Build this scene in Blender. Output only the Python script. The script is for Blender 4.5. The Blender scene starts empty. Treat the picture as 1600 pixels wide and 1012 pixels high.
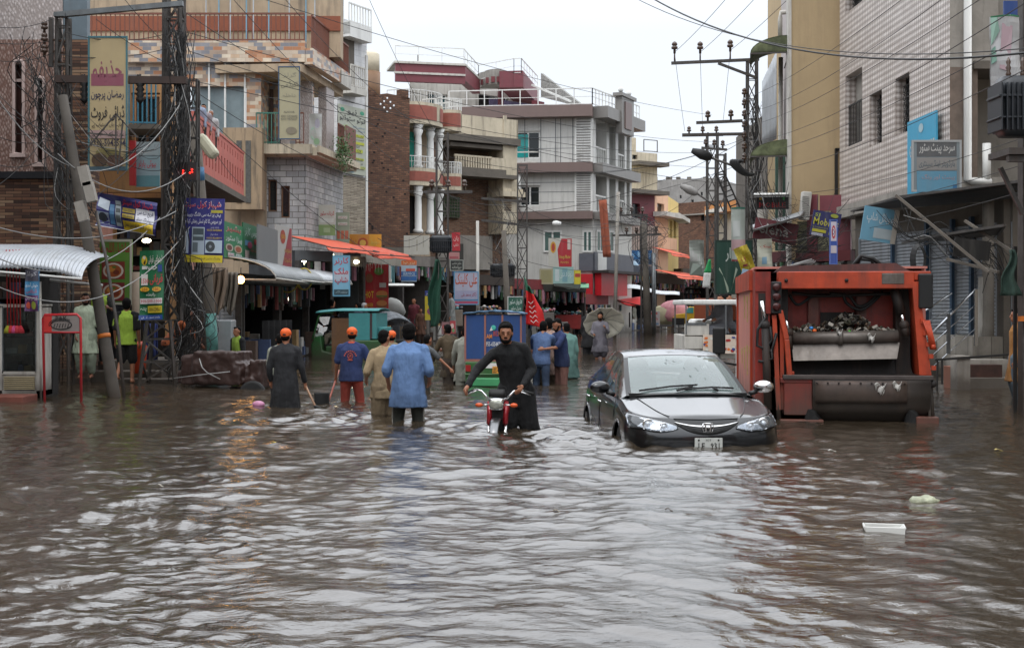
import bpy, bmesh, math, random, unicodedata
import numpy as np
from mathutils import Vector, Matrix
R = math.radians; PI = math.pi
S = bpy.context.scene; COL = S.collection
# ---------------------------------------------------------------- camera, sky, sun, exposure
FPX = 2100.0; HZ = 480.0; EYE = 1.53          # focal length in photo pixels, horizon row, eye height over the water
cam = bpy.data.cameras.new('camera'); co = bpy.data.objects.new('camera', cam); COL.objects.link(co)
cam.sensor_width = 36; cam.lens = FPX/1600*36; cam.shift_y = -(506-HZ)/1600
cam.clip_start = .1; cam.clip_end = 4000
co.location = (0, 0, EYE); co.rotation_euler = (R(90), 0, 0); S.camera = co
wd = bpy.data.worlds.new('World'); S.world = wd; wd.use_nodes = True
nt = wd.node_tree; nt.nodes.clear()
sky = nt.nodes.new('ShaderNodeTexSky'); sky.sky_type = 'NISHITA'; sky.sun_disc = False
SUN_EL, SUN_AZ = R(58), R(200)
sky.sun_elevation = SUN_EL; sky.sun_rotation = SUN_AZ; sky.dust_density = 4
# overcast: the blue sky is mostly hidden by an even cloud layer, a little brighter overhead
tc = nt.nodes.new('ShaderNodeTexCoord'); sp = nt.nodes.new('ShaderNodeSeparateXYZ'); nt.links.new(tc.outputs['Generated'], sp.inputs[0])
rp = nt.nodes.new('ShaderNodeValToRGB'); nt.links.new(sp.outputs[2], rp.inputs[0])
rp.color_ramp.elements[0].position = 0; rp.color_ramp.elements[0].color = (8.3, 8.8, 9.5, 1)
rp.color_ramp.elements[1].position = 1; rp.color_ramp.elements[1].color = (24, 24.8, 26, 1)
e = rp.color_ramp.elements.new(.2); e.color = (8.6, 9.2, 10.0, 1); e = rp.color_ramp.elements.new(.45); e.color = (18, 18.7, 19.8, 1)
cn = nt.nodes.new('ShaderNodeTexNoise'); cn.inputs['Scale'].default_value = 2.2; cn.inputs['Detail'].default_value = 5
nt.links.new(tc.outputs['Generated'], cn.inputs['Vector'])
mr = nt.nodes.new('ShaderNodeMapRange'); nt.links.new(cn.outputs[0], mr.inputs[0]); mr.inputs[3].default_value = .9; mr.inputs[4].default_value = 1.1
ml = nt.nodes.new('ShaderNodeVectorMath'); ml.operation = 'SCALE'; nt.links.new(rp.outputs[0], ml.inputs[0]); nt.links.new(mr.outputs[0], ml.inputs[3])
mx = nt.nodes.new('ShaderNodeMix'); mx.data_type = 'RGBA'; mx.inputs[0].default_value = .94
nt.links.new(sky.outputs[0], mx.inputs[6]); nt.links.new(ml.outputs[0], mx.inputs[7])
bg = nt.nodes.new('ShaderNodeBackground'); bg.inputs[1].default_value = .1; nt.links.new(mx.outputs[2], bg.inputs[0])
ow = nt.nodes.new('ShaderNodeOutputWorld'); nt.links.new(bg.outputs[0], ow.inputs[0])
sl = bpy.data.lights.new('sun', 'SUN'); sl.energy = .6; sl.angle = R(18); sl.color = (1, .97, .93)
so = bpy.data.objects.new('sun', sl); COL.objects.link(so)
so.rotation_euler = Vector((math.sin(SUN_AZ)*math.cos(SUN_EL), math.cos(SUN_AZ)*math.cos(SUN_EL), math.sin(SUN_EL))).to_track_quat('Z', 'Y').to_euler()
S.view_settings.view_transform = 'Standard'; S.view_settings.look = 'None'; S.view_settings.exposure = 0.26; S.view_settings.gamma = 1
S.render.engine = 'CYCLES'; S.cycles.max_bounces = 6; S.cycles.transparent_max_bounces = 12; S.cycles.use_denoising = True
# ---------------------------------------------------------------- helpers
def W(px, py, Y): return Vector(((px-800)*Y/FPX, Y, EYE+(HZ-py)*Y/FPX))
def YB(py): return EYE*FPX/(py-HZ)            # distance of a point on the water seen on row py
MT = {}
class MB:
 def __init__(s, M=None): s.v = []; s.f = []; s.m = []; s.s = []; s.M = M or Matrix()
 def add(s, vs, fs, m=0, sm=False):
  b = len(s.v); s.v += [s.M @ Vector(v) for v in vs]
  for f in fs: s.f.append([b+i for i in f]); s.m.append(m); s.s.append(sm)
  return s
 def box(s, x0, x1, y0, y1, z0, z1, m=0):
  if x0 > x1: x0, x1 = x1, x0
  if y0 > y1: y0, y1 = y1, y0
  if z0 > z1: z0, z1 = z1, z0
  return s.add([(x0,y0,z0),(x1,y0,z0),(x1,y1,z0),(x0,y1,z0),(x0,y0,z1),(x1,y0,z1),(x1,y1,z1),(x0,y1,z1)],
      [(3,2,1,0),(4,5,6,7),(0,1,5,4),(1,2,6,5),(2,3,7,6),(3,0,4,7)], m)
 def cbox(s, c, d, e=(0,0,0), m=0):
  from mathutils import Euler
  q = Matrix.Translation(c) @ Euler(e).to_matrix().to_4x4(); o = s.M; s.M = o @ q
  s.box(-d[0]/2, d[0]/2, -d[1]/2, d[1]/2, -d[2]/2, d[2]/2, m); s.M = o; return s
 def beam(s, p, q, w, h=None, m=0):
  p = Vector(p); q = Vector(q); h = h or w; d = q-p; L = d.length
  if L < 1e-6: return s
  Mx = Matrix.Translation(p) @ d.to_track_quat('Z', 'Y').to_matrix().to_4x4(); o = s.M; s.M = o @ Mx
  s.box(-w/2, w/2, -h/2, h/2, 0, L, m); s.M = o; return s
 def tube(s, pts, r, n=8, m=0, sm=True, cap=True):
  pts = [Vector(p) for p in pts]; k = len(pts); rr = r if isinstance(r, (list, tuple)) else [r]*k
  vs = []; fs = []; up = None
  for i, p in enumerate(pts):
   d = (pts[min(i+1,k-1)]-pts[max(i-1,0)]).normalized()
   if up is None: up = d.orthogonal().normalized()
   up = (up - d*up.dot(d)); up = up.normalized() if up.length > 1e-5 else d.orthogonal().normalized()
   b = d.cross(up)
   for j in range(n):
    a = 2*PI*j/n; vs.append(p + (up*math.cos(a)+b*math.sin(a))*rr[i])
  for i in range(k-1):
   for j in range(n):
    j2 = (j+1)%n; fs.append((i*n+j, i*n+j2, (i+1)*n+j2, (i+1)*n+j))
  if cap: fs.append(tuple(reversed(range(n)))); fs.append(tuple(range((k-1)*n, k*n)))
  return s.add(vs, fs, m, sm)
 def loft(s, rings, n=16, m=0, sm=True, e=2.0):     # ring = (x,y,z,rx,ry[,rot]) horizontal superellipses
  vs = []; fs = []
  for rg in rings:
   x, y, z, rx, ry = rg[:5]; ro = rg[5] if len(rg) > 5 else 0
   for j in range(n):
    a = 2*PI*j/n; c, t = math.cos(a), math.sin(a)
    u = rx*math.copysign(abs(c)**(2/e), c); v = ry*math.copysign(abs(t)**(2/e), t)
    vs.append((x+u*math.cos(ro)-v*math.sin(ro), y+u*math.sin(ro)+v*math.cos(ro), z))
  k = len(rings)
  for i in range(k-1):
   for j in range(n):
    j2 = (j+1)%n; fs.append((i*n+j, i*n+j2, (i+1)*n+j2, (i+1)*n+j))
  fs.append(tuple(reversed(range(n)))); fs.append(tuple(range((k-1)*n, k*n)))
  return s.add(vs, fs, m, sm)
 def lathe(s, prof, c=(0,0,0), n=16, m=0, e=(0,0,0), sm=True):
  from mathutils import Euler
  q = Matrix.Translation(c) @ Euler(e).to_matrix().to_4x4(); o = s.M; s.M = o @ q
  s.loft([(0,0,z,max(r,1e-4),max(r,1e-4)) for r, z in prof], n, m, sm); s.M = o; return s
 def ell(s, c, r, m=0, n=12, e=(0,0,0), sm=True):
  if not isinstance(r, (list, tuple)): r = (r, r, r)
  from mathutils import Euler
  q = Matrix.Translation(c) @ Euler(e).to_matrix().to_4x4(); o = s.M; s.M = o @ q
  h = max(6, n//2+2)
  s.loft([(0,0,-r[2]*math.cos(PI*i/h), max(r[0]*math.sin(PI*i/h),r[0]*.02), max(r[1]*math.sin(PI*i/h),r[1]*.02)) for i in range(h+1)], n, m, sm)
  s.M = o; return s
 def cap(s, p, q, r0, r1, n=10, m=0):               # tapered capsule
  p = Vector(p); q = Vector(q); d = (q-p)
  if d.length < 1e-5: return s.ell(p, r0, m, n)
  d.normalize()
  return s.tube([p-d*r0, p-d*r0*.7, p, q, q+d*r1*.7, q+d*r1], [r0*.15, r0*.7, r0, r1, r1*.7, r1*.15], n, m)
 def quad(s, a, b, c, d, m=0): return s.add([a,b,c,d], [(0,1,2,3)], m)
 def prism(s, poly, y0, y1, m=0):                   # polygon (x,z) extruded along y
  n = len(poly)
  return s.add([(x,y0,z) for x,z in poly]+[(x,y1,z) for x,z in poly],
      [tuple(range(n)), tuple(reversed(range(n,2*n)))]+[((i+1)%n, i, n+i, n+(i+1)%n) for i in range(n)], m)
 def sheet(s, fn, nu, nv, th=.01, m=0, sm=True):    # fn(u,v)->point, given a real thickness
  P = [[Vector(fn(i/nu, j/nv)) for j in range(nv+1)] for i in range(nu+1)]
  vs = []; N = (nu+1)*(nv+1)
  nr = []
  for i in range(nu+1):
   for j in range(nv+1):
    a = P[min(i+1,nu)][j]-P[max(i-1,0)][j]; b = P[i][min(j+1,nv)]-P[i][max(j-1,0)]
    k = a.cross(b); nr.append(k.normalized() if k.length > 1e-9 else Vector((0,0,1)))
  fl = [p for r in P for p in r]
  vs = [p+n_*th/2 for p, n_ in zip(fl, nr)]+[p-n_*th/2 for p, n_ in zip(fl, nr)]
  fs = []
  I = lambda i, j: i*(nv+1)+j
  for i in range(nu):
   for j in range(nv):
    q = (I(i,j), I(i+1,j), I(i+1,j+1), I(i,j+1)); fs.append(q); fs.append(tuple(N+x for x in reversed(q)))
  for i in range(nu):
   fs.append((I(i+1,0), I(i,0), N+I(i,0), N+I(i+1,0))); fs.append((I(i,nv), I(i+1,nv), N+I(i+1,nv), N+I(i,nv)))
  for j in range(nv):
   fs.append((I(0,j), I(0,j+1), N+I(0,j+1), N+I(0,j))); fs.append((I(nu,j+1), I(nu,j), N+I(nu,j), N+I(nu,j+1)))
  return s.add(vs, fs, m, sm)
 def holes(s, u0, u1, z0, z1, hs, rev=.2, m=0, y=0.0):    # wall in plane y with openings and their reveals
  us = sorted(set([u0,u1]+[min(max(t,u0),u1) for h in hs for t in (h[0],h[1])])); zs = sorted(set([z0,z1]+[min(max(t,z0),z1) for h in hs for t in (h[2],h[3])]))
  for a, b in zip(us, us[1:]):
   for c, d in zip(zs, zs[1:]):
    x, z = (a+b)/2, (c+d)/2
    if any(h[0] < x < h[1] and h[2] < z < h[3] for h in hs): continue
    s.quad((a,y,c),(b,y,c),(b,y,d),(a,y,d), m)
  for h in hs:
   a, b, c, d = h[:4]; k = y+rev
   s.quad((a,y,c),(a,y,d),(a,k,d),(a,k,c),m); s.quad((b,y,c),(b,k,c),(b,k,d),(b,y,d),m)
   s.quad((a,y,d),(b,y,d),(b,k,d),(a,k,d),m); s.quad((a,y,c),(a,k,c),(b,k,c),(b,y,c),m)
  return s
 def build(s, name, mats, parent=None, origin=None, bevel=0, mods=(), label=None, kind=None):
  if not isinstance(mats, (list, tuple)): mats = [mats]
  me = bpy.data.meshes.new(name)
  if parent is not None: Mi = MT[parent.name].inverted()
  elif origin is not None: Mi = Matrix.Translation(-Vector(origin))
  else: Mi = Matrix()
  me.from_pydata([tuple(Mi @ v) for v in s.v], [], s.f)
  for k in mats: me.materials.append(k)
  me.polygons.foreach_set('material_index', [min(x, len(mats)-1) for x in s.m]); me.polygons.foreach_set('use_smooth', s.s)
  me.update()
  o = bpy.data.objects.new(name, me); COL.objects.link(o)
  if parent is not None:
   o.parent = parent; MT[o.name] = MT[parent.name]
  elif origin is not None: o.location = origin; MT[o.name] = Matrix.Translation(Vector(origin))
  else: MT[o.name] = Matrix()
  if bevel:
   b = o.modifiers.new('bevel', 'BEVEL'); b.width = bevel; b.segments = 2; b.limit_method = 'ANGLE'; b.angle_limit = R(50); b.harden_normals = False
  for fn in mods: fn(o)
  if label: o['label'] = label
  if kind: o['kind'] = kind
  return o
def thing(name, label, cat, loc=(0,0,0), rz=0, group=None):
 o = bpy.data.objects.new(name, None); COL.objects.link(o); o.location = loc; o.rotation_euler = (0,0,rz)
 o.empty_display_size = .2; o['label'] = label; o['category'] = cat
 if group: o['group'] = group
 MT[o.name] = Matrix.Translation(Vector(loc)) @ Matrix.Rotation(rz, 4, 'Z'); return o
def tag(o, label, cat, group=None):
 o['label'] = label; o['category'] = cat
 if group: o['group'] = group
 return o
def remesh(v, sm=4, disp=0, size=.1, seed=0):
 def f(o):
  r = o.modifiers.new('remesh', 'REMESH'); r.mode = 'VOXEL'; r.voxel_size = v; r.use_smooth_shade = True
  k = o.modifiers.new('smooth', 'SMOOTH'); k.factor = .5; k.iterations = sm
  if disp:
   t = bpy.data.textures.new('folds', 'CLOUDS'); t.noise_scale = size; t.noise_depth = 2
   d = o.modifiers.new('folds', 'DISPLACE'); d.texture = t; d.strength = disp; d.mid_level = .5; d.texture_coords = 'LOCAL'
 return f
# ---------------------------------------------------------------- materials
MC = {}
def node(nt, t, **k):
 n = nt.nodes.new('ShaderNode'+t)
 for a, b in k.items():
  if a.startswith('i_'): n.inputs[int(a[2:]) if a[2:].isdigit() else a[2:].replace('_',' ')].default_value = b
  else: setattr(n, a, b)
 return n
def C4(c, f=1.0): return (min(c[0]*f,1), min(c[1]*f,1), min(c[2]*f,1), 1)
def hx(s):
 t = [int(s[i:i+2],16)/255 for i in (0,2,4)]; return tuple(((x+.055)/1.055)**2.4 if x > .04 else x/12.92 for x in t)
def base(name):
 m = bpy.data.materials.new(name); m.use_nodes = True; nt = m.node_tree; b = nt.nodes['Principled BSDF']; return m, nt, b
def tide(nt, out, alt=None, up=0):           # muddy tide mark left by the flood just above the waterline
 L = nt.links.new; g = node(nt, 'NewGeometry'); s = node(nt, 'SeparateXYZ'); L(g.outputs['Position'], s.inputs[0]); n = node(nt, 'TexNoise', i_Scale=2.5, i_Detail=6.0); L(g.outputs['Position'], n.inputs['Vector'])
 a = node(nt, 'Math', operation='MULTIPLY_ADD'); L(n.outputs[0], a.inputs[0]); a.inputs[1].default_value = -.9; L(s.outputs[2], a.inputs[2])
 r = node(nt, 'MapRange'); L(a.outputs[0], r.inputs[0]); r.inputs[1].default_value = -.35+up; r.inputs[2].default_value = .15+up; r.inputs[3].default_value = .8; r.inputs[4].default_value = 0
 m = node(nt, 'Mix', data_type='RGBA'); L(r.outputs[0], m.inputs[0]); L(out, m.inputs[6]); m.inputs[7].default_value = (.05,.038,.028,1)
 if alt: L(alt, m.inputs[7])
 return m.outputs[2]
def M(name, col=(.5,.5,.5), rough=.6, metal=0, var=.18, vs=3, bump=0, bs=30, streak=0, dirt=(.09,.075,.06), coat=0, stretch=None, em=0, dsc=1.0, bd=.02, wet=False):
 if name in MC: return MC[name]
 if isinstance(col, str): col = hx(col)
 m, nt, b = base(name); L = nt.links.new
 tc = node(nt, 'TexCoord')
 n1 = node(nt, 'TexNoise', i_Scale=vs, i_Detail=6.0, i_Roughness=.65); L(tc.outputs['Object'], n1.inputs['Vector'])
 r1 = node(nt, 'ValToRGB'); r1.color_ramp.elements[0].position = .3; r1.color_ramp.elements[1].position = .7
 r1.color_ramp.elements[0].color = C4(col, 1-var); r1.color_ramp.elements[1].color = C4(col, 1+var*.6); L(n1.outputs[0], r1.inputs[0])
 out = r1.outputs[0]
 if streak:
  mp = node(nt, 'Mapping'); mp.inputs['Scale'].default_value = (2.2*dsc, 2.2*dsc, .22*dsc); L(tc.outputs['Object'], mp.inputs[0])
  n2 = node(nt, 'TexNoise', i_Scale=2.0, i_Detail=7.0, i_Roughness=.7); L(mp.outputs[0], n2.inputs['Vector'])
  r2 = node(nt, 'ValToRGB'); r2.color_ramp.elements[0].position = .5; r2.color_ramp.elements[1].position = .72
  r2.color_ramp.elements[0].color = (0,0,0,1); r2.color_ramp.elements[1].color = (streak,)*3+(1,); L(n2.outputs[0], r2.inputs[0])
  mx = node(nt, 'Mix', data_type='RGBA'); L(r2.outputs[0], mx.inputs[0]); L(out, mx.inputs[6]); mx.inputs[7].default_value = C4(dirt)
  out = mx.outputs[2]
 if streak >= .35: out = tide(nt, out)
 if wet:
  dk = node(nt, 'VectorMath', operation='SCALE'); L(out, dk.inputs[0]); dk.inputs[3].default_value = .42; out = tide(nt, out, dk.outputs[0], .12)
 L(out, b.inputs['Base Color']); b.inputs['Roughness'].default_value = rough; b.inputs['Metallic'].default_value = metal
 if coat: b.inputs['Coat Weight'].default_value = coat; b.inputs['Coat Roughness'].default_value = .05
 if em: L(out, b.inputs['Emission Color']); b.inputs['Emission Strength'].default_value = em
 if bump:
  n3 = node(nt, 'TexNoise', i_Scale=bs, i_Detail=4.0)
  if stretch:
   mp = node(nt, 'Mapping'); mp.inputs['Scale'].default_value = stretch; L(tc.outputs['Object'], mp.inputs[0]); L(mp.outputs[0], n3.inputs['Vector'])
  else: L(tc.outputs['Object'], n3.inputs['Vector'])
  bp = node(nt, 'Bump'); bp.inputs['Strength'].default_value = min(bump,1); bp.inputs['Distance'].default_value = bd; L(n3.outputs[0], bp.inputs['Height']); L(bp.outputs[0], b.inputs['Normal'])
 MC[name] = m; return m
def wallvec(nt, sc=1.0):
 L = nt.links.new; tc = node(nt, 'TexCoord'); sp = node(nt, 'SeparateXYZ'); L(tc.outputs['Object'], sp.inputs[0])
 sn = node(nt, 'SeparateXYZ'); L(tc.outputs['Normal'], sn.inputs[0])
 ab = node(nt, 'Math', operation='ABSOLUTE'); L(sn.outputs[0], ab.inputs[0]); gt = node(nt, 'Math', operation='GREATER_THAN'); L(ab.outputs[0], gt.inputs[0]); gt.inputs[1].default_value = .7
 mx = node(nt, 'Mix'); L(gt.outputs[0], mx.inputs[0]); L(sp.outputs[0], mx.inputs[2]); L(sp.outputs[1], mx.inputs[3])
 cb = node(nt, 'CombineXYZ'); L(mx.outputs[0], cb.inputs[0]); L(sp.outputs[2], cb.inputs[1])
 return cb.outputs[0], tc
def BR(name, cols, mortar, bw, bh, ms=.01, rough=.75, bump=.4, off=.5, streak=.3, dirt=(.07,.06,.05), squash=None):
 if name in MC: return MC[name]
 m, nt, b = base(name); L = nt.links.new; vec, tc = wallvec(nt)
 br = node(nt, 'TexBrick', offset=off); L(vec, br.inputs['Vector']); br.inputs['Scale'].default_value = 1
 br.inputs['Brick Width'].default_value = bw; br.inputs['Row Height'].default_value = bh; br.inputs['Mortar Size'].default_value = ms; br.inputs['Mortar Smooth'].default_value = .3
 br.inputs['Color1'].default_value = (0,0,0,1); br.inputs['Color2'].default_value = (1,1,1,1); br.inputs['Mortar'].default_value = (.5,.5,.5,1)
 rp = node(nt, 'ValToRGB'); rp.color_ramp.interpolation = 'CONSTANT' if len(cols) > 3 else 'LINEAR'
 cols = [hx(c) if isinstance(c, str) else c for c in cols]; E = rp.color_ramp.elements
 while len(E) < len(cols): E.new(.5)
 for i, c in enumerate(cols): E[i].position = i/(len(cols) if len(cols) > 3 else max(len(cols)-1,1)); E[i].color = C4(c)
 L(br.outputs['Color'], rp.inputs[0])
 mo = node(nt, 'Mix', data_type='RGBA'); L(br.outputs['Fac'], mo.inputs[0]); L(rp.outputs[0], mo.inputs[6]); mo.inputs[7].default_value = C4(hx(mortar) if isinstance(mortar, str) else mortar)
 n1 = node(nt, 'TexNoise', i_Scale=1.3, i_Detail=8.0, i_Roughness=.7); L(tc.outputs['Object'], n1.inputs['Vector'])
 mr = node(nt, 'MapRange'); L(n1.outputs[0], mr.inputs[0]); mr.inputs[1].default_value = .3; mr.inputs[2].default_value = .7; mr.inputs[3].default_value = .72; mr.inputs[4].default_value = 1.1
 sc = node(nt, 'VectorMath', operation='SCALE'); L(mo.outputs[2], sc.inputs[0]); L(mr.outputs[0], sc.inputs[3]); out = sc.outputs[0]
 if streak:
  mp = node(nt, 'Mapping'); mp.inputs['Scale'].default_value = (1.6,1.6,.2); L(tc.outputs['Object'], mp.inputs[0])
  n2 = node(nt, 'TexNoise', i_Scale=2.0, i_Detail=7.0, i_Roughness=.7); L(mp.outputs[0], n2.inputs['Vector'])
  r2 = node(nt, 'ValToRGB'); r2.color_ramp.elements[0].position = .5; r2.color_ramp.elements[1].position = .75; r2.color_ramp.elements[0].color = (0,0,0,1); r2.color_ramp.elements[1].color = (streak,)*3+(1,); L(n2.outputs[0], r2.inputs[0])
  mx = node(nt, 'Mix', data_type='RGBA'); L(r2.outputs[0], mx.inputs[0]); L(out, mx.inputs[6]); mx.inputs[7].default_value = C4(dirt); out = mx.outputs[2]
 out = tide(nt, out)
 L(out, b.inputs['Base Color']); b.inputs['Roughness'].default_value = rough
 if bump:
  iv = node(nt, 'Math', operation='SUBTRACT'); iv.inputs[0].default_value = 1; L(br.outputs['Fac'], iv.inputs[1])
  bp = node(nt, 'Bump'); bp.inputs['Strength'].default_value = bump; bp.inputs['Distance'].default_value = .015; L(iv.outputs[0], bp.inputs['Height']); L(bp.outputs[0], b.inputs['Normal'])
 MC[name] = m; return m
def tilemat(name, c1, c2, cell, kind, mortar=(.2,.17,.15)):      # embossed wall tiles: 'pyramid' grid or 'leaf'
 if name in MC: return MC[name]
 m, nt, b = base(name); L = nt.links.new; vec, tc = wallvec(nt)
 if kind == 'leaf':
  mp = node(nt, 'Mapping'); mp.inputs['Rotation'].default_value = (0,0,R(38)); mp.inputs['Scale'].default_value = (1/cell, .5/cell, 1); L(vec, mp.inputs[0])
  v = node(nt, 'TexVoronoi'); v.inputs['Scale'].default_value = 1; v.inputs['Randomness'].default_value = .55; L(mp.outputs[0], v.inputs['Vector']); h = v.outputs['Distance']
  mr = node(nt, 'MapRange'); L(h, mr.inputs[0]); mr.inputs[1].default_value = .1; mr.inputs[2].default_value = .6; mr.inputs[3].default_value = 1; mr.inputs[4].default_value = 0; hh = mr.outputs[0]
 else:
  br = node(nt, 'TexBrick', offset=0); L(vec, br.inputs['Vector'])
  for a, x in (('Scale',1),('Brick Width',cell),('Row Height',cell),('Mortar Size',cell*.07),('Mortar Smooth',1.0)): br.inputs[a].default_value = x
  mp = node(nt, 'Mapping'); mp.inputs['Scale'].default_value = (1/cell,1/cell,1); L(vec, mp.inputs[0])
  fr = node(nt, 'VectorMath', operation='FRACTION'); L(mp.outputs[0], fr.inputs[0]); sb = node(nt, 'VectorMath', operation='SUBTRACT'); L(fr.outputs[0], sb.inputs[0]); sb.inputs[1].default_value = (.5,.5,0)
  ab = node(nt, 'VectorMath', operation='ABSOLUTE'); L(sb.outputs[0], ab.inputs[0]); sp = node(nt, 'SeparateXYZ'); L(ab.outputs[0], sp.inputs[0])
  ad = node(nt, 'Math', operation='ADD'); L(sp.outputs[0], ad.inputs[0]); L(sp.outputs[1], ad.inputs[1])
  mr = node(nt, 'MapRange'); L(ad.outputs[0], mr.inputs[0]); mr.inputs[1].default_value = .05; mr.inputs[2].default_value = .75; mr.inputs[3].default_value = 1; mr.inputs[4].default_value = 0
  hh = mr.outputs[0]
 n1 = node(nt, 'TexNoise', i_Scale=7.0 if kind == 'leaf' else 2.5, i_Detail=5.0); L(tc.outputs['Object'], n1.inputs['Vector'])
 mm = node(nt, 'Math', operation='MULTIPLY'); L(hh, mm.inputs[0]); L(n1.outputs[0], mm.inputs[1]); m2 = node(nt, 'Math', operation='MULTIPLY'); L(mm.outputs[0], m2.inputs[0]); m2.inputs[1].default_value = 1.9
 mx = node(nt, 'Mix', data_type='RGBA'); L(m2.outputs[0], mx.inputs[0]); mx.inputs[6].default_value = C4(hx(c2)); mx.inputs[7].default_value = C4(hx(c1)); out = mx.outputs[2]
 if kind != 'leaf':
  mo = node(nt, 'Mix', data_type='RGBA'); L(br.outputs['Fac'], mo.inputs[0]); L(out, mo.inputs[6]); mo.inputs[7].default_value = C4(mortar); out = mo.outputs[2]
 L(out, b.inputs['Base Color']); b.inputs['Roughness'].default_value = .35
 bp = node(nt, 'Bump'); bp.inputs['Strength'].default_value = .5; bp.inputs['Distance'].default_value = .02; L(hh, bp.inputs['Height']); L(bp.outputs[0], b.inputs['Normal'])
 MC[name] = m; return m
def glassmat(name, tint, rough=.03, haze=.0, hazec=(.5,.55,.55), trans=.5):
 if name in MC: return MC[name]
 m = bpy.data.materials.new(name); m.use_nodes = True; nt = m.node_tree; nt.nodes.clear(); L = nt.links.new
 o = node(nt, 'OutputMaterial'); t = node(nt, 'BsdfTransparent'); t.inputs[0].default_value = C4(tint); g = node(nt, 'BsdfGlossy'); g.inputs['Roughness'].default_value = rough; g.inputs[0].default_value = (1,1,1,1)
 d = node(nt, 'BsdfDiffuse'); d.inputs[0].default_value = C4(hazec)
 m1 = node(nt, 'MixShader'); m1.inputs[0].default_value = haze; L(t.outputs[0], m1.inputs[1]); L(d.outputs[0], m1.inputs[2])
 fr = node(nt, 'Fresnel'); fr.inputs[0].default_value = 1.55; m2 = node(nt, 'MixShader'); L(fr.outputs[0], m2.inputs[0]); L(m1.outputs[0], m2.inputs[1]); L(g.outputs[0], m2.inputs[2]); L(m2.outputs[0], o.inputs[0])
 MC[name] = m; return m
# ---------------------------------------------------------------- lettering
J = {}
for c in list(range(0xFB50,0xFDFF))+list(range(0xFE70,0xFEFD)):
 d = unicodedata.decomposition(chr(c)).split()
 if len(d) == 2 and d[0] in ('<initial>','<medial>','<final>','<isolated>'): J.setdefault(chr(int(d[1],16)), {})[d[0][1:4]] = chr(c)
def shape(s):
 if not any(c in J for c in s): return s
 out = []; n = len(s)
 for i, c in enumerate(s):
  f = J.get(c)
  if not f: out.append(c); continue
  pv = i > 0 and 'ini' in J.get(s[i-1], {}); nx = 'ini' in f and i < n-1 and s[i+1] in J
  out.append(f.get('med' if pv and nx else 'fin' if pv else 'ini' if nx else 'iso', c))
 return ''.join(reversed(out))
TXC = {}
def textmesh(s):
 if s in TXC: return TXC[s]
 c = bpy.data.curves.new('lettering', 'FONT'); c.body = shape(s); c.resolution_u = 1; c.offset = .012; c.extrude = 0
 o = bpy.data.objects.new('lettering', c); COL.objects.link(o); bpy.context.view_layer.update()
 me = bpy.data.meshes.new_from_object(o.evaluated_get(bpy.context.evaluated_depsgraph_get()))
 v = [tuple(x.co) for x in me.vertices]; f = [tuple(p.vertices) for p in me.polygons]
 bpy.data.objects.remove(o); bpy.data.curves.remove(c); bpy.data.meshes.remove(me)
 if v:
  x0 = min(a[0] for a in v); x1 = max(a[0] for a in v); y0 = min(a[1] for a in v); y1 = max(a[1] for a in v)
  v = [((a[0]-x0)/max(x1-x0,1e-6), (a[1]-y0)/max(y1-y0,1e-6)) for a in v]
 TXC[s] = (v, f); return TXC[s]
def letter(mb, s, x0, x1, z0, z1, y, m=0):          # lettering fitted in a box of the local xz plane
 v, f = textmesh(s)
 mb.add([(x0+a*(x1-x0), y, z0+b*(z1-z0)) for a, b in v], f, m)
# ---------------------------------------------------------------- facade frames
class Fa:
 def __init__(s, pa, Ya, pb, Yb):
  s.P = Vector(((pa-800)*Ya/FPX, Ya, 0)); q = Vector(((pb-800)*Yb/FPX, Yb, 0)); d = q-s.P
  s.L = d.length; s.d = d.normalized(); s.n = Vector((-s.d.y, s.d.x, 0)); s.a = math.atan2(d.y, d.x)
  s.M = Matrix.Translation(s.P) @ Matrix.Rotation(s.a, 4, 'Z')
 def uY(s, px, w=0):
  k = (px-800)/FPX; Q = s.P - s.n*w; u = (Q.x-k*Q.y)/(k*s.d.y-s.d.x); return u, Q.y+u*s.d.y
 def u(s, px, w=0): return s.uY(px, w)[0]
 def z(s, px, py, w=0): return EYE+(HZ-py)*s.uY(px, w)[1]/FPX
 def r(s, x0, y0, x1, y1, w=0):      # pixel rect -> (u0,u1,z0,z1); heights read at the rect's middle
  c = (x0+x1)/2; return s.u(x0,w), s.u(x1,w), s.z(c,y1,w), s.z(c,y0,w)
def sgn(mb_or, *a): pass
# ---------------------------------------------------------------- shared materials
m_conc = M('concrete', '8d8880', .85, var=.25, vs=1.2, bump=.3, bs=12, streak=.55)
m_concd = M('concrete_dark', '5e5850', .85, var=.3, vs=1.5, bump=.3, bs=14, streak=.5)
m_white = M('white_paint', 'cfcfcb', .6, var=.08, vs=2, streak=.3)
m_whited = M('white_paint_dirty', 'b9b6ae', .7, var=.15, vs=1.5, streak=.6)
m_wood = M('wood_brown', '6b4a30', .6, var=.3, vs=8)
m_blk = M('black_plastic', '0f0f0f', .65, var=.2)
m_rub = M('rubber', '1a1a1a', .7)
m_dark = M('dark_interior', '1c1917', .9, var=.4, vs=2)
m_steel = M('galvanised_steel', '6f7375', .5, .7, var=.25, vs=6, streak=.4, dirt=(.07,.05,.04))
m_steeld = M('weathered_steel', '4a4744', .6, .35, var=.35, vs=8, streak=.5, dirt=(.06,.03,.02))
m_chrome = M('chrome', 'd8d8d8', .12, 1, var=.04)
m_alu = M('shutter_grey', '8b9095', .5, .3, var=.15, vs=2, streak=.6, dirt=(.12,.11,.1))
m_glassd = M('window_glass_dark', '1b2224', .08, var=.3, vs=.7)
m_glasst = M('window_glass_teal', '1f8f8c', .12, var=.15, vs=.7)
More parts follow.
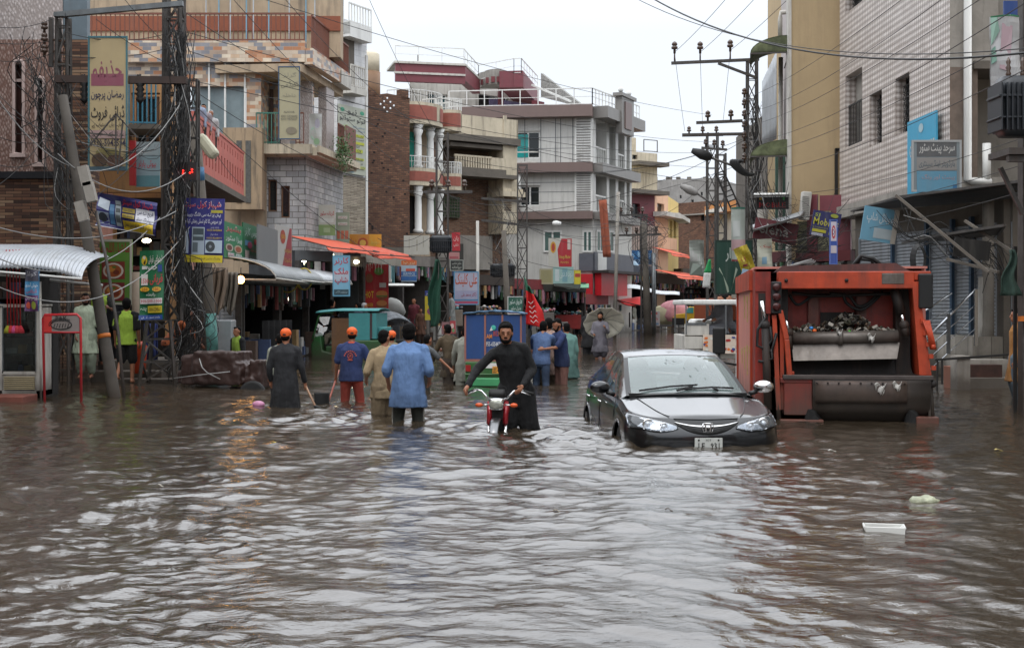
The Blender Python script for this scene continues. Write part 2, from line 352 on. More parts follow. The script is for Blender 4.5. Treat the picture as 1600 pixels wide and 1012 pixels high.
m_red = M('red_paint', 'a01f24', .5, var=.15, streak=.3)
m_tin = M('tin_sheet', 'a9adb0', .4, .6, var=.2, vs=3, streak=.5, dirt=(.12,.1,.08))
m_wire = M('cable_black', '1c1c1c', .6, var=.1)
m_wireg = M('cable_grey', '8a8a88', .5, var=.2)
m_porc = M('insulator', '4b3a30', .25, var=.2)
m_orangec = M('orange_canvas', 'b84a2c', .75, var=.12, bump=.2, bs=10)
# ---------------------------------------------------------------- ground, road under the flood, water
g = MB()
g.box(-600, 600, -60, 900, -1.2, -.62); g.build('ground', M('ground', '4f4740', .95, var=.3, vs=.3), kind='structure')
g = MB(); nY = 24                                   # the road bed under the water, rising a little with distance
def roadz(y): return -.47 + .3*max(0, min(1, (y-22)/70))
ys = [-20+i*9 for i in range(24)]
for a, b in zip(ys, ys[1:]):
 fx = lambda y: max(0, (y-50)*.22)
 g.quad((-14+fx(a), a, roadz(a)), (14+fx(a), a, roadz(a)), (14+fx(b), b, roadz(b)), (-14+fx(b), b, roadz(b)))
g.build('road', M('asphalt', '3b3835', .9, var=.3, vs=1, bump=.3), kind='structure')
rng = np.random.RandomState(7)
def waves(X, Y, cut):
 Z = np.zeros_like(X)
 wx = X + .25*np.sin(.9*Y+.4*X) + .1*np.sin(2.3*Y+1.7*X+1); wy = Y + .25*np.sin(.7*X-.5*Y+2) + .08*np.sin(3.1*X-1.2*Y)
 for i in range(80):
  lam = 1.7*(.06)**(i/79.0)*rng.uniform(.85,1.15)
  th = rng.normal(PI/2+.15, .95 if lam < .9 else .65); k = 2*PI/lam
  slope = .0148*(1.2 if .12 < lam < .8 else .75)
  A = slope/k; ph = rng.uniform(0, 2*PI)
  mod = .55+.75*(.5+.5*np.sin(.31*X*rng.uniform(.6,1.6)+rng.uniform(0,6))*np.sin(.23*Y*rng.uniform(.6,1.6)+rng.uniform(0,6)))
  fade = np.clip(lam/(2.2*cut)-.5, 0, 1)
  s_ = np.sin(k*(np.cos(th)*wx+np.sin(th)*wy)+ph)
  Z += A*mod*fade*(s_ + .25*np.cos(2*(k*(np.cos(th)*wx+np.sin(th)*wy)+ph))*-1)
 P = .5+.5*np.sin(.55*X+.8*np.sin(.4*Y)+1)*np.sin(.38*Y+.9*np.sin(.5*X)+2)+.25*np.sin(1.3*X-.9*Y)*np.sin(.8*X+1.1*Y)
 return Z*(.72+.5*P)
RIP = [(-2.86,18.15,.018,.35),(-2.0,18.9,.014,.3),(.05,16.9,.02,.4),(-2.3,21.6,.015,.3),(-3.2,20.7,.015,.35),(2.0,14.75,.01,1.0),(-.9,27,.012,.4),(.9,27,.012,.4),(1.0,15.5,.015,.5),(4.6,8.6,.006,.2),(6,10.6,.006,.2)]
def ripz(X, Y):
 Z = np.zeros_like(X)
 for x, y, a, r0 in RIP:
  d = np.sqrt((X-x)**2+(Y-y)**2); Z += a*np.sin(2*PI*(d-r0)/.34)*np.exp(-((d-r0)/.9)**2)*(d > r0*.4)
 return Z
pys = np.arange(1130, 508, -.8); Yr = EYE*FPX/(pys-HZ); NC = 900
sx = np.linspace(-1, 1, NC); XX = sx[None,:]*(Yr[:,None]*.47+1.5); YY = np.repeat(Yr[:,None], NC, 1)
cut = np.maximum(np.gradient(Yr)[:,None], (Yr[:,None]*.94+3)/NC)*np.ones_like(XX)
ZZ = (waves(XX, YY, cut)+ripz(XX, YY))*np.clip((YY-4.95)/.5, 0, 1)
far = np.clip((YY-45)/60, 0, 1); ZZ *= (1-.85*far)
n = len(Yr); co_ = np.stack([XX, YY, ZZ], -1).reshape(-1, 3).astype(np.float32)
idx = np.arange(n*NC).reshape(n, NC); q = np.stack([idx[:-1,:-1], idx[:-1,1:], idx[1:,1:], idx[1:,:-1]], -1).reshape(-1, 4)
me = bpy.data.meshes.new('water'); me.vertices.add(n*NC); me.vertices.foreach_set('co', co_.ravel())
me.loops.add(q.size); me.loops.foreach_set('vertex_index', q.ravel().astype(np.int32)); me.polygons.add(len(q)); me.polygons.foreach_set('loop_start', np.arange(0, q.size, 4).astype(np.int32))
me.polygons.foreach_set('use_smooth', np.ones(len(q), dtype=bool)); me.update(); me.validate()
def watermat():
 m, nt, b = base('flood_water'); L = nt.links.new; tc = node(nt, 'TexCoord')
 n1 = node(nt, 'TexNoise', i_Scale=.35, i_Detail=5.0); L(tc.outputs['Object'], n1.inputs['Vector'])
 r = node(nt, 'ValToRGB'); r.color_ramp.elements[0].position = .3; r.color_ramp.elements[1].position = .7; r.color_ramp.elements[0].color = (.03,.022,.014,1); r.color_ramp.elements[1].color = (.05,.038,.026,1)
 L(n1.outputs[0], r.inputs[0]); L(r.outputs[0], b.inputs['Base Color']); b.inputs['Roughness'].default_value = .045; b.inputs['IOR'].default_value = 2.0
 mp = node(nt, 'Mapping'); mp.inputs['Scale'].default_value = (1, 1.7, 1); L(tc.outputs['Object'], mp.inputs[0])
 n2 = node(nt, 'TexNoise', i_Scale=5.0, i_Detail=5.0, i_Roughness=.6, i_Distortion=.6); L(mp.outputs[0], n2.inputs['Vector'])
 n3 = node(nt, 'TexNoise', i_Scale=22.0, i_Detail=3.0); L(mp.outputs[0], n3.inputs['Vector'])
 n4 = node(nt, 'TexNoise', i_Scale=1.1, i_Detail=3.0); L(mp.outputs[0], n4.inputs['Vector'])
 b1 = node(nt, 'Bump'); b1.inputs['Strength'].default_value = .5; b1.inputs['Distance'].default_value = .02; L(n2.outputs[0], b1.inputs['Height'])
 pr = node(nt, 'ValToRGB'); pr.color_ramp.elements[0].position = .45; pr.color_ramp.elements[1].position = .65; L(n4.outputs[0], pr.inputs[0])
 mu = node(nt, 'Math', operation='MULTIPLY'); L(n3.outputs[0], mu.inputs[0]); L(pr.outputs[0], mu.inputs[1])
 b2 = node(nt, 'Bump'); b2.inputs['Strength'].default_value = .5; b2.inputs['Distance'].default_value = .004; L(mu.outputs[0], b2.inputs['Height']); L(b1.outputs[0], b2.inputs['Normal'])
 L(b2.outputs[0], b.inputs['Normal']); return m
me.materials.append(watermat()); o = bpy.data.objects.new('water', me); COL.objects.link(o); o['kind'] = 'structure'; MT[o.name] = Matrix()
k = MB(); k.quad((-400,-60,-.035),(400,-60,-.035),(400,5.2,-.035),(-400,5.2,-.035)); k.quad((-400,5.2,-.035),(-3.0,5.2,-.035),(-50,112,-.035),(-400,112,-.035)); k.quad((3.0,5.2,-.035),(400,5.2,-.035),(400,112,-.035),(50,112,-.035)); k.quad((-400,112,-.035),(400,112,-.035),(400,260,-.035),(-400,260,-.035))
k.build('flood_water_outskirts', MC.get('flood_water') or me.materials[0], kind='structure')
# ---------------------------------------------------------------- building materials
m_ledge = BR('ledger_stone', ['76523d','54392c','8f7056','664838','402c22','987d64','80604a'], '1e1612', .34, .062, .006, .8, .8, streak=.25)
m_leaf = tilemat('leaf_tile', 'a89389', '75594f', .045, 'leaf')
m_leafw = tilemat('leaf_tile_white', 'bdb4b1', '9a908c', .05, 'leaf')
m_mos = BR('mosaic_tile', ['bda287','a5714f','86868a','c9bba6','9b8776','b08363','77777c','bfae9a'], 'a8957f', .3, .13, .004, .4, .15, off=.37, streak=.25)
m_block = BR('grey_block', ['a5a6a6','8f9091','b5b5b3'], '5a5752', .42, .2, .012, .7, .5, streak=.4)
m_wtile = BR('white_tile', ['c4c5c6','d0d0cf','bcbdc0'], '9a9a9a', .45, .25, .006, .35, .2, streak=.35)
m_brick = BR('red_brick', ['6d4a36','54372a','7f5a44'], '4a3c30', .24, .085, .012, .85, .8, streak=.5, dirt=(.06,.045,.035))
m_brick2 = BR('rough_brick', ['7b5540','5f4033','8c6953'], '7a6c5c', .24, .085, .014, .85, .8, streak=.5)
m_ledgeb = BR('beige_ledger', ['8f8574','a79c8a','776c5d'], '4a4238', .5, .07, .008, .75, .6, streak=.2)
m_grid = tilemat('embossed_square_tile', 'd3cbc5', '8b8078', .15, 'pyramid', (.24,.2,.18))
m_yel = M('ochre_plaster', 'ab9674', .85, var=.1, vs=.9, bump=.2, bs=15, streak=.35, dirt=(.22,.16,.1), dsc=.6)
m_orng = M('orange_plaster', 'a98055', .8, var=.25, vs=.8, streak=.7)
m_beige = M('beige_plaster', 'a39078', .8, var=.25, vs=.8, streak=.75)
m_pinkw = M('pink_plaster', 'b9897c', .8, var=.12, vs=1, streak=.4)
m_pink = M('pink_balcony', 'b5655a', .75, var=.12, vs=2, streak=.35)
m_rust = M('rust_brown_paint', '6a3c2c', .6, var=.2, vs=3, streak=.3)
m_maroon = M('maroon_paint', '6c3038', .55, var=.12, vs=2, streak=.25)
m_grn = M('green_paint', '2f6a5c', .6, var=.2, streak=.3)
m_blu = M('blue_paint', '2f6f86', .6, var=.2, streak=.3)
m_acm = M('composite_panel', 'b9b8b3', .4, var=.12, vs=.5, streak=.4)
m_acg = M('composite_grey', '777470', .45, var=.08, vs=1, streak=.2)
m_acb = M('composite_brown', '6a5853', .45, var=.08, vs=1, streak=.2)
m_cream = M('cream_plaster', 'b8ad97', .8, var=.22, vs=.8, streak=.8)
m_peach = M('peach_plaster', 'd1a88a', .8, var=.1, vs=1, streak=.3)
m_yelp = M('yellow_plaster', 'cdb26c', .8, var=.1, vs=1, streak=.3)
m_grill = M('iron_grille', '2b2a29', .6, .3, var=.2)
m_curt = M('teal_curtain', '188a78', .8, var=.2, vs=2, bump=.5, bs=6, stretch=(6,6,.4))
def rail(mb, p, q, h, step=.14, r=.012, rt=.025, m=0, mid=False):
 p = Vector(p); q = Vector(q); L = (q-p).length; n = max(1, int(L/step)); z = Vector((0,0,h))
 mb.beam(p+z, q+z, rt*2, rt*2, m); mb.beam(p+Vector((0,0,.06)), q+Vector((0,0,.06)), rt*1.4, rt*1.4, m)
 if mid: mb.beam(p+z*.5, q+z*.5, rt, rt, m)
 for i in range(n+1):
  a = p.lerp(q, i/n); mb.beam(a, a+z, r*2, r*2, m)
def win(F, par, rc, fm=None, pm=None, nx=2, nz=1, dep=.14, grille=None, name='window', lbl=None, f=.05, px=True):
 a, b, c, d = F.r(*rc) if px else rc
 mb = MB(F.M); y = dep
 mb.box(a,b,y-.03,y+.03,d-f,d); mb.box(a,b,y-.03,y+.03,c,c+f); mb.box(a,a+f,y-.028,y+.028,c,d); mb.box(b-f,b,y-.028,y+.028,c,d)
 for i in range(1,nx): u = a+(b-a)*i/nx; mb.box(u-f/2,u+f/2,y-.025,y+.025,c+f,d-f)
 for i in range(1,nz): z = c+(d-c)*i/nz; mb.box(a+f,b-f,y-.022,y+.022,z-f/2,z+f/2)
 w = mb.build(name, fm or m_white, par, label=lbl)
 k = MB(F.M); k.box(a+.01,b-.01,y+.002,y+.012,c+.01,d-.01); k.build('pane', pm or m_glassd, w)
 if grille:
  g = MB(F.M); st = grille; u = a+st
  while u < b: g.box(u-.008,u+.008,y-.1,y-.085,c,d); u += st
  z = c+st
  while z < d: g.box(a,b,y-.105,y-.09,z-.008,z+.008); z += st
  k = 0; z = c+st/2
  while z < d-st:
   u = a+st/2
   while u < b-.05:
    g.tube([(u+st*.35*math.cos(t*PI/4), y-.11, z+st*.35*math.sin(t*PI/4)) for t in range(9)], .008, 4, cap=False); u += st
   z += st
  g.build('grille', m_grill, w)
 return w
def shutter(F, par, u0, u1, z0, z1, y=.1, mat=None, name='roller_shutter', lbl=None, st=.085):
 mb = MB(F.M); z = z0; vs = [];
 pr = []
 while z < z1-.001:
  pr += [(y, z), (y-.018, z+st*.35), (y-.018, z+st*.65), (y, min(z+st*.98, z1))]; z += st
 n = len(pr); vs = [(u0, a, b) for a, b in pr]+[(u1, a, b) for a, b in pr]
 mb.add(vs, [(i, n+i, n+i+1, i+1) for i in range(n-1)])
 mb.box(u0-.05,u0,y-.05,y+.04,z0,z1); mb.box(u1,u1+.05,y-.05,y+.04,z0,z1)
 return mb.build(name, mat or m_alu, par, label=lbl)
rnd = random.Random(5)
GC = [M('goods_'+n, tuple(.55*x+.45*sum(hx(c))/3*.8 for x in hx(c)), .7, var=.25, vs=6) for n, c in (('red','9c2a20'),('ochre','b5872a'),('white','b8b4aa'),('blue','2d4f86'),('green','2f6b3a'),('brown','5f4432'),('grey','55575a'),('teal','2a7f86'),('pink','b0607a'))]
def shelves(F, par, u0, u1, z0, z1, y, seed=0, dens=.8, name='shelf_goods'):
 r = random.Random(seed); mb = MB(F.M); z = z0
 while z < z1-.15:
  mb.box(u0,u1,y-.25,y+.1,z-.02,z,6); u = u0+.03
  h = min(.4, z1-z)
  while u < u1-.08:
   w = r.uniform(.05,.2); k = r.uniform(.4,.95)*(h-.05)
   if r.random() < dens and u+w < u1: mb.box(u,u+w*.92,y-.2-r.uniform(0,.04),y,z+.001,z+k,r.choice([0,1,2,2,3,4,5,5,6,6]))
   u += w
  z += h
 return mb.build(name, GC, par, kind='stuff')
def lamp_mat(): return M('lit_lamp', 'fff4dc', .5, var=0, em=14)
def mass(F, par, u0, u1, z0, z1, dep, m, name='wall', y0=0, mat2=None):
 mb = MB(F.M); mb.box(u0,u1,y0,dep,z0,z1); return mb.build(name, m, par)
def bld(name, F, label): return thing(name, label, 'building', (F.P.x,F.P.y,0), F.a)
ZB = -.6
# ================= LEFT 1: leaf tile and ledger stone corner building
F = Fa(-420, 27.5, 137, 27.5); b = bld('tiled_building', F, 'near left building clad in pinkish leaf tiles above brown ledger stone'); L1 = F
zl = F.z(50, 278); zt = F.z(50, 62); u98 = F.u(98); zd = F.z(60, 425)
mb = MB(F.M)
hs = []
for x0, x1, y0, y1 in ((22,37,100,240),(57,69,125,255)): hs.append(F.r(x0,y0,x1,y1))
mb.holes(0, u98, zl+.1, zt, hs, .22, 0); mb.holes(0, u98, zt, 13, [], .2, 1)
mb.M = F.M; mb.quad((u98,0,zt),(u98,.8,zt),(u98,.8,13),(u98,0,13),1)
mb.build('upper_wall', [m_leaf, m_leafw], b)
mb = MB(F.M); mb.box(u98, F.L, .005, .8, ZB, F.z(110,62)); mb.holes(0, F.u(97), ZB, zl, [F.r(-380,440,64,590)], .6); mb.box(0,F.u(98),.7,1.2,ZB,zl); mb.box(0,F.u(98),.7,1.2,zl,13)
mb.build('lower_wall', m_ledge, b)
mb = MB(F.M); mb.box(0, u98+.06, -.12, .12, zl-.02, zl+.12); mb.build('ledge', M('black_granite','1e1f24',.3,var=.2), b)
for (a,bb,c,d), sd in zip(hs, (1,-1)):
 mb = MB(F.M); w = bb-a; t = .035
 arch = [(a+w/2-w/2*math.cos(PI*i/8), d-.02+w*.45*math.sin(PI*i/8)) for i in range(9)]
 mb.tube([(a,-.02,c)]+[(x,-.02,z) for x,z in arch]+[(bb,-.02,c),(a,-.02,c)], t, 6, sm=False); mb.box(a,bb,.05,.11,d-.36,d-.3); mb.box(a-.06,bb+.06,-.1,.1,c-.08,c-.01)
 w_ = mb.build('arched_window', M('pale_pink_trim','b8a39c',.6), b)
 k = MB(F.M); k.box(a,bb,.14,.16,c,d); k.build('pane', M('brown_pane','3a2622',.2,var=.3), w_)
k = MB(F.M); u0 = F.u(99); k.box(u0, F.u(136), .0, .2, F.z(110,62), F.z(110,-20)); k.build('upper_pier', M('grey_blue_panel','5f6c74',.5,streak=.3), b)
# food shop recess between stone corner and the lattice mast
F = Fa(139, 30.2, 262, 30.2); b = bld('food_shop', F, 'narrow orange plastered shop house behind the lattice poles with a balcony of blue railings'); FS = F
mb = MB(F.M); a0, a1, c0, c1 = F.r(150, 480, 258, 600)
mb.holes(0, F.L, ZB, F.z(200,120), [(a0,a1,ZB,F.z(200,300)),F.r(205,145,250,235)], .3); mb.box(0,F.L,1.8,2.0,ZB,F.z(200,122)); mb.box(F.L-.1,F.L,.3,2,ZB,F.z(200,122)); mb.build('wall', m_orng, b)
mb = MB(F.M); mb.box(a0,a1,1.6,1.7,ZB,F.z(200,300)); mb.build('back_wall', m_dark, b)
shelves(F, b, F.u(160), F.u(250), .35, 3.4, 1.5, 3)
mb = MB(F.M); p0 = (F.u(203),-1.1,F.z(225,205)); p1 = (F.u(260),-.9,F.z(225,205)); mb.box(F.u(200),F.L+.1,-1.15,0,F.z(225,212),F.z(225,205)); mb.build('balcony_slab', m_concd, b)
mb = MB(F.M); rail(mb, p0, p1, .95, .09, .014, .025); mb.build('railing', m_blu, b)
win(F, b, (210,150,246,232), m_wood, m_glassd, 2, 2)
# steps and plinth in front of that shop
t = thing('shop_steps', 'grey concrete steps of the food shop rising out of the flood behind the leaning pole', 'steps', (W(190,600,27).x,27,0))
mb = MB(); x0 = W(112,600,27.4).x; x1 = W(262,600,27.4).x
mb.box(x0,x1,28.2,30.3,-.5,.42); mb.box(x0+.1,x1-.2,27.7,28.2,-.5,.22); mb.box(x0+.9,x0+2.1,27.2,27.7,-.5,.08); mb.build('step', m_concd, t, bevel=.02)
# ================= LEFT 3: mosaic building with balcony
A = Fa(130, 46, 478, 46); B = Fa(478, 46, 536, 51); b = bld('mosaic_building', A, 'three storey building faced in orange and grey mosaic tile with rust brown terrace railing'); L3 = A
zr0 = A.z(300,100); zr1 = A.z(300,66); zf = A.z(440,228); zf2 = A.z(440,243); uh = A.u(408)
mb = MB(A.M); mb.holes(0, uh, zf2, zr0, [A.r(290,135,385,228)], .25); mb.box(uh,A.L,1.6,1.9,zf,zr0); mb.quad((uh,0,zf),(uh,1.6,zf),(uh,1.6,zr0),(uh,0,zr0))
mb.box(0, A.L+.0, -.25, .1, zr0+.02, zr1); mb.build('upper_wall', m_mos, b)
mb = MB(A.M); mb.box(0, A.L, .1, 4, zr0, zr0+.25); mb.build('roof_slab', m_beige, b)
mb = MB(B.M); mb.box(-.2, B.L, -.3, 0, zr0-.05, zr1-.25); mb.build('corner_parapet', m_mos, b)
mb = MB(B.M); mb.box(B.u(520)-.02, B.L+.02, -.33, .02, zr0-.1, zr1-.35); mb.build('parapet_panel', m_whited, b)
mb = MB(B.M); mb.box(-.6, B.L, -.0, 3.0, zr0-.35, zr0-.08); mb.build('corner_slab', m_beige, b)
mb = MB(); q0 = A.M @ Vector((0,-.1,zr1)); q1 = A.M @ Vector((A.u(476),-.1,zr1)); rail(mb, q0, q1, .95, .16, .016, .03); q2 = B.M @ Vector((0,-.2,zr1-.2)); q3 = B.M @ Vector((B.L,-.2,zr1-.3)); rail(mb, q2, q3, 1.1, .14, .016, .03); mb.build('terrace_railing', m_rust, b)
mb = MB(A.M); ps = [A.u(x) for x in (285,532)]; mb.box(ps[0]-4, A.L+.9, 2.2, 3, zr1-.1, A.z(400,-60)); mb.build('penthouse_wall', m_beige, b)
mb = MB(A.M); mb.box(ps[0]-4, A.L+.91, 2.14, 2.2, A.z(500,47,-2), A.z(500,24,-2)); mb.build('painted_band', M('orange_band','7f452c',.7,var=.15,streak=.3), b)
for i, x in enumerate((322,342,360,385,396,420,452,478,492)):
 mb = MB(A.M); u = A.u(x,-1.4); mb.box(u-.02,u+.02,1.38,1.42,zr1-.2,A.z(400,-60)); mb.build('terrace_pole', M('pale_blue_paint','6a93a8',.5) if i%2 else m_tin, b)
mb = MB(A.M); mb.box(A.u(298),A.u(382),.18,.22,A.z(340,228),A.z(340,135)); mb.build('window_panel', M('bluish_glass','7d8b8f',.15,var=.3,vs=1), b)
mb = MB(A.M);
for x in (290,327,352,383): u = A.u(x); mb.box(u-.03,u+.03,-.05,.02,A.z(340,240),A.z(340,88))
mb.box(A.u(205),A.u(352),-.06,.0,A.z(300,90),A.z(300,86)); mb.build('white_pipe_frame', m_white, b)
# recessed balcony: dark opening, pinkish inner wall, slab, railings
mb = MB(A.M); u0 = A.u(410); mb.box(u0+.4, A.L, 1.4, 1.6, zf, zr0); mb.build('balcony_inner_wall', m_leafw, b)
mb = MB(A.M); mb.box(A.u(410),A.u(416),1.33,1.4,zf,A.z(410,130)); mb.build('balcony_door', M('dark_wood','3b2820',.6), b)
mb = MB(B.M); mb.box(B.u(497)-.25,B.u(497)+.2,.6,1.0,zf,zr0-.3); mb.build('balcony_pier', m_mos, b)
mb = MB(B.M); mb.box(B.u(510),B.u(522),.0,.3,zf,zr0-.3); mb.build('corner_pier', m_leafw, b)
mb = MB(A.M); mb.box(A.u(402), A.L+.3, -.55, 1.6, zf2, zf); mb.build('balcony_slab', m_cream, b)
mb = MB(B.M); mb.box(-.4, B.L+.1, -.5, 3, zf2-.05, zf-.1); mb.box(-.4,B.L+.2,-.62,-.5,zf2+.05,zf-.05); mb.build('corner_balcony_slab', m_cream, b)
mb = MB(A.M); rail(mb, (A.u(405),-.5,zf), (A.u(440),-.5,zf), 1.05, .12, .014, .025); mb.build('green_railing', m_grn, b)
mb = MB(A.M); rail(mb, (A.u(466),-.5,zf), (A.u(478),-.5,zf), 1.05, .1, .014, .025); mb.build('brown_railing', m_rust, b); mb = MB(B.M); rail(mb, (B.u(505),-.55,zf-.05), (B.u(515),-.55,zf-.05), 1.1, .1, .014, .025); mb.box(B.u(517),B.u(533),-.57,-.54,zf,zf+1.15); mb.build('brown_railing', m_rust, b)
mb = MB(A.M); u0 = A.u(416); mb.holes(u0, A.L, ZB, zf2-.02, [A.r(418,280,432,330), A.r(438,290,452,340),(A.u(470),A.L-.1,ZB,A.z(440,420))], .3, y=.1); mb.box(A.u(416),A.L,.9,2,ZB,zf2-.02); mb.M = B.M; mb.holes(0,B.L,ZB,zf2-.06,[(.3,B.L-.3,ZB,B.z(510,418))],.3); mb.M = A.M; mb.build('block_wall', m_block, b)
for rc in ((418,280,432,330),(438,290,452,340)): win(A, b, rc, m_wood, m_glassd, 1, 1, dep=.25)
mb = MB(A.M); mb.box(0, A.u(416), .05, 2, ZB, zf2-.02); mb.build('lower_wall', m_beige, b)
mb = MB(A.M); mb.box(A.u(357),A.u(417),-.9,-.2,A.z(380,330),A.z(380,205)); mb.build('stained_pier', M('stained_concrete','97836a',.9,var=.2,vs=1,streak=.9,dirt=(.05,.045,.04)), b)
mb = MB(A.M); mb.box(A.u(378),A.u(386),-.93,-.9,A.z(380,320),A.z(380,225)); mb.box(A.u(392),A.u(400),-.93,-.9,A.z(380,320),A.z(380,225)); mb.build('vent_block', M('vent_grey','53524e',.8,var=.4,vs=12), b)
# bush on the corner balcony
mb = MB(); r = random.Random(3); c = W(537,232,47.5)
for i in range(420):
 p = c+Vector((r.gauss(0,.16),r.gauss(0,.18),r.gauss(-.15,.3))); a = Vector((r.uniform(-1,1),r.uniform(-1,1),r.uniform(-1,1))).normalized()*.05; d = a.orthogonal().normalized()*.03
 mb.add([p-a,p+d,p+a,p-d],[(0,1,2,3)])
for i in range(6): mb.tube([c+Vector((-.1,0,-.1)), c+Vector((r.uniform(-.2,.2),r.uniform(-.2,.2),r.uniform(-.6,.3)))], .008, 4)
tag(mb.build('balcony_plant', M('leaf_green','3d5a2c',.6,var=.5,vs=10), origin=tuple(c)), 'green shrub growing out of the corner of the mosaic building balcony', 'plant')
# ================= pink balcony house
A = Fa(290, 33, 316, 35.5); B = Fa(303, 34, 381, 43); b = bld('pink_house', B, 'small pink plastered house with a long perforated pink balcony parapet')
def BW(px, py): u, Y = B.uY(px); return (u, EYE+(HZ-py)*Y/FPX)
zt = B.z(303,178); zb = B.z(303,262)
mb = MB(B.M); hs = []
n = 17
for i in range(n):
 u = B.L*(i+.5)/n; hs.append((u-.06,u+.06,zb+1.05,zt-.12)); hs.append((u-.09,u+.09,zb+.25,zb+.8))
mb.holes(0, B.L, zb, zt, hs, .12); mb.box(0,B.L,-.02,.16,zt,zt+.07); mb.box(-.05,0,0,2.2,zb,zt+.07); mb.build('balcony_parapet', m_pink, b)
mb = MB(B.M); mb.box(0,B.L,.13,.2,zb,zt); mb.build('parapet_lining', M('parapet_shade','6b3d38',.8), b)  # sheet behind the openings, their shade put into its darker pink
mb = MB(B.M); mb.box(-.1,B.L+.05,-.06,3,zb-.18,zb); mb.build('balcony_slab', m_concd, b)
mb = MB(B.M); mb.box(.2,B.L,1.0,3,B.z(340,430),zb-.2); mb.build('wall', m_pinkw, b)
mb = MB(B.M); mb.holes(.2,B.L,ZB,B.z(340,430),[(1,B.L-.6,ZB,B.z(340,436))],.3,y=1.0); mb.box(.2,B.L,3,3.4,ZB,B.z(340,432)); mb.build('ground_wall', m_concd, b)
# ================= white tile tower with the painted photo studio advert
F = Fa(527, 56, 573, 58); b = bld('white_tile_tower', F, 'narrow white tiled tower with a painted advertisement and stepped roof terraces')
mb = MB(F.M); mb.box(0,F.L,0,1.5,F.z(550,275),F.z(550,60)); mb.box(0,F.L-.0,.4,1.5,F.z(550,60),F.z(550,28)); mb.box(0,F.u(562),.8,1.5,F.z(550,28),F.z(550,-10)); mb.build('wall', m_wtile, b)
mb = MB(F.M); mb.box(0,F.L,.01,1.5,ZB,F.z(550,275)); mb.build('ledger_base', m_ledgeb, b)
for rc in ((531,18,566,60),):
 mb = MB(F.M); a,bb,c,d = F.r(*rc); mb.box(a,bb,-.5,.05,c-.1,c+.5); mb.box(a,a+.05,-.5,.4,c,d-.6); rail(mb,(a,-.45,c+.5),(bb,-.45,c+.5),.8,.2,.02,.03); mb.build('roof_balcony', m_white, b)
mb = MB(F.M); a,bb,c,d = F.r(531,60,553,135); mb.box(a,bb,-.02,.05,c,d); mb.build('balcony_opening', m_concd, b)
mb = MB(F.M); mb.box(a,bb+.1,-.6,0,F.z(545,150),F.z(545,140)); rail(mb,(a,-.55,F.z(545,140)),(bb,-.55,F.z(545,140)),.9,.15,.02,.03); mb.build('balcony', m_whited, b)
mb = MB(F.M); mb.box(F.L-.12,F.L+.02,-.05,0,ZB,F.z(550,80)); mb.build('white_edge', m_white, b)
mb = MB(); c = W(577,120,61); mb.loft([(c.x,c.y,c.z-1,.35,.35),(c.x,c.y,c.z-.8,.5,.5),(c.x,c.y,c.z+.2,.5,.5)],20); mb.loft([(c.x,c.y,c.z+.2,.47,.47),(c.x,c.y,c.z+1,.47,.47),(c.x,c.y,c.z+1.15,.3,.3)],20,1)
mb.beam((c.x-1.2,c.y,c.z-.95),(c.x+.3,c.y,c.z-.95),.2,.9,2)
tag(mb.build('water_tank', [M('tank_brown','7a5c42',.6), M('tank_cream','c8bda5',.6), m_concd], origin=tuple(c)), 'round brown and cream rooftop water tank jutting from the white tower', 'water tank')
# ================= bare brick house
F = Fa(572, 60, 640, 61.5); b = bld('brick_house', F, 'windowless brown brick house with a shallow gable and a ring of small vent holes')
u1 = F.L; zs = [F.z(573,150), F.z(605,146), F.z(639,153)]
mb = MB(F.M); um = F.u(605); cx, cz = um, F.z(605,164);
mb.prism([(0,ZB),(u1,ZB),(u1,zs[2]),(um,zs[1]),(0,zs[0])], 0, 2); mb.box(.1,.5,0,.4,zs[0],zs[0]+.3); mb.box(u1-.45,u1-.05,0,.4,zs[2]-.1,zs[2]+.35); mb.build('wall', m_brick, b)
mb = MB(F.M)
for k in range(8): a = PI*k/4; rr = .30 if k%2 == 0 else .2; mb.lathe([(.045,-.012),(.045,.01)],(cx+rr*math.cos(a)*1.2,0,cz+rr*math.sin(a)),10,e=(PI/2,0,0))
mb.build('vent_sky_disc', M('vent_sky_glow','d0d4d8',.6,em=.35), b)  # glowing pale discs paint the sky light seen through the holes
mb = MB(F.M); r = random.Random(8)
for i in range(26): u = r.uniform(.1,u1-.2); z = r.uniform(3.5,zs[0]-1); mb.box(u,u+.11,-.008,.02,z,z+.08)
mb.build('putlog_holes', M('hole_black','1a1210',.9), b)
mb = MB(F.M); mb.holes(0,u1,ZB,4.2,[(.3,u1-.3,ZB,F.z(600,420))],.3,y=-.02); mb.box(.3,u1-.3,-.015,-.005,F.z(600,420)-.1,4.25); mb.build('shop_front', m_concd, b)
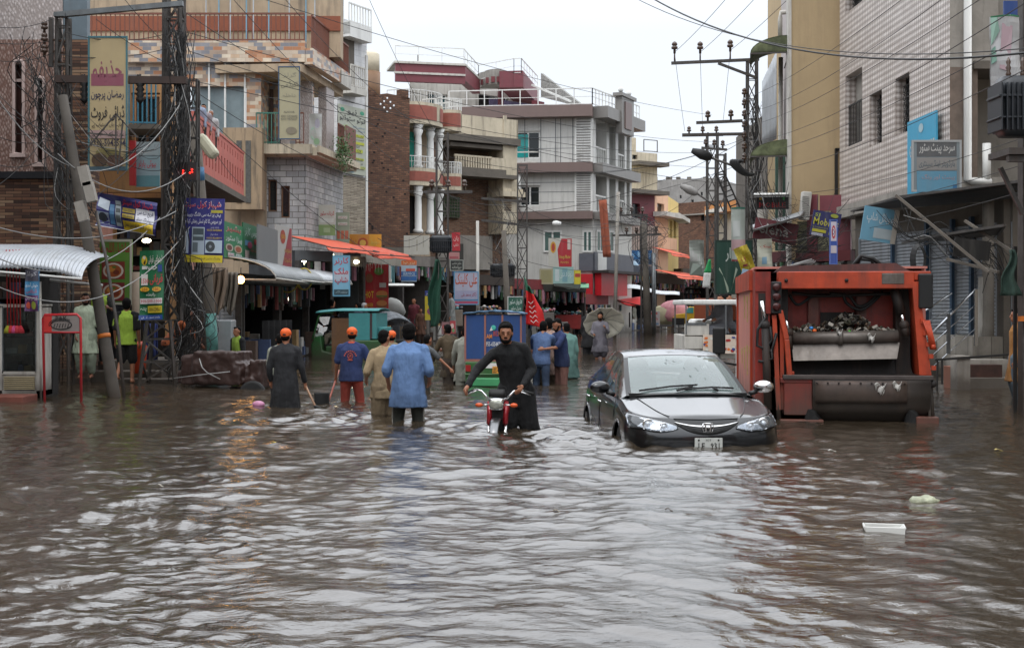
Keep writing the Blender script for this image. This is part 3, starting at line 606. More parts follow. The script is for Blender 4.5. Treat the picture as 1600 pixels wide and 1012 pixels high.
# ================= balcony house with round white columns
F = Fa(640, 62, 716, 66); b = bld('column_house', F, 'white and terracotta house with two rounded balconies carried on round white columns')
zA = (F.z(665,165), F.z(665,197)); zC = (F.z(665,262), F.z(665,292))
mb = MB(F.M); mb.box(0,F.L,1.6,8,ZB,F.z(665,150)); mb.build('wall', m_beige, b)
m_ter = M('terracotta_panel','8c4c3e',.6,streak=.3)
def rbal(zt, zb, nm):
 for (ua, ub) in ((0.0, F.u(694)), (F.u(694)+.05, F.L)):
  g1 = MB(F.M); g2 = MB(F.M); g3 = MB(F.M)
  w = ub-ua
  pl = lambda k, o: (ua+w*(.5-.5*math.cos(PI*k)) , 1.2-(1.2+.5+o)*math.sin(PI*k)**.6)
  N = 14; pts = [pl(i/N, 0) for i in range(N+1)]
  for i in range(N):
   (x0,y0),(x1,y1) = pts[i], pts[i+1]
   g1.add([(x0,y0,zb),(x1,y1,zb),(x1,y1,zt),(x0,y0,zt),(x0,y0+.12,zb),(x1,y1+.12,zb),(x1,y1+.12,zt),(x0,y0+.12,zt)],[(0,1,2,3),(7,6,5,4),(3,2,6,7),(1,0,4,5)])
   if i % 7 not in (0,):
    e = .012; g2.add([(x0,y0-e-.01,zb+.2),(x1,y1-e-.01,zb+.2),(x1,y1-e-.01,zt-.15),(x0,y0-e-.01,zt-.15)],[(0,1,2,3)])
   g3.beam((x0,y0+.03,zt+.55),(x1,y1+.03,zt+.55),.04); g3.beam((x0,y0+.03,zt),(x0,y0+.03,zt+.55),.025); g3.beam(((x0+x1)/2,(y0+y1)/2,zt),((x0+x1)/2,(y0+y1)/2,zt+.55),.02); g3.beam((x0,y0+.03,zt+.3),(x1,y1+.03,zt+.3),.02)
  g1.add([(x,y,zb+.02) for x,y in pts]+[(ub,1.7,zb+.02),(ua,1.7,zb+.02)],[tuple(range(N+3))]); g1.build(nm, m_cream, b); g2.build('terracotta_panel', m_ter, b); g3.build('white_railing', m_white, b)
rbal(zA[0]+.05, zA[1], 'upper_balcony'); rbal(zC[0]-.1, zC[1], 'lower_balcony')
for x in (659, 678, 692):
 for z0, z1 in ((F.z(665,262)-.1, zA[1]), (F.z(665,365), zC[1])):
  u = F.u(x,.2); mb = MB(F.M); mb.loft([(u,.0,z0,.24,.24),(u,.0,z0+.12,.24,.24),(u,.0,z0+.2,.17,.17),(u,.0,z0+(z1-z0)*.6,.17,.17),(u,.0,z1-.55,.15,.15),(u,.0,z1-.3,.24,.24),(u,.0,z1-.2,.18,.18),(u,.0,z1-.02,.27,.27)],14); mb.build('column', m_white, b)
for z0, z1 in ((zC[0], zA[1]), (F.z(665,365), zC[1])):
 mb = MB(F.M); mb.box(F.u(648),F.u(688),1.35,1.4,z0+.1,z1-.3); mb.build('door_opening', m_dark, b)
 mb = MB(F.M)
 if z0 == zC[0]:
  for x0, x1 in ((646,655),(663,672)): mb.box(F.u(x0),F.u(x1),.9,.95,z0+.1,z1-.2)
  mb.build('teal_curtain', m_curt, b)
 else:
  for x0, x1 in ((646,652),(684,690)): mb.box(F.u(x0),F.u(x1),1.2,1.3,z0+.1,z1-.2)
  mb.build('wooden_door', m_wood, b)
# ================= concrete and cream house
F = Fa(702, 68, 806, 70.5); b = bld('weathered_house', F, 'weathered cream and brick house with slatted balcony left of the big pale panelled building')
mb = MB(F.M); mb.box(0,F.L,1.2,8,ZB,F.z(750,190)); mb.build('wall', m_brick2, b)
mb = MB(F.M); mb.box(-.1,F.L,-.2,0,F.z(750,213),F.z(750,183)); mb.box(F.L-.12,F.L,-.2,3,F.z(750,213),F.z(750,183)); mb.box(F.u(785)-.1,F.u(785)+.1,-.25,-.18,F.z(750,213),F.z(750,178)); mb.build('roof_parapet', m_cream, b)
mb = MB(F.M); mb.box(-.2,F.L+.1,-.3,2,F.z(750,224),F.z(750,213)); mb.box(0,F.u(783),-.1,1.2,F.z(750,232),F.z(750,226)); mb.build('roof_slab', m_concd, b)
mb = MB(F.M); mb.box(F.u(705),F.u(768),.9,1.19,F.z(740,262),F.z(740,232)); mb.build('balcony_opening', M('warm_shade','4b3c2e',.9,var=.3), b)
mb = MB(F.M); mb.box(-.2,F.u(785),-.35,1.2,F.z(750,275),F.z(750,264)); mb.box(-.2,F.L-.2,-.5,.8,F.z(750,278),F.z(750,272)); mb.build('balcony_slab', m_concd, b)
mb = MB(F.M); u = F.u(706)
while u < F.u(762): mb.box(u,u+.09,-.33,-.25,F.z(750,264),F.z(750,248)); u += .155
mb.box(F.u(705),F.u(763),-.34,-.24,F.z(750,248),F.z(750,245)); mb.box(F.u(762),F.u(785),-.34,-.2,F.z(750,268),F.z(750,246)); mb.build('slatted_balustrade', m_cream, b)
mb = MB(F.M); mb.box(0,F.u(744),.9,1.19,F.z(740,300),F.z(740,278)); mb.box(F.u(784),F.L,-.1,1.3,F.z(790,365),F.z(790,225)); mb.build('cream_wall', m_cream, b)
mb = MB(F.M)
for k in range(9): mb.box(F.u(786),F.u(797),-.14,-.09,F.z(790,300+k*3.6),F.z(790,298+k*3.6))
mb.build('vent_louvres', M('louvre_brown','6b5a48',.8), b)
mb = MB(F.M); a,bb,c,d = F.r(697,305,736,338); u = a
mb.box(a,bb,1.0,1.19,c,d,1)
while u < bb: mb.box(u,u+.03,.9,.93,c,d); u += .16
z = c
while z < d: mb.box(a,bb,.88,.91,z,z+.03); z += .16
mb.build('lattice_window', [m_concd, M('mossy_green','4a6142',.9,var=.5,vs=8)], b)
mb = MB(F.M); mb.box(F.u(702),F.u(786),.95,1.19,F.z(740,420),F.z(740,366)); mb.build('lower_wall', m_conc, b)
mb = MB(F.M); mb.box(F.u(718),F.u(738),.8,.94,F.z(740,410),F.z(740,380)); mb.build('grille_window', M('grille_dark','3d3a35',.7,var=.5,vs=20), b)
mb = MB(F.M); mb.box(F.u(778),F.u(812),-.5,1,F.z(790,308),F.z(790,300)); mb.box(F.u(781),F.u(812),-.3,1,F.z(790,300),F.z(790,295)); mb.build('cornice', m_cream, b)
# ================= big pale panelled building
A = Fa(640, 79.5, 927, 78); B = Fa(927, 78, 987, 84.5); b = bld('panelled_building', A, 'large four storey building in pale grey panels with brown floor bands and red roof pavilion')
ZT = A.z(900,167); fl = [A.z(900,p) for p in (185,255,270,331,343)]
hsA = [A.r(806,205,844,248), A.r(812,290,844,322), A.r(910,368,932,0)]
mb = MB(A.M); mb.holes(0, A.L, ZB, fl[0], [A.r(806,205,844,248),A.r(812,290,844,322)], .3); mb.box(.2,A.L-3,4,9,ZB,fl[0]); mb.build('front_wall', m_acm, b)
mb = MB(A.M)     # panel joints
for x in (820,845,868,876,895,905): u = A.u(x); mb.box(u-.02,u+.02,-.008,0,fl[2],fl[0])
for p in (215,232,285,300,316): z = A.z(870,p); mb.box(A.u(806),A.L-1,-.006,0,z-.015,z+.015)
mb.build('panel_joint', M('joint_dark','55585c',.7), b)
mb = MB(A.M); mb.box(A.u(898),A.u(926),-.12,0,fl[1],fl[0]); mb.box(A.u(898),A.u(926),-.12,0,fl[3],fl[2]); mb.build('louvre_panel', m_white, b)
mb = MB(A.M)
for k in range(17):
 for za, zb_ in ((fl[1],fl[0]),(fl[3],fl[2])): z = za+(zb_-za)*(k+.5)/17; mb.box(A.u(901),A.u(923),-.15,-.12,z-.03,z+.03)
mb.build('louvre_slat', m_acg, b)
mb = MB(A.M); mb.box(A.u(712),A.L+.0,-.9,.0,fl[0],ZT); mb.build('roof_band', m_acb, b)
mb = MB(A.M); mb.box(A.u(806),A.L,-.6,0,fl[2],fl[1]); mb.build('floor_band', m_acb, b)
mb = MB(A.M); mb.box(A.u(800),A.L,-.6,0,fl[4],fl[3]); mb.build('floor_band', m_acb, b)
mb = MB(B.M); mb.box(-.0,B.L,-.9,0,fl[0],ZT); mb.box(-.0,B.L,-.6,0,fl[2],fl[1]); mb.box(0,B.L,-.6,0,fl[4],fl[3]); mb.build('side_band', m_acg, b)
mb = MB(B.M); oo = []
for z0, z1 in ((fl[1],fl[0]),(fl[3],fl[2])):
 for x0, x1 in ((931,948),(952,962),(966,976),(979,984)): oo.append((B.u(x0),B.u(x1),z0+.05,z1-.05))
mb.holes(0,B.L,ZB,fl[0],oo,.8); mb.box(.2,B.L-.1,1.0,1.3,ZB,fl[0]); mb.quad((B.L,0,ZB),(B.L,9,ZB),(B.L,9,fl[0]),(B.L,0,fl[0])); mb.build('side_wall', m_acm, b)
for i, (a,bb,c,d) in enumerate(oo):
 k = MB(B.M); k.box(a,bb,.9,.98,c,d); k.build('glazing', m_glassd if i%4 != 1 else M('pale_glass','7f9096',.1,var=.3,vs=1), b)
mb = MB(B.M)
for z0 in (fl[1], fl[3]):
 for x0, x1 in ((931,948),(966,976)):
  rail(mb, (B.u(x0),.1,z0), (B.u(x1),.1,z0), 1.0, .32, .03, .05)
mb.build('side_railing', m_white, b)
win(A, b, (806,205,844,248), m_white, m_glassd, 2, 1, f=.09); k = MB(A.M); a,bb,c,d = A.r(808,210,825,246); k.box(a,bb,.08,.12,c,d); k.build('teal_blind', m_glasst, b)
win(A, b, (812,290,844,322), m_white, m_glassd, 2, 1, f=.09)
mb = MB(A.M); mb.box(A.u(806),A.u(840),-.5,0,A.z(820,262),A.z(820,254)); mb.box(A.u(806),A.u(843),-.45,-.4,A.z(820,240),A.z(820,238)); mb.build('window_ledge', m_whited, b)
for x in (803, 808, 813):
 mb = MB(A.M); u = A.u(x); mb.tube([(u,-.35,fl[3]),(u,-.35,fl[1])], .07, 8); mb.build('drain_pipe', m_white, b)
mb = MB(A.M); q0 = A.M @ Vector((A.u(705),-.7,ZT)); q1 = A.M @ Vector((A.L,-.7,ZT)); q2 = B.M @ Vector((B.L,-.5,ZT)); mb.M = Matrix(); rail(mb, q0, q1, .95, 1.0, .03, .03, mid=True); rail(mb, q1, q2, .95, .5, .03, .03, mid=True); mb.build('roof_railing', m_white, b)
mb = MB(B.M); mb.box(B.u(947),B.u(966),-1.0,-.6,ZT-1.3,B.z(955,150)); mb.box(B.u(945),B.u(968),-1.1,-.5,B.z(955,155),B.z(955,150)); mb.build('sign_pylon', m_acg, b)
mb = MB(B.M); mb.box(B.u(951),B.u(961),-1.08,-1.0,ZT-1.0,B.z(955,162)); mb.build('pylon_panel', m_acb, b)
mb = MB(B.M)
for x in (950,963): c = (B.u(x),-.8,B.z(955,144)); mb.ell(c,.16,0); mb.beam((c[0],c[1],B.z(955,150)),c,.05,.05,0)
mb.build('globe_lamp', m_white, b)
# roof pavilion
PV = Fa(618, 80, 727, 81); P2 = Fa(727, 81, 750, 86); P3 = Fa(745,86,805,86); P4 = Fa(803, 84.5, 818, 84.5); P5 = Fa(817,84.5,842,92)
zt0, zt1 = PV.z(670,101), PV.z(670,129)
mb = MB(PV.M); mb.box(0,PV.L,0,.3,zt1,zt0); mb.M = P2.M; mb.box(0,P2.L,0,.5,zt1+.2,zt0); mb.M = P4.M; mb.box(0,P4.L,0,1.5,P4.z(810,136),P4.z(810,115)); mb.M = P5.M; mb.box(0,P5.L,0,1.5,P5.z(825,145),P5.z(825,120)); mb.build('pavilion_parapet', m_maroon, b)
mb = MB(PV.M); mb.box(-.1,PV.L,-.08,0,zt0-.62,zt0-.5); mb.box(-.1,PV.L+.05,-.1,3,zt0,zt0+.12); mb.M = P2.M; mb.box(0,P2.L,-.05,.5,zt0,zt0+.12); mb.build('parapet_trim', m_whited, b)
mb = MB(PV.M); mb.add([(.3,.3,zt1),(PV.L,.3,zt1),(PV.L,3,zt1+.9),(1.6,3,zt1+.9),(.3,.3,zt0),(PV.L,.3,zt0),(PV.L,3,zt0),(1.6,3,zt0)],[(3,2,1,0),(4,5,6,7),(0,3,7,4),(1,5,6,2)]); mb.build('pavilion_soffit', m_whited, b)
mb = MB(P3.M); w = P3.L; N = 14; z0 = P3.z(775,135); z1 = P3.z(775,112)
pt = [(w*(i/N), 1.0-2.0*math.sin(PI*i/N)) for i in range(N+1)]
for (x0,y0),(x1,y1) in zip(pt,pt[1:]): mb.add([(x0,y0,z0),(x1,y1,z0),(x1,y1,z1),(x0,y0,z1)],[(0,1,2,3)])
mb.add([(x,y,z0) for x,y in pt],[tuple(range(N+1))]); mb.add([(x,y,z1) for x,y in pt],[tuple(range(N+1))]); mb.build('curved_bay', M('weathered_grey','86827c',.8,var=.3,vs=2,streak=.7), b)
mb = MB(P3.M)
for i in range(2,N-1,2):
 x,y = pt[i]; mb.box(x-.12,x+.12,y-.1,y+.05,z0+.1,z0+.45)
mb.build('bay_tab', M('bay_maroon','6a3034',.7), b)
QW = Fa(640, 84, 840, 92)
mb = MB(QW.M); mb.holes(0,QW.L,ZT-.3,QW.z(700,118),[QW.r(669,146,699,178),QW.r(748,150,795,182)],.3); mb.build('pavilion_wall', m_whited, b)
win(QW, b, (669,146,699,178), m_white, M('dark_teal_glass','24484c',.1,var=.3), 2, 1, f=.1)
mb = MB(QW.M); a,bb,c,d = QW.r(748,150,795,182); mb.box(a,bb,.31,.36,c,d); mb.build('pavilion_opening', m_dark, b)
mb = MB(QW.M); a,bb,c,d = QW.r(750,162,835,178); mb.box(a,bb,-.9,-.86,c,d); mb.build('patterned_fence', M('violet_pattern','6f6888',.7,var=.5,vs=9), b)
mb = MB(QW.M); u = QW.u(774,1); mb.tube([(u,-1.5,ZT),(u,-1.5,QW.z(774,128))],.2,10); mb.build('red_column', m_maroon, b)
mb = MB(); rail(mb, PV.M@Vector((0,.1,zt0+.1)), PV.M@Vector((PV.L,.1,zt0+.1)), .95, 1.2, .02, .025, mid=True); rail(mb, P2.M@Vector((0,.1,zt0+.1)), P2.M@Vector((P2.L,.1,zt0)), .95, 1.2, .02, .025, mid=True)
a = P2.M@Vector((P2.L,.1,zt0-.0)); c = P4.M@Vector((0,.1,P4.z(810,115))); d = P5.M@Vector((0,.1,P4.z(810,115))); e = P5.M@Vector((P5.L,.1,P5.z(825,120))); rail(mb,a,c,.95,1.2,.02,.025,mid=True); rail(mb,c,d,.95,1.2,.02,.025,mid=True); rail(mb,d,e,.95,1.2,.02,.025,mid=True); mb.build('pavilion_railing', m_white, b)
mb = MB(); mb.beam(W(653,102,81),W(653,86,81),.06); mb.build('antenna', m_steeld, b)
ST = Fa(838, 86, 905, 84)     # roof stair: grey lattice screen, red steps
mb = MB(ST.M); z0 = ZT; zA = ST.z(842,112); zB = ST.z(903,165); mb.prism([(0,ST.z(842,150)),(ST.L,zB-.1),(ST.L,zB),(0,zA)], .5, .8); mb.build('stair_screen', M('lattice_grey','8f8e8a',.85,var=.6,vs=14,bump=1,bs=9), b)
mb = MB(ST.M); n = 12
for i in range(n): u = ST.L*(i/n)*.95; z = zA-1.9+(zB-zA)*(i/n)*1.0; mb.box(u,u+ST.L/n,-.5,.5,z-.25,z)
mb.build('stair', m_maroon, b)
mb = MB(ST.M); mb.beam((0,-.5,zA-.9),(ST.L*.92,-.5,zB+.2),.12,.12); mb.build('stair_handrail', m_white, b)
# ground storeys of the panelled building
G = Fa(846, 77, 985, 84)
mb = MB(G.M);
for i,(x0,x1) in enumerate(((911,925),(932,942),(946,956))): pass
z = lambda p: A.z(900,p)
for i,(x0,x1) in enumerate(((849,878),(910,926),(931,942),(945,958))):
 FF = A if x1 <= 927 else B
 win(FF, b, (x0,360,x1,394), m_white, M('greenish_glass','4d6460',.1,var=.3,vs=1), 2, 1, dep=-.04, f=.1)
mb = MB(B.M); mb.box(0,B.L,-.12,0,B.z(950,424),B.z(950,396)); mb.M = A.M; mb.box(A.u(905),A.L,-.12,0,A.z(915,424),A.z(915,396)); mb.build('grey_fascia', M('slate_fascia','54565e',.5), b)
mb = MB(B.M); mb.box(B.u(931),B.u(944),-.16,-.12,B.z(940,424),B.z(940,396)); mb.build('white_fascia_panel', m_white, b)
mb = MB(A.M); mb.box(A.u(908),A.L,-.5,-.1,A.z(915,462),A.z(915,428)); mb.M = B.M; mb.box(0,B.u(968),-.5,-.1,B.z(950,462),B.z(950,428)); mb.build('red_shopfront', M('bright_red_shutter','b01420',.45,var=.12), b)
mb = MB(B.M); mb.box(-.2,B.L,-1.0,.0,B.z(950,428),B.z(950,424)); mb.build('shopfront_canopy', M('canopy_dark','2a2422',.7), b)
mb = MB(); p = W(941,312,77.2); mb.sheet(lambda u,v: p+Vector((.1*math.sin(u*9)+ (u-.5)*.4 + v*.25, .08*math.cos(u*11), -v*3.3)), 8, 12, .02)
tag(mb.build('hanging_cloth', M('terracotta_cloth','9a5640',.9,var=.2), origin=tuple(p)), 'long terracotta cloth hanging from the side balcony of the panelled building', 'cloth')
# ================= far end buildings
def simple(name, label, F, ytop, mats, dep=10, holes=(), zb=ZB, extra=None):
 b = bld(name, F, label); mb = MB(F.M); hs = [F.r(*h) for h in holes]
 mb.holes(0,F.L,zb,F.z((F.P.x/F.P.y*FPX+800),ytop),hs,.3); zt = F.z((F.P.x/F.P.y*FPX+800),ytop)
 mb.box(.0,F.L,.35,dep,zb,zt); mb.quad((0,0,zt),(F.L,0,zt),(F.L,.4,zt),(0,.4,zt)); mb.quad((F.L,0,zb),(F.L,.4,zb),(F.L,.4,zt),(F.L,0,zt)); mb.quad((0,0,zb),(0,.4,zb),(0,.4,zt),(0,0,zt)); mb.build('wall', mats, b)
 for h in hs:
  k = MB(F.M); k.box(h[0],h[1],.25,.3,h[2],h[3]); k.build('window', m_glassd, b)
 return b
F = Fa(978, 112, 1027, 114); b = simple('cream_house', 'cream rooftop house with a projecting sun shade rising behind the panelled building', F, 236, m_cream, 10, [(988,242,996,249)])
mb = MB(F.M); mb.box(F.u(985),F.u(1006),1,5,F.z(1000,236),F.z(1000,213)); mb.build('stair_head', m_cream, b)
mb = MB(F.M); mb.box(F.u(984),F.L+.3,-1.2,0,F.z(1000,260),F.z(1000,254)); mb.build('sun_shade', m_concd, b)
mb = MB(F.M); rail(mb,(F.u(1006),0,F.z(1000,236)),(F.L,0,F.z(1000,236)),1,1,.03,.03); mb.build('railing', m_steeld, b)
F = Fa(980, 96, 1023, 98); b = simple('maroon_house', 'two storey house with maroon upper wall and grey shop level left of the peach house', F, 300, m_maroon, 10, [(988,318,1000,345)])
mb = MB(F.M); mb.box(-.4,F.L+.5,-1,0,F.z(1000,304),F.z(1000,298)); mb.build('eave', m_concd, b)
mb = MB(F.M); mb.box(0,F.L,-.3,0,F.z(1000,420),F.z(1000,352)); mb.build('panelled_front', M('pinkish_panel','96867c',.7,var=.15,streak=.4), b)
mb = MB(F.M)
for k in range(12): u = F.L*k/12; mb.box(u,u+.05,-.33,-.3,F.z(1000,400),F.z(1000,355))
mb.build('panel_rib', m_concd, b)
F = Fa(1022, 98, 1044, 101); b = simple('peach_house', 'peach plastered house front with projecting cornice between maroon and yellow houses', F, 300, m_peach, 10, [(1027,318,1038,340)])
mb = MB(F.M); mb.box(-.2,F.L+.3,-1.0,0,F.z(1033,340),F.z(1033,333)); mb.build('cornice', m_whited, b)
mb = MB(F.M); mb.box(0,F.L,-.7,0,F.z(1033,390),F.z(1033,372)); mb.build('balcony_front', m_peach, b)
F = Fa(1043, 101, 1060, 108); b = simple('yellow_house', 'narrow yellow house with pale cornice at the bend of the street', F, 306, m_yelp, 10, [(1047,345,1050,372),(1053,345,1056,372)])
mb = MB(F.M); mb.box(-.3,F.L+.4,-.9,0,F.z(1050,343),F.z(1050,337)); mb.build('cornice', m_whited, b)
F = Fa(1018, 190, 1118, 186); b = simple('unfinished_block', 'grey unfinished concrete block with rooftop columns on the far skyline', F, 282, M('far_grey_concrete','8a8783',.9,var=.3,vs=.6,streak=.5), 12, [(1045,312,1049,318),(1062,305,1065,310),(1080,312,1084,318),(1095,300,1098,306)])
mb = MB(F.M)
for x in (1022,1042,1045,1058,1075,1100): u = F.u(x); mb.box(u-.25,u+.25,.3,.8,F.z(x,282),F.z(x,276))
mb.build('rooftop_column', m_concd, b)
F = Fa(1056, 132, 1124, 128); b = simple('far_brick_house', 'dull red brick house with few openings closing the view down the street', F, 318, m_brick, 12, [(1070,340,1076,350),(1095,335,1101,345)])
mb = MB(F.M); mb.box(0,F.L,-.3,0,F.z(1090,336),F.z(1090,334)); mb.build('floor_band', m_conc, b)
F = Fa(1118, 106, 1180, 98); b = simple('white_arcade_house', 'white fronted house with small white arches and orange trim behind the right poles', F, 322, m_whited, 10, [(1128,372,1135,385)])
mb = MB(F.M); mb.box(-.3,F.L,-.8,0,F.z(1135,334),F.z(1135,319)); mb.build('orange_parapet', M('orange_trim','b07842',.7), b)
mb = MB(F.M)
for k in range(8): u = .2+k*.55; mb.box(u,u+.3,-.95,-.8,F.z(1135,333),F.z(1135,326))
mb.build('white_arch', m_white, b)
# background mass right of the truck and behind the poles
F = Fa(1150, 78, 1245, 60); b = simple('stained_grey_house', 'tall dark stained grey house front behind the right hand lattice poles', F, 215, m_concd, 8, [(1190,300,1205,330),(1170,330,1180,350)])
# ================= RIGHT 2: ochre gable building
A = Fa(1236, 39.2, 1330, 39.2); B = Fa(1219, 52, 1236, 39.2); b = bld('ochre_building', A, 'tall ochre plastered blank gable wall with a narrow pale street side and green awnings')
mb = MB(); q = [A.P, A.P+A.d*A.L, A.P+A.d*A.L+A.n*12.8, B.P+A.d*.2]
mb.add([(p.x,p.y,z) for z in (2.2,14) for p in q],[(0,1,5,4),(1,2,6,5),(2,3,7,6),(3,0,4,7),(3,2,1,0),(4,5,6,7)]); mb.build('gable_wall', m_yel, b)
mb = MB(B.M); mb.box(0,B.L-.02,-.03,.0,2.6,14); mb.build('street_wall', M('pale_pink_grey','a9a09c',.7,var=.15,streak=.4), b)
mb = MB(A.M); mb.box(-.09,.0,-.06,.25,2.2,14); mb.build('corner_trim', m_whited, b)
mb = MB(A.M); mb.box(.4,A.L,.4,3,ZB,2.2); mb.build('ground_wall', m_concd, b)
def awn(py0, py1):
 mb = MB();
 a = B.M@Vector((B.L-.1,-.02,0)); d = -B.n; al = -B.d; z1 = W(1236,py0,39.5).z; z0 = W(1236,py1,39.5).z; wd_ = 2.6
 mb.sheet(lambda u,v: a+al*(u*wd_)+d*(1.15*math.sin(v*PI/2))+Vector((0,0,z1-(z1-z0)*(1-math.cos(v*PI/2))+(-.08*abs(math.sin(u*22)) if v > .99 else 0))), 24, 8, .015)
 a2 = a+al*.01; mb.sheet(lambda u,v: a2+d*(1.15*math.sin(v*PI/2)*(u))+Vector((0,0,z1-(z1-z0)*(1-math.cos(v*PI/2)))), 6, 10, .012); mb.build('awning', M('green_camouflage','565c40',.85,var=.7,vs=3.5), b)
 mb = MB(); mb.beam(a+Vector((0,0,z0)),a+al*wd_+Vector((0,0,z0))+d*.1,.03); mb.beam(a+d*1.15+Vector((0,0,z0)), a+Vector((0,0,z0)), .04); mb.build('awning_frame', m_steeld, b)
awn(57,84); awn(219,245)
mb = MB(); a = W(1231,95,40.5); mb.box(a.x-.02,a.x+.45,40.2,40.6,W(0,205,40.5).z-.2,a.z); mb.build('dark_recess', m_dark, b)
mb = MB(); mb.tube([W(1226,18,41)+Vector((.4,0,0)),W(1220,20,41),W(1219,30,41),W(1219,56,41)],.07,8); mb.tube([W(1220,90,41.5),W(1219,390,41.5)],.07,8); mb.build('drain_pipe', m_whited, b)
mb = MB(); n = 10       # corrugated sheets bolted outside
p0 = W(1190,120,46); mb.sheet(lambda u,v: Vector((W(1191,0,46).x+u*(W(1214,0,43.5).x-W(1191,0,46).x), 46-2.4*u+.05*math.sin(u*60), (W(0,225,45).z*(1-v)+v*(W(0,120,45).z+u*(W(0,93,45).z-W(0,120,45).z))))), 60, 6, .012)
mb.build('corrugated_sheet', m_tin, b)
mb = MB(); x0 = W(1210,0,44).x; mb.box(x0,x0+.35,43.8,43.9,W(0,392,44).z,W(0,245,44).z); mb.build('green_shutter', M('dull_green','3c5a4e',.7,streak=.3), b)
mb = MB(A.M); mb.beam((A.u(1306),-.05,A.z(1306,233)),(A.u(1306),-.05,A.z(1306,313)),.08,.08); mb.beam((A.u(1305),-.05,A.z(1306,234)),(A.u(1313),-.05,A.z(1306,234)),.08,.08); mb.build('iron_post', m_grill, b)
# ================= RIGHT 1: embossed tile building
T = Fa(1312, 37.8, 1484, 29); b = bld('square_tile_building', T, 'right hand building clad in pale embossed square tiles above the roller shutters'); RT = T
zb = T.z(1400,299)
hs = [T.r(1321,112,1347,226), T.r(1359,144,1378,226), T.r(1399,118,1421,208), T.r(1321,-30,1347,12)]
mb = MB(T.M); mb.holes(0,T.L,zb,14,hs,.4); mb.quad((0,0,zb),(0,9,zb),(0,9,14),(0,0,14)); mb.build('street_wall', m_grid, b)
mb = MB(T.M); a,bb,c,d = hs[0]; mb.box(a,bb,.41,.5,c,d); mb.box(a,a+(bb-a)*.5,.3,.41,c,d,1); rail(mb,(a,.1,c),(bb,.1,c),1.15,.14,.012,.02,2); mb.build('balcony_opening', [M('warm_grey_inner','8d7f74',.8), m_conc, m_grill], b)
for h, cs in ((hs[1],.2),(hs[2],.2)): win(T, b, h, m_grill, m_glassd, 1, 1, dep=.3, grille=.2, px=False)
win(T, b, hs[3], m_grill, m_glassd, 1, 1, dep=.3, grille=.2, px=False)
mb = MB(T.M); mb.box(-.1,T.L+.1,-.12,1.2,zb-.35,zb-.02); mb.build('edge_slab', m_conc, b)
E = Fa(1484, 29, 1800, 29)
mb = MB(E.M); zs = E.z(1500,105); mb.box(0,E.u(1560),.002,.3,zs,14); mb.box(E.u(1560),E.L,.3,.6,zs,14); mb.box(0,.6,0,.3,3.9,zs); mb.box(.6,E.L,1.3,1.6,3.9,zs); mb.build('end_wall', m_conc, b)
mb = MB(E.M); mb.box(E.u(1520),E.L,-.1,1.3,zs-.05,zs+.12); mb.build('recess_slab', m_concd, b)
mb = MB(E.M); mb.box(0,.6,-.004,.0,3.9,zs); mb.build('bare_plaster_strip', M('bare_plaster','6f6258',.9,var=.3,streak=.6), b)
mb = MB(E.M); u = E.u(1509); mb.tube([(u,-.12,14),(u,-.12,E.z(1509,282)),(u+.1,-.12,E.z(1509,284)),(E.u(1545),-.12,E.z(1530,286))],.085,10); mb.build('drain_pipe', m_white, b)
mb = MB(E.M); u = E.u(1539); mb.tube([(u,-.1,E.z(1509,290)),(u,-.1,E.z(1509,225))],.09,10); mb.build('pipe_stub', m_white, b)
SH = Fa(1330, 36.6, 1575, 29.3); SF = Fa(1575, 29.3, 1800, 29.3)
mb = MB(SH.M); mb.box(0,SH.L,.12,1.0,ZB,4.1); mb.M = SF.M; mb.box(-.05,SF.L,.12,1,ZB,4.1); mb.build('ground_floor_wall', m_concd, b)
mb = MB(E.M); mb.box(.0,E.L,.0,1.6,3.92,4.25); mb.build('floor_slab', m_concd, b)
zz = lambda p, Y=31: EYE+(HZ-p)*Y/FPX
SB = zz(522.5,31.5)
for i,(x0,x1) in enumerate(((1340,1392),(1396,1444),(1450,1484),(1489,1515),(1520,1552))):
 shutter(SH, b, SH.u(x0), SH.u(x1), SB, 3.4, y=.1)
shutter(SF, b, .15, SF.L, -.05, 3.4, y=.1, lbl='brownish roller shutter')
mb = MB(SH.M)
for x in (1394,1447,1487,1517): u = SH.u(x); mb = MB(SH.M); mb.box(u-.045,u+.045,-.03,.07,SB,3.6); mb.build('blue_guide_rail', M('blue_guide','3f556a',.5,.3,streak=.3), b)
mb = MB(SH.M); u = SH.u(1560); mb.tube([(u,-.25,.0),(u,-.25,3.92)],.13,12); mb.build('concrete_column', m_conc, b)
mb = MB(SH.M); u = SH.u(1551); mb.tube([(u,-.35,.0),(u,-.35,zz(525,30)),(u+.12,-.3,zz(508,30)),(u+.14,-.3,2.2)],.12,12); mb.build('drain_pipe', m_whited, b)
# platform, steps and handrails
SHO = SH
t = thing('stone_platform', 'pale stone platform with steps below the roller shutters on the right', 'steps', (SH.P.x+2,29.5,0), SH.a)
mb = MB(SH.M); mb.box(0,SH.u(1568),-.75,.11,-.55,SB-.005); mb.M = SF.M; mb.box(-.1,SF.L,-.5,.11,-.55,-.05); mb.M = SH.M; mb.build('platform', BR('stone_slab',['9a948a','8b857b','a8a298'],'5a554d',.5,1.2,.01,.6,.2,off=.5,streak=.7), t)
mb = MB(SH.M); u0 = SH.u(1478)
for k in range(3): mb.box(u0-.9-k*.32, u0+.9, -1.05-k*.3, -.75-k*.3, -.55, SB-.14*(k+1))
mb.build('step', m_conc, t, bevel=.01)
t = thing('handrail', 'shiny steel handrails climbing to the right in front of the grey shutters', 'handrail', tuple(W(1450,560,29)))
mb = MB(); pc = M('polished_steel','b8bcc0',.2,.9,var=.08)
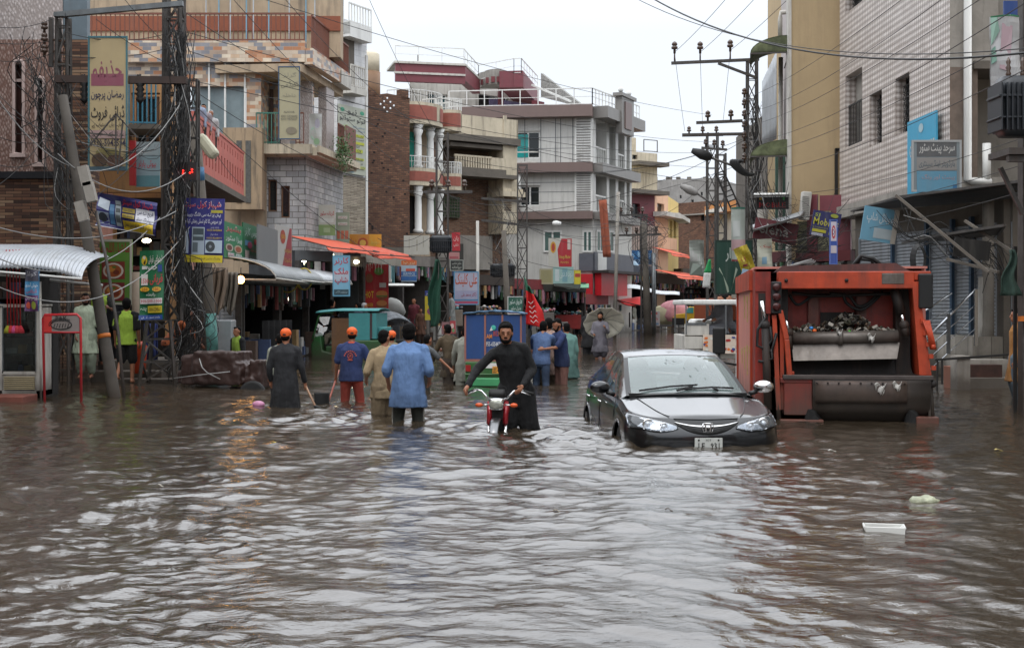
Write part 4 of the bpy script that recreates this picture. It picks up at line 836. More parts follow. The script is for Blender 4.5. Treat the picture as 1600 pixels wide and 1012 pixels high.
for (xa,ya,xb,yb,Y,r) in ((1424,500,1487,458,29.2,.022),(1440,538,1524,452,28.4,.028)): mb = MB(); mb.tube([W(xa,ya,Y),W(xb,yb,Y)],r,8); mb.build('rail', pc, t)
for k in range(3): mb = MB(); mb.tube([W(1440,561,28.4)+Vector((0,0,.12-.25*k)),W(1524,476,28.4)+Vector((0,0,-.25*k))],.012,6); mb.build('rail', pc, t)
for k in range(2): mb = MB(); mb.tube([W(1424,517,29.2)+Vector((0,0,-.2*k)),W(1487,482,29.2)+Vector((0,0,-.2*k))],.01,6); mb.build('rail', pc, t)
for x, y0, y1 in ((1482,553,490),(1525,540,452)):
 mb = MB(); mb.box(W(x-2.5,0,28.4).x,W(x+2.5,0,28.4).x,28.37,28.44,W(x,y0,28.4).z,W(x,y1,28.4).z); mb.build('post', m_steel if x < 1500 else pc, t)
# ---------------------------------------------------------------- signs and banners
def CM(c, r=.5): return M('sign_'+c, tuple(.8*x for x in hx(c)), r, var=.07, vs=3, streak=.15, dirt=(.2,.19,.17))
def sign(name, label, rc, Y, bg, items=(), Y2=None, th=.04, cat='sign', border=None, warp=None, roll=0, wall=None, group=None, off=.1, legs=None, M0=None, skew=0):
 x0,y0,x1,y1 = rc
 F = wall or Fa(x0,Y,x1,Y2 or Y)
 if wall: ua,ub,za,zb_ = wall.r(x0,y0,x1,y1,off);
 else: ua,ub,za,zb_ = 0,F.L,F.z(x0,y1),F.z(x0,y0)
 yy = -off if wall else 0
 O = F.M @ Vector((ua, yy, za)); w, h = ub-ua, zb_-za
 t = thing(name, label, cat, tuple(O), F.a, group)
 Mx = Matrix.Translation(O) @ Matrix.Rotation(F.a,4,'Z')
 if roll: Mx = Mx @ Matrix.Translation((w/2,0,h/2)) @ Matrix.Rotation(-roll,4,'Y') @ Matrix.Translation((-w/2,0,-h/2))
 mats = []; idx = {}
 def mi(c):
  if c not in idx: idx[c] = len(mats); mats.append(CM(c))
  return idx[c]
 def fin(mb, nm):
  if warp or skew:
   vv = []
   for v in mb.v:
    d = warp(v.x/w, v.z/h) if warp else 0
    vv.append(Vector((v.x, v.y+d, v.z+skew*v.x)))
   mb.v = vv
  mb.v = [Mx @ v for v in mb.v]; return mb.build(nm, mats, t)
 b = MB(); n = 10 if warp else 1
 if warp:
  for i in range(n):
   for j in range(n):
    a, c = i*w/n, j*h/n; a2, c2 = a+w/n, c+h/n
    b.quad((a,-th/2,c),(a2,-th/2,c),(a2,-th/2,c2),(a,-th/2,c2),mi(bg)); b.quad((a,th/2,c),(a,th/2,c2),(a2,th/2,c2),(a2,th/2,c),mi(bg))
 else: b.box(0,w,-th/2,th/2,0,h,mi(bg))
 if border:
  k = .03*min(w,h)+.012; B = mi(border)
  for q in ((0,w,0,k),(0,w,h-k,h),(0,k,k,h-k),(w-k,w,k,h-k)): b.box(q[0],q[1],-th/2-.012,-th/2-.001,q[2],q[3],B)
 L = MB(); has = 0; e = .0025
 for k, it in enumerate(items):
  y = -th/2-e*(k+1)-.001
  if it[0] == 'r':
   _,a,c,a2,c2,col = it; nn = 6 if warp else 1
   for i in range(nn):
    for j in range(nn):
     p, q = a+(a2-a)*i/nn, c+(c2-c)*j/nn; p2, q2 = p+(a2-a)/nn, q+(c2-c)/nn
     b.quad((p*w,y,q*h),(p2*w,y,q*h),(p2*w,y,q2*h),(p*w,y,q2*h),mi(col))
  elif it[0] == 'p': b.add([(p*w,y,q*h) for p,q in it[1]],[tuple(range(len(it[1])))],mi(it[2]))
  elif it[0] == 'e':
   _,a,c,ra,rb,col = it; b.add([((a+ra*math.cos(PI*i/9))*w,y,(c+rb*math.sin(PI*i/9))*h) for i in range(18)],[tuple(range(18))],mi(col))
  else:
   _,s,a,c,a2,c2,col = it; letter(L,s,a*w,a2*w,c*h,c2*h,y,mi(col)); has = 1
 fin(b,'board')
 if has: fin(L,'lettering')
 if legs:
  g = MB()
  for f in legs: g.M = Mx; g.box(f*w-.02,f*w+.02,-.02,.02,-legs_len(Mx,h),0)
  g.build('leg', m_steeld, t)
 return t
def legs_len(Mx, h): return Mx.translation.z+.45
wv = lambda a, k=1.0, p=0: (lambda u,v: a*math.sin(5*u*k+2*v+p)+a*.5*math.sin(9*v+3*u*k))
T_ = lambda s,a,b,c,d,col: ('t',s,a,b,c,d,col)
def foodplate(x,y,r,ry): return [('e',x,y,r,ry,'d8cfc0'),('e',x,y,r*.8,ry*.8,'a8541e'),('e',x-r*.2,y+ry*.2,r*.4,ry*.35,'d08a35'),('e',x+r*.3,y-ry*.2,r*.3,ry*.3,'7a2f14'),('e',x+r*.1,y+ry*.45,r*.2,ry*.15,'5e7a2a')]
sign('shop_sign','tall beige painted sign with teal border advertising dry fruit beside the lattice pole',(138,57,200,267),26.2,'b3a078',[
 ('r',.08,.63,.9,.72,'8a4a5a'),T_('حذیفہ',.12,.66,.85,.82,'8a4a5a'),T_('رمضان پرچون',.08,.52,.9,.6,'22264a'),T_('ڈرائی فروٹ',.08,.37,.92,.49,'1d1a1a'),
 T_('ہمارے ہاں دستیاب ہے',.1,.32,.9,.36,'3a302a'),T_('ہر قسم دستیاب ہیں',.2,.28,.85,.315,'3a302a'),('r',.06,.24,.94,.3,'a58a86'),T_('ہوم ڈیلیوری دستیاب ہے',.1,.25,.9,.29,'3a302a'),T_('0330-5043504',.06,.18,.95,.235,'2a2340'),
 ('e',.5,.13,.3,.04,'8a7f4a'),('e',.3,.08,.2,.05,'57402c'),('e',.7,.07,.22,.05,'6b4c3c'),('r',.04,.0,.96,.03,'3c5560')],border='3f6f78')
sign('banner','crumpled purple and yellow cooling repair banner sagging between the leaning pole and mast',(150,300,245,352),25.6,'2c2a6b',[
 ('r',.02,.1,.2,.45,'8e9bab'),('e',.1,.28,.07,.15,'2a3138'),('p',[(.02,.6),(.2,.5),(.22,.8),(.04,.88)],'b9c4cf'),('r',.22,.12,.3,.72,'4f7fa8'),('r',.32,.1,.42,.85,'a9b4ba'),('r',.33,.5,.41,.8,'52585a'),('r',.33,.2,.41,.42,'6d7678'),
 ('r',.45,.55,.66,.68,'b8a12c'),('r',.45,.38,.66,.5,'b8a12c'),('r',.68,.32,.97,.72,'c9c9cf'),('r',.45,.02,.97,.3,'d6b621'),T_('شہباز کول سینٹر',.45,.72,.95,.95,'c22630'),T_('فریج اے سی',.7,.5,.95,.7,'3c3f55'),T_('ریپئرنگ سنٹر',.7,.34,.95,.48,'3c3f55'),T_('0333-5554321',.46,.57,.65,.66,'2c2a4b'),T_('0303-8765432',.46,.4,.65,.48,'2c2a4b'),T_('یہاں ہر قسم کا کام تسلی بخش',.47,.08,.95,.26,'3a3550'),('r',.0,.0,1,.02,'c9c9cf')],warp=wv(.09),skew=-.18,cat='banner')
sign('food_board','green food menu board with plates of noodles and red lettering inside shop front',(112,374,207,476),28.9,'5f8f35',[
 ('r',.02,.68,.98,.8,'679a3b'),T_('ماشاءاللہ فوڈ پوائنٹ',.05,.74,.96,.97,'a32430'),('r',.5,.39,.88,.66,'8a2f22')]+foodplate(.69,.52,.17,.12)+[('r',.5,.06,.88,.34,'7a1f22')]+foodplate(.69,.2,.17,.12)+foodplate(.2,.5,.16,.13)+foodplate(.2,.16,.14,.12),border='c9c8b6')
sign('banner','narrow green hanging banner with yellow price circles and blue hem on lattice mast',(218,392,256,500),25.7,'14683f',[
 ('e',.2,.86,.13,.07,'d8b82a'),('e',.2,.85,.06,.05,'3a2c20'),('e',.2,.9,.06,.025,'d8d4c8'),('r',.1,.73,.3,.78,'cfcfc8'),T_('اجتماعی قربانی',.38,.8,.95,.93,'dfd9d0'),T_('حصہ',.3,.72,.75,.78,'d8d8d0'),('r',.78,.69,.95,.79,'2c4a8f'),
 T_('قربانی',.45,.5,.97,.66,'c8283a'),('r',.08,.5,.36,.66,'d6d3cb'),T_('1500',.1,.52,.4,.6,'c8283a'),('e',.24,.44,.2,.035,'dfb329'),('e',.74,.44,.18,.035,'dfb329'),T_('250',.12,.415,.36,.465,'b02a1f'),T_('1001',.62,.415,.86,.465,'b02a1f'),T_('رابطہ',.3,.33,.7,.39,'d8d8d0'),
 ('r',.04,.23,.98,.31,'d9d3d0'),T_('300-500-1000',.06,.245,.96,.295,'c23a4a'),('r',.36,.1,.98,.2,'d2ba2c'),T_('0300-1234567',.4,.12,.94,.18,'5a4a1a'),T_('پتہ',.05,.12,.3,.18,'cfd8c8'),('r',0,0,1,.07,'2c4f95'),T_('جامعہ مسجد کمیٹی',.1,.015,.9,.055,'d0d4e0')],warp=wv(.03),cat='banner',skew=.03)
sign('shop_sign','blue square cooling centre sign with air conditioner pictures and yellow bottom strip',(277,310,350,410),26.9,'2b2a7a',[
 T_('شہباز کول سینٹر',.1,.83,.93,.96,'e8e4e4'),T_('شہباز کول سینٹر',.11,.835,.92,.95,'c8203a'),('r',.72,.775,.97,.82,'b9ae3a'),T_('یہاں پر اے سی فٹنگ ریپیرنگ',.12,.7,.93,.79,'dcdce4'),T_('اور سروس کا کام تسلی بخش کیا جاتا ہے',.06,.58,.95,.68,'dcdce4'),T_('رابطہ نمبر',.72,.53,.9,.57,'b8b8d0'),T_('0333-5642884',.64,.49,.96,.525,'c9b23a'),T_('شاہ نواز',.72,.42,.88,.46,'b8b8d0'),T_('0303-8268091',.64,.37,.96,.4,'c9b23a'),
 ('r',.08,.14,.26,.5,'b8c6d6'),('r',.12,.15,.145,.5,'3a4250'),('r',.33,.12,.6,.55,'aab8c4'),('r',.35,.34,.58,.53,'46545a'),('r',.35,.16,.46,.31,'5c6a70'),('r',.36,.4,.57,.43,'9fb0b4'),('r',.62,.15,.98,.35,'b9cbd8'),('e',.73,.25,.1,.085,'3c4448'),('e',.73,.25,.03,.025,'8a949a'),
 ('r',0,0,1,.115,'d8c32c'),T_('واشنگ مشین فریج اے سی ریپئرنگ سنٹر',.05,.03,.95,.09,'7a6a2a')],roll=R(-1.5))
sign('shop_sign','green sign with red and white lettering of a pizza store on awning roof',(349,345,378,402),33,'1f7a4c',[
 T_('بشیر',.08,.72,.9,.95,'e3dede'),T_('بشیر',.1,.73,.88,.93,'b8202c'),T_('پیزا سٹور',.06,.45,.94,.66,'d4ddd6'),('e',.25,.3,.2,.11,'b8b0a0'),('e',.72,.3,.22,.12,'b8a890'),('e',.25,.3,.13,.07,'6a2e22'),('e',.72,.3,.15,.08,'a0522c'),('r',.15,.06,.48,.16,'c9c9c9'),T_('فریش',.18,.08,.45,.15,'b22a30'),('r',.56,.06,.88,.16,'c4cfc8'),T_('گرم',.6,.08,.84,.15,'2a7a4a')],Y2=35.5)
sign('shop_sign','dark green juice bar sign with faded white lettering next to the pizza sign',(379,347,403,408),35.6,'2a6a48',[
 T_('جوس کارنر',.1,.66,.9,.9,'b6c8c0'),('r',.1,.42,.5,.56,'5a8fb0'),('e',.4,.45,.15,.09,'b84a6a'),('r',.68,.5,.92,.64,'a83230'),T_('ملک شیک',.4,.26,.86,.42,'b43a38'),('r',.08,.08,.34,.3,'b8a8a0'),('r',.36,.06,.9,.2,'55605a'),T_('برگر شوارما',.38,.09,.88,.17,'b8c4bc')],Y2=38)
sign('blank_board','blank grey back of a large signboard on the shop awning',(402,350,433,408),36,'77797a',(),Y2=39)
sign('shop_sign','tilted white and dark pink juice sign with yellow lettering behind the grey board',(430,350,455,420),39,'b9b5b0',[('p',[(.35,.0),(.98,.0),(.98,.98),(.85,.98)],'9c3a44'),('e',.42,.75,.16,.16,'a83a2c'),T_('juice',.3,.66,.6,.84,'c8962c'),T_('سموسہ',.5,.36,.95,.5,'b8924a'),T_('پکوڑا',.5,.16,.95,.28,'b8924a')],Y2=41)
sign('shop_sign','light blue vertical milk shop sign with three red words beside the orange awning',(520,399,547,463),41,'7fb2cc',[
 ('r',.05,.38,.95,.62,'b5bcc8'),T_('کارنر',.08,.76,.92,.95,'c02636'),T_('ملک',.1,.54,.9,.7,'c02636'),T_('شاپ',.14,.28,.86,.48,'c02636'),('r',.08,.04,.92,.17,'2d4752'),T_('پروپرائٹر',.15,.07,.85,.14,'8fa4ac')],border='6aa4c0')
sign('shop_sign','tall red burger poster with yellow HOT lettering at the milk shop corner',(570,413,607,485),50,'9c1a1c',[
 ('r',0,0,1,.45,'b8201c'),T_('HOT',.0,.27,.38,.42,'d8c02c'),('e',.72,.33,.25,.1,'8a4a22'),('e',.72,.36,.24,.07,'c27a3a'),('r',.5,.3,.95,.325,'4c7a2c'),T_('BURGER',.0,.08,.36,.16,'d8b02c'),('e',.72,.13,.24,.1,'8a4a22'),('e',.72,.16,.22,.06,'c27a3a'),('e',.2,.7,.16,.1,'7a4a2a'),('e',.6,.85,.2,.08,'4f7a2e'),('r',.62,.5,.9,.6,'b8b0a8')])
sign('shop_sign','yellow and orange fast food sign above the end of the orange awning',(546,366,596,393),49.5,'cf9a2c',[('r',.0,.0,.62,1,'c8842a'),('e',.42,.5,.16,.3,'a8421c'),T_('فاسٹ فوڈ',.05,.2,.35,.8,'b83a1c'),T_('شوارما',.68,.35,.95,.75,'c8b050'),('e',.42,.5,.1,.18,'d8a84a')])
sign('shop_sign','faded white red and green shop sign hung over the orange awning',(498,320,524,368),47.5,'b9bdb2',[('r',0,0,1,.35,'7f9a62'),T_('کریانہ سٹور',.08,.62,.94,.8,'b04048'),('r',.1,.42,.9,.55,'c8cfc8'),('r',.3,.1,.7,.25,'9fb48a')])
sign('shop_sign','narrow price board with orange squares above the milk shop sign',(525,332,546,378),48.2,'8d9a84',[('r',.08,.1,.3,.38,'b86044'),('r',.38,.1,.6,.38,'b86044'),('r',.68,.1,.92,.38,'b86044'),('r',.15,.56,.85,.66,'c4c8be'),('r',.15,.78,.85,.88,'c4c8be'),T_('نرخ نامہ',.2,.79,.8,.87,'a8383c'),T_('سپیشل',.2,.57,.8,.65,'a8383c')])
sign('blank_board','plain weathered white board with drip streaks on the brick house front',(631,368,671,398),58,'b5b2a8',[('r',.2,.3,.22,.9,'8f8a7c'),('r',.5,.2,.53,.8,'8f8a7c'),('r',.75,.4,.77,.95,'8f8a7c')])
sign('shop_sign','orange and blue striped information board below the white board',(627,407,651,440),56,'a8b8c4',[('r',0,.78,1,1,'c8642c'),('r',0,.28,1,.48,'2c62a0'),('r',0,.05,1,.25,'2c62a0'),T_('ایزی لوڈ',.1,.8,.9,.96,'d8c8a8'),('r',.3,.5,.9,.62,'c4503c'),T_('SERVICE',.1,.3,.9,.45,'b8c8d8')])
sign('shop_sign','slim bright red vertical sign to the right of the pole transformer',(706,363,719,392),60,'b0202c',[T_('پان',.2,.5,.8,.8,'d8b8b0'),T_('شاپ',.2,.2,.8,.42,'d8b8b0')])
sign('shop_sign','small pinkish white shop sign under the slim red sign',(701,394,718,405),60,'b07a78',[('r',.1,.1,.9,.4,'9c4a50')])
sign('shop_sign','small black sign with thin white frame above the clinic sign',(703,406,724,423),56,'262a28',[T_('حکیم صاحب',.15,.5,.85,.8,'b4b8ae'),T_('دواخانہ',.15,.15,.85,.45,'b4b8ae')],border='a8aca4')
sign('clinic_sign','white clinic sign with big orange lettering and light blue frame on legs',(709,424,748,476),52,'b9b9cc',[
 T_('علی کلینک',.06,.52,.94,.94,'c8521c'),('r',.04,.2,.96,.42,'a8a8c4'),T_('ڈاکٹر محمد علی',.3,.23,.9,.38,'9c3a4c'),('r',.04,.0,.96,.1,'b04868'),('r',.04,.12,.96,.17,'5a86b0')],border='5f9cc4',legs=(.03,.97))
sign('shop_sign','green board with white frame and white lettering beside the red green flag',(793,463,818,491),50,'1f5a48',[T_('فاروق سٹور',.12,.52,.9,.86,'c8d4ce'),T_('جنرل سٹور',.2,.2,.85,.45,'c8d4ce'),('r',0,0,1,.13,'a84850')],border='c8ccc8')
sign('poster','yellow poster under a blue header near the folded green cloth',(664,454,681,500),54,'c8b42c',[('r',0,.82,1,1,'2c3c80'),T_('فرنیچر',.1,.85,.9,.96,'c8c8d8'),('e',.5,.3,.3,.12,'8a4a6a'),('e',.4,.55,.15,.06,'3a5a8a')])
sign('shop_sign','large white and red sign with yellow emblem above the market stalls',(857,372,894,417),72,'bdbab0',[('p',[(.45,.0),(.98,.0),(.98,.98),(.55,.98),(.38,.6)],'a8202c'),('e',.2,.68,.12,.2,'c8962c'),('e',.2,.68,.07,.14,'a83a24'),T_('Omega Master',.45,.25,.93,.42,'c8a84a'),T_('FOODS',.52,.12,.85,.2,'c8a84a'),('r',.8,.6,.93,.95,'c8b8b0')])
sign('light_box','dirty white and olive sign box over the dark stall, leftmost of three',(843,420,864,444),70,'9c9678',[('r',.1,.1,.9,.9,'8d875f')],th=.4)
sign('light_box','pale teal sign box over the stalls, middle of three',(864,417,896,443),70,'8fb0aa',[('r',.1,.15,.3,.85,'b8c4c4'),('r',.45,.1,.7,.9,'6f98a0'),T_('دودھ دہی',.32,.3,.95,.7,'b8c8c8')],th=.4)
sign('light_box','bright yellow sign box over the stalls, rightmost of three',(897,422,907,444),70,'c8b82c',[('r',.1,.5,.9,.75,'a83a2c')],th=.4)
sign('shop_sign','wide blue bakery sign with pale lettering behind the central pole',(969,391,1019,413),94,'1f5a8c',[T_('Sweets',.05,.5,.45,.9,'8fb8d8'),T_('Bakers',.55,.5,.95,.9,'8fb8d8'),('r',.04,.08,.96,.38,'27405c'),T_('0300 5 77 66',.08,.1,.9,.35,'7f9cb8')])
sign('green_board','large dark green board with white lettering and two feather shapes left of truck',(1117,375,1176,460),42,'1d4438',[
 T_('سردار',.28,.6,.8,.86,'c0c8c0'),('p',[(.22,.34),(.1,.46),(.12,.5),(.35,.14),(.37,.05),(.33,.03)],'a9b8a4'),('p',[(.42,.05),(.46,.14),(.55,.5),(.6,.46),(.52,.3)],'a9b8a4'),('e',.72,.9,.08,.05,'7f9484'),('e',.86,.8,.06,.05,'7f9484'),('r',.8,.2,.95,.25,'8fa08c')],border='16332a')
sign('banner','long pale green and pink hanging banner on the right lattice pole',(1143,324,1164,408),40,'a8b0a8',[('r',0,.2,1,.4,'b8989a'),('r',0,0,1,.03,'8a3038'),('r',.1,.45,.6,.75,'b8bcb8'),('r',0,.97,1,1,'2c6a5a')],warp=wv(.04),cat='banner')
sign('banner','torn yellow banner scrap tied low on the right lattice pole',(1153,384,1174,424),38,'c4b03c',[('e',.4,.5,.2,.15,'a84a3c'),('r',.2,.2,.5,.3,'8a3a34')],warp=wv(.08,2),cat='banner',roll=R(20))
sign('banner','cream hanging cloth banner with red heading above the truck cab',(1184,374,1206,430),33,'a8a898',[T_('بینک',.2,.74,.9,.84,'a83a30'),('r',.3,.3,.6,.5,'6a8a9c')],warp=wv(.06),cat='banner',skew=.05)
sign('banner','small pale blue board with pink lettering lying above truck roof corner',(1158,422,1184,442),30,'8aa4b8',[T_('آپریشن',.1,.3,.9,.75,'b06a7a')],roll=R(-12))
sign('shop_sign','dark maroon sign with broken silver letters under tin canopy above truck',(1178,345,1246,378),36,'5e1c24',[T_('elena',.1,.3,.8,.8,'a8a49c')],roll=R(-10))
sign('led_sign','black sign board with red lettering beneath white metal canopy',(1182,305,1232,327),38.5,'221c1c',[T_('MOBILE',.08,.12,.9,.5,'b01c24'),('e',.12,.75,.04,.1,'c8a02c'),('e',.85,.75,.04,.12,'3a9c4a')])
sign('poster','small red and white drinks poster below the black LED style sign',(1184,351,1207,361),37.9,'b02a34',[('e',.3,.4,.2,.3,'c8c8c8'),('e',.7,.4,.15,.3,'c8c8c8')])
sign('shop_sign','tilted navy mobile shop sign with yellow lettering above the truck',(1268,331,1312,370),33,'23235a',[
 T_('SJ',.06,.72,.25,.9,'a8b03c'),T_('Mobiles',.05,.42,.95,.72,'b8b03c'),T_('& Communication',.05,.3,.6,.38,'8a8a3c'),('r',.05,.14,.55,.26,'b0a828'),('r',.05,.0,.45,.1,'b8b8c0'),T_('ایزی پیسہ',.08,.01,.42,.09,'33334a'),('r',.65,.1,.95,.22,'a8a83a'),('e',.75,.88,.14,.08,'9ca03c')],roll=R(-10))
sign('route_sign','slim blue and white vertical sign with red ring standing behind truck roof',(1296,343,1308,413),24,'2c4f9c',[('r',.12,.52,.88,.95,'b8bcc8'),('r',.1,.25,.9,.42,'b0b4bc'),('e',.5,.72,.25,.15,'a83a40'),('e',.5,.72,.14,.1,'c0c4cc'),T_('D',.35,.66,.65,.78,'2c2c60')],border='4a6ab0')
sign('shop_sign','tilted light blue sign with white lettering under the tin roof on right',(1347,325,1402,378),30.5,'6a9db4',[T_('موبائل شاپ',.1,.5,.85,.85,'c4ccd0'),('r',.35,.1,.98,.4,'a8b4b8'),('r',.86,.0,1,1,'b8b0a4')],roll=R(-9))
sign('shop_sign','cyan general store sign fixed flat on the square tiled wall',(1419,182,1464,300),30,'3aa0c4',[T_('GENERAL STORE',.08,.5,.95,.66,'c4c0b8'),T_('SPORTS',.35,.36,.9,.46,'c4ccd0'),('e',.5,.85,.08,.06,'a8c4cc')],wall=RT,off=.12)
sign('paint_shop_sign','grey and blue paint store board with white script in front of drain pipe',(1424,219,1502,300),28.2,'7f8a8e',[
 ('r',.1,.68,.9,.98,'5b5d5f'),T_('سرحد پینٹ سٹور',.15,.72,.86,.94,'c4c4c0'),('r',.1,.42,.9,.66,'8d8b88'),T_('ہارڈویئر اینڈ سینٹری',.14,.46,.86,.62,'4f5f66'),('r',.1,.0,.9,.4,'5f93ac'),T_('پینٹ اور رنگ',.2,.22,.86,.34,'9c8f98'),('r',.82,.02,.9,.14,'2f6a94')],border='a9acac')
sign('banner','white banner with faded pink and green figures hanging at the top right pole',(1549,25,1592,142),19.2,'bcbcbc',[('r',0,.98,1,1,'2c7a54'),('p',[(0,.6),(.3,.8),(.2,.98),(0,.98)],'8fb0a0'),('p',[(.3,.3),(.6,.25),(.7,.85),(.35,.9)],'b49aa0'),('p',[(.0,.35),(.2,.4),(.15,.6),(0,.55)],'7fa898')],warp=wv(.05),cat='banner')
sign('shop_sign','plain blue sign plate at the top right corner behind the banner',(1568,2,1600,26),21,'2a4a8a')
sign('blank_board','tilted black board hanging on cables in front of the roller shutters',(1490,374,1547,404),26,'141414',[],roll=R(-8),cat='board')
sign('wall_advert','painted photo studio advertisement with yellow bars on the white tower',(529,167,571,272),56,'b4b8a8',[
 T_('نیو',.3,.86,.65,.96,'2c2c2c'),T_('فوٹو سٹوڈیو',.02,.76,.98,.86,'2c2c2c'),('e',.12,.93,.08,.03,'3a9a78'),('e',.85,.93,.08,.03,'3a9a78'),('p',[(.15,.7),(.3,.72),(.45,.6),(.5,.3),(.38,.2),(.32,.4),(.3,.6),(.12,.66)],'a8c088'),
 T_('شناختی کارڈ',.5,.69,.95,.72,'3a6aa0'),T_('ڈیزائننگ',.5,.64,.95,.67,'3a6aa0'),('r',.52,.56,.92,.6,'b8bc3a'),T_('فوٹو سٹیٹ',.55,.565,.9,.595,'3a3a2a'),T_('لیمینیشن',.58,.51,.9,.54,'2c2c2c'),('r',.52,.45,.92,.49,'b8bc3a'),T_('PDF',.58,.4,.75,.43,'2c2c2c'),('r',.58,.33,.86,.38,'b0b83a'),T_('CV',.63,.335,.8,.375,'2c3c2a'),('r',.55,.22,.9,.25,'b0b83a'),T_('تصویر',.58,.222,.85,.248,'2c2c2c'),T_('پرنٹ',.6,.15,.85,.19,'2c2c2c'),('r',.05,.09,.95,.13,'b0b86a'),T_('جلد بندی',.5,.1,.95,.125,'2c2c2c'),('r',.18,.02,.5,.06,'4f88a0')],wall=Fa(527,56,573,58),off=.08)
sign('shop_sign','tall beige weathered sign with blue edge fixed to the mosaic building balcony',(435,104,469,218),44.6,'a69f80',[T_('گرلز',.2,.84,.85,.92,'8f8a74'),T_('اکیڈمی',.12,.7,.88,.8,'77735f'),T_('داخلہ',.2,.58,.8,.63,'8f8a74'),T_('ALNOOR',.25,.36,.75,.39,'6b6858'),T_('0321 5336602',.12,.3,.88,.335,'6b6858'),T_('0313 9375327',.12,.26,.88,.295,'6b6858'),('e',.6,.12,.25,.05,'7f7662')],border='2c4a6a',Y2=44.6)
sign('banner','faded white banner with green stain tied to the brown corner balcony',(483,178,503,229),46.8,'b0b0ac',[('e',.3,.4,.2,.2,'9fb8a8'),('e',.6,.15,.25,.1,'8fb08f'),('e',.65,.7,.2,.15,'a8a4b0')],warp=wv(.04),cat='banner')
sign('shop_sign','light blue sign with pink lettering under the blue balcony railing',(213,222,250,292),28.2,'8fa8b0',[T_('بیوٹی پارلر',.1,.4,.85,.6,'c04a5a'),('r',0,.0,1,.25,'5f8f98'),('r',0,.7,1,1,'a0b0b4')],cat='sign',skew=-.0)
sign('red_post','bright red painted door post beside the light blue beauty sign',(203,220,212,290),28,'a81c22',cat='post',th=.1)
# ---------------------------------------------------------------- poles
def lattice(mb, x, y, z0, z1, w0, w1, step=.55, a=.045, m=0):
 P = lambda k, z: (x+(-1 if k in (0,3) else 1)*(w0+(w1-w0)*(z-z0)/(z1-z0))/2, y+(-1 if k < 2 else 1)*(w0+(w1-w0)*(z-z0)/(z1-z0))/2, z)
 for k in range(4): mb.beam(P(k,z0),P(k,z1),a,a,m)
 z = z0; i = 0
 while z < z1-step*.6:
  zn = min(z+step, z1)
  for k in range(4): mb.beam(P(k,z) if i%2 else P((k+1)%4,z), P((k+1)%4,zn) if i%2 else P(k,zn), a*.6, a*.6, m)
  for k in range(4): mb.beam(P(k,zn),P((k+1)%4,zn),a*.55,a*.55,m)
  z = zn; i += 1
def insul(mb, x, y, z, s=1.0, m=0):
 mb.lathe([(.03*s,0),(.03*s,.1*s),(.075*s,.11*s),(.08*s,.16*s),(.04*s,.18*s),(.07*s,.2*s),(.065*s,.25*s),(.02*s,.29*s)],(x,y,z),8,m)
def polething(name, label, px, py, Y, cat='utility pole', group=None):
 p = W(px,py,Y); return thing(name,label,cat,(p.x,Y,-.45),0,group)
# left H frame: narrow mast, thick mast, cross beams
t = polething('lattice_pole','narrow steel lattice mast left of the leaning pole carrying the cross beams',98,600,26.5)
mb = MB(); x = W(99,0,26.5).x; lattice(mb,x,26.5,-.45,W(0,28,26.5).z,.30,.2,.75,.05); mb.beam((W(80,0,26.5).x,26.5,W(0,105,26.5).z),(W(80,0,26.5).x,26.5,W(0,28,26.5).z),.08,.08); mb.build('mast', m_steeld, t)
mb = MB()
for py in (62,80,96): mb.beam(W(78,py,26.5),W(104,py+4,26.5),.04,.04)
for i in range(3): insul(mb, W(80,0,26.5).x-.1, 26.4, W(0,55+i*18,26.5).z,.9)
mb.build('insulator', m_porc, t)
t = polething('lattice_tower','thick lattice steel tower wrapped in cables behind the blue cooling sign',270,600,26.8)
mb = MB(); x = W(272,0,26.8).x; lattice(mb,x,26.8,W(0,500,26.8).z,W(0,-20,26.8).z,.36,.3,.5,.07); lattice(mb,x-.25,26.8,-.45,W(0,500,26.8).z,.8,.45,.45,.055); lattice(mb,x+.28,27.2,-.45,W(0,120,26.8).z,.2,.2,.6,.04); mb.build('mast', m_steeld, t)
t = thing('cross_beam','rusty steel beam with three hanging insulators bridging the two left masts','cross beam',tuple(W(190,125,26.3)))
mb = MB(); mb.beam(W(88,124,26.3),W(292,126,26.3),.14,.14); mb.build('beam', M('rusty_channel','3c2f2a',.7,.2,var=.3), t)
for px in (132,175,219):
 mb = MB(); p = W(px,128,26.3); mb.lathe([(.05,.05),(.05,0),(.09,-.05),(.05,-.1),(.09,-.15),(.05,-.2),(.09,-.25),(.05,-.3),(.085,-.35),(.03,-.42)],tuple(p),10); mb.tube([p+Vector((0,0,.15)),p+Vector((0,0,-.45))],.02,6); mb.beam(p+Vector((-.06,0,.1)),p+Vector((.06,0,.02)),.12,.1); mb.build('insulator', m_blk, t)
t = thing('cross_beam','grey steel channel joining the tops of the two left masts','cross beam',tuple(W(190,20,26.3)))
mb = MB(); mb.beam(W(86,24,26.3),W(286,6,26.3),.12,.1); mb.box(W(86,0,26.3).x,W(104,0,26.3).x,26.2,26.4,W(0,27,26.3).z,W(0,22,26.3).z); mb.build('beam', m_steel, t)
t = thing('service_bracket','thin steel stay forming a small triangle in front of the beige sign','bracket',tuple(W(180,180,25.8)))
mb = MB()
for a,b_ in (((130,240),(181,178)),((181,178),(215,215)),((181,178),(181,265)),((137,208),(180,212)),((192,188),(184,272))): mb.beam(W(a[0],a[1],25.8),W(b_[0],b_[1],25.8),.025)
mb.build('stay', m_steeld, t)
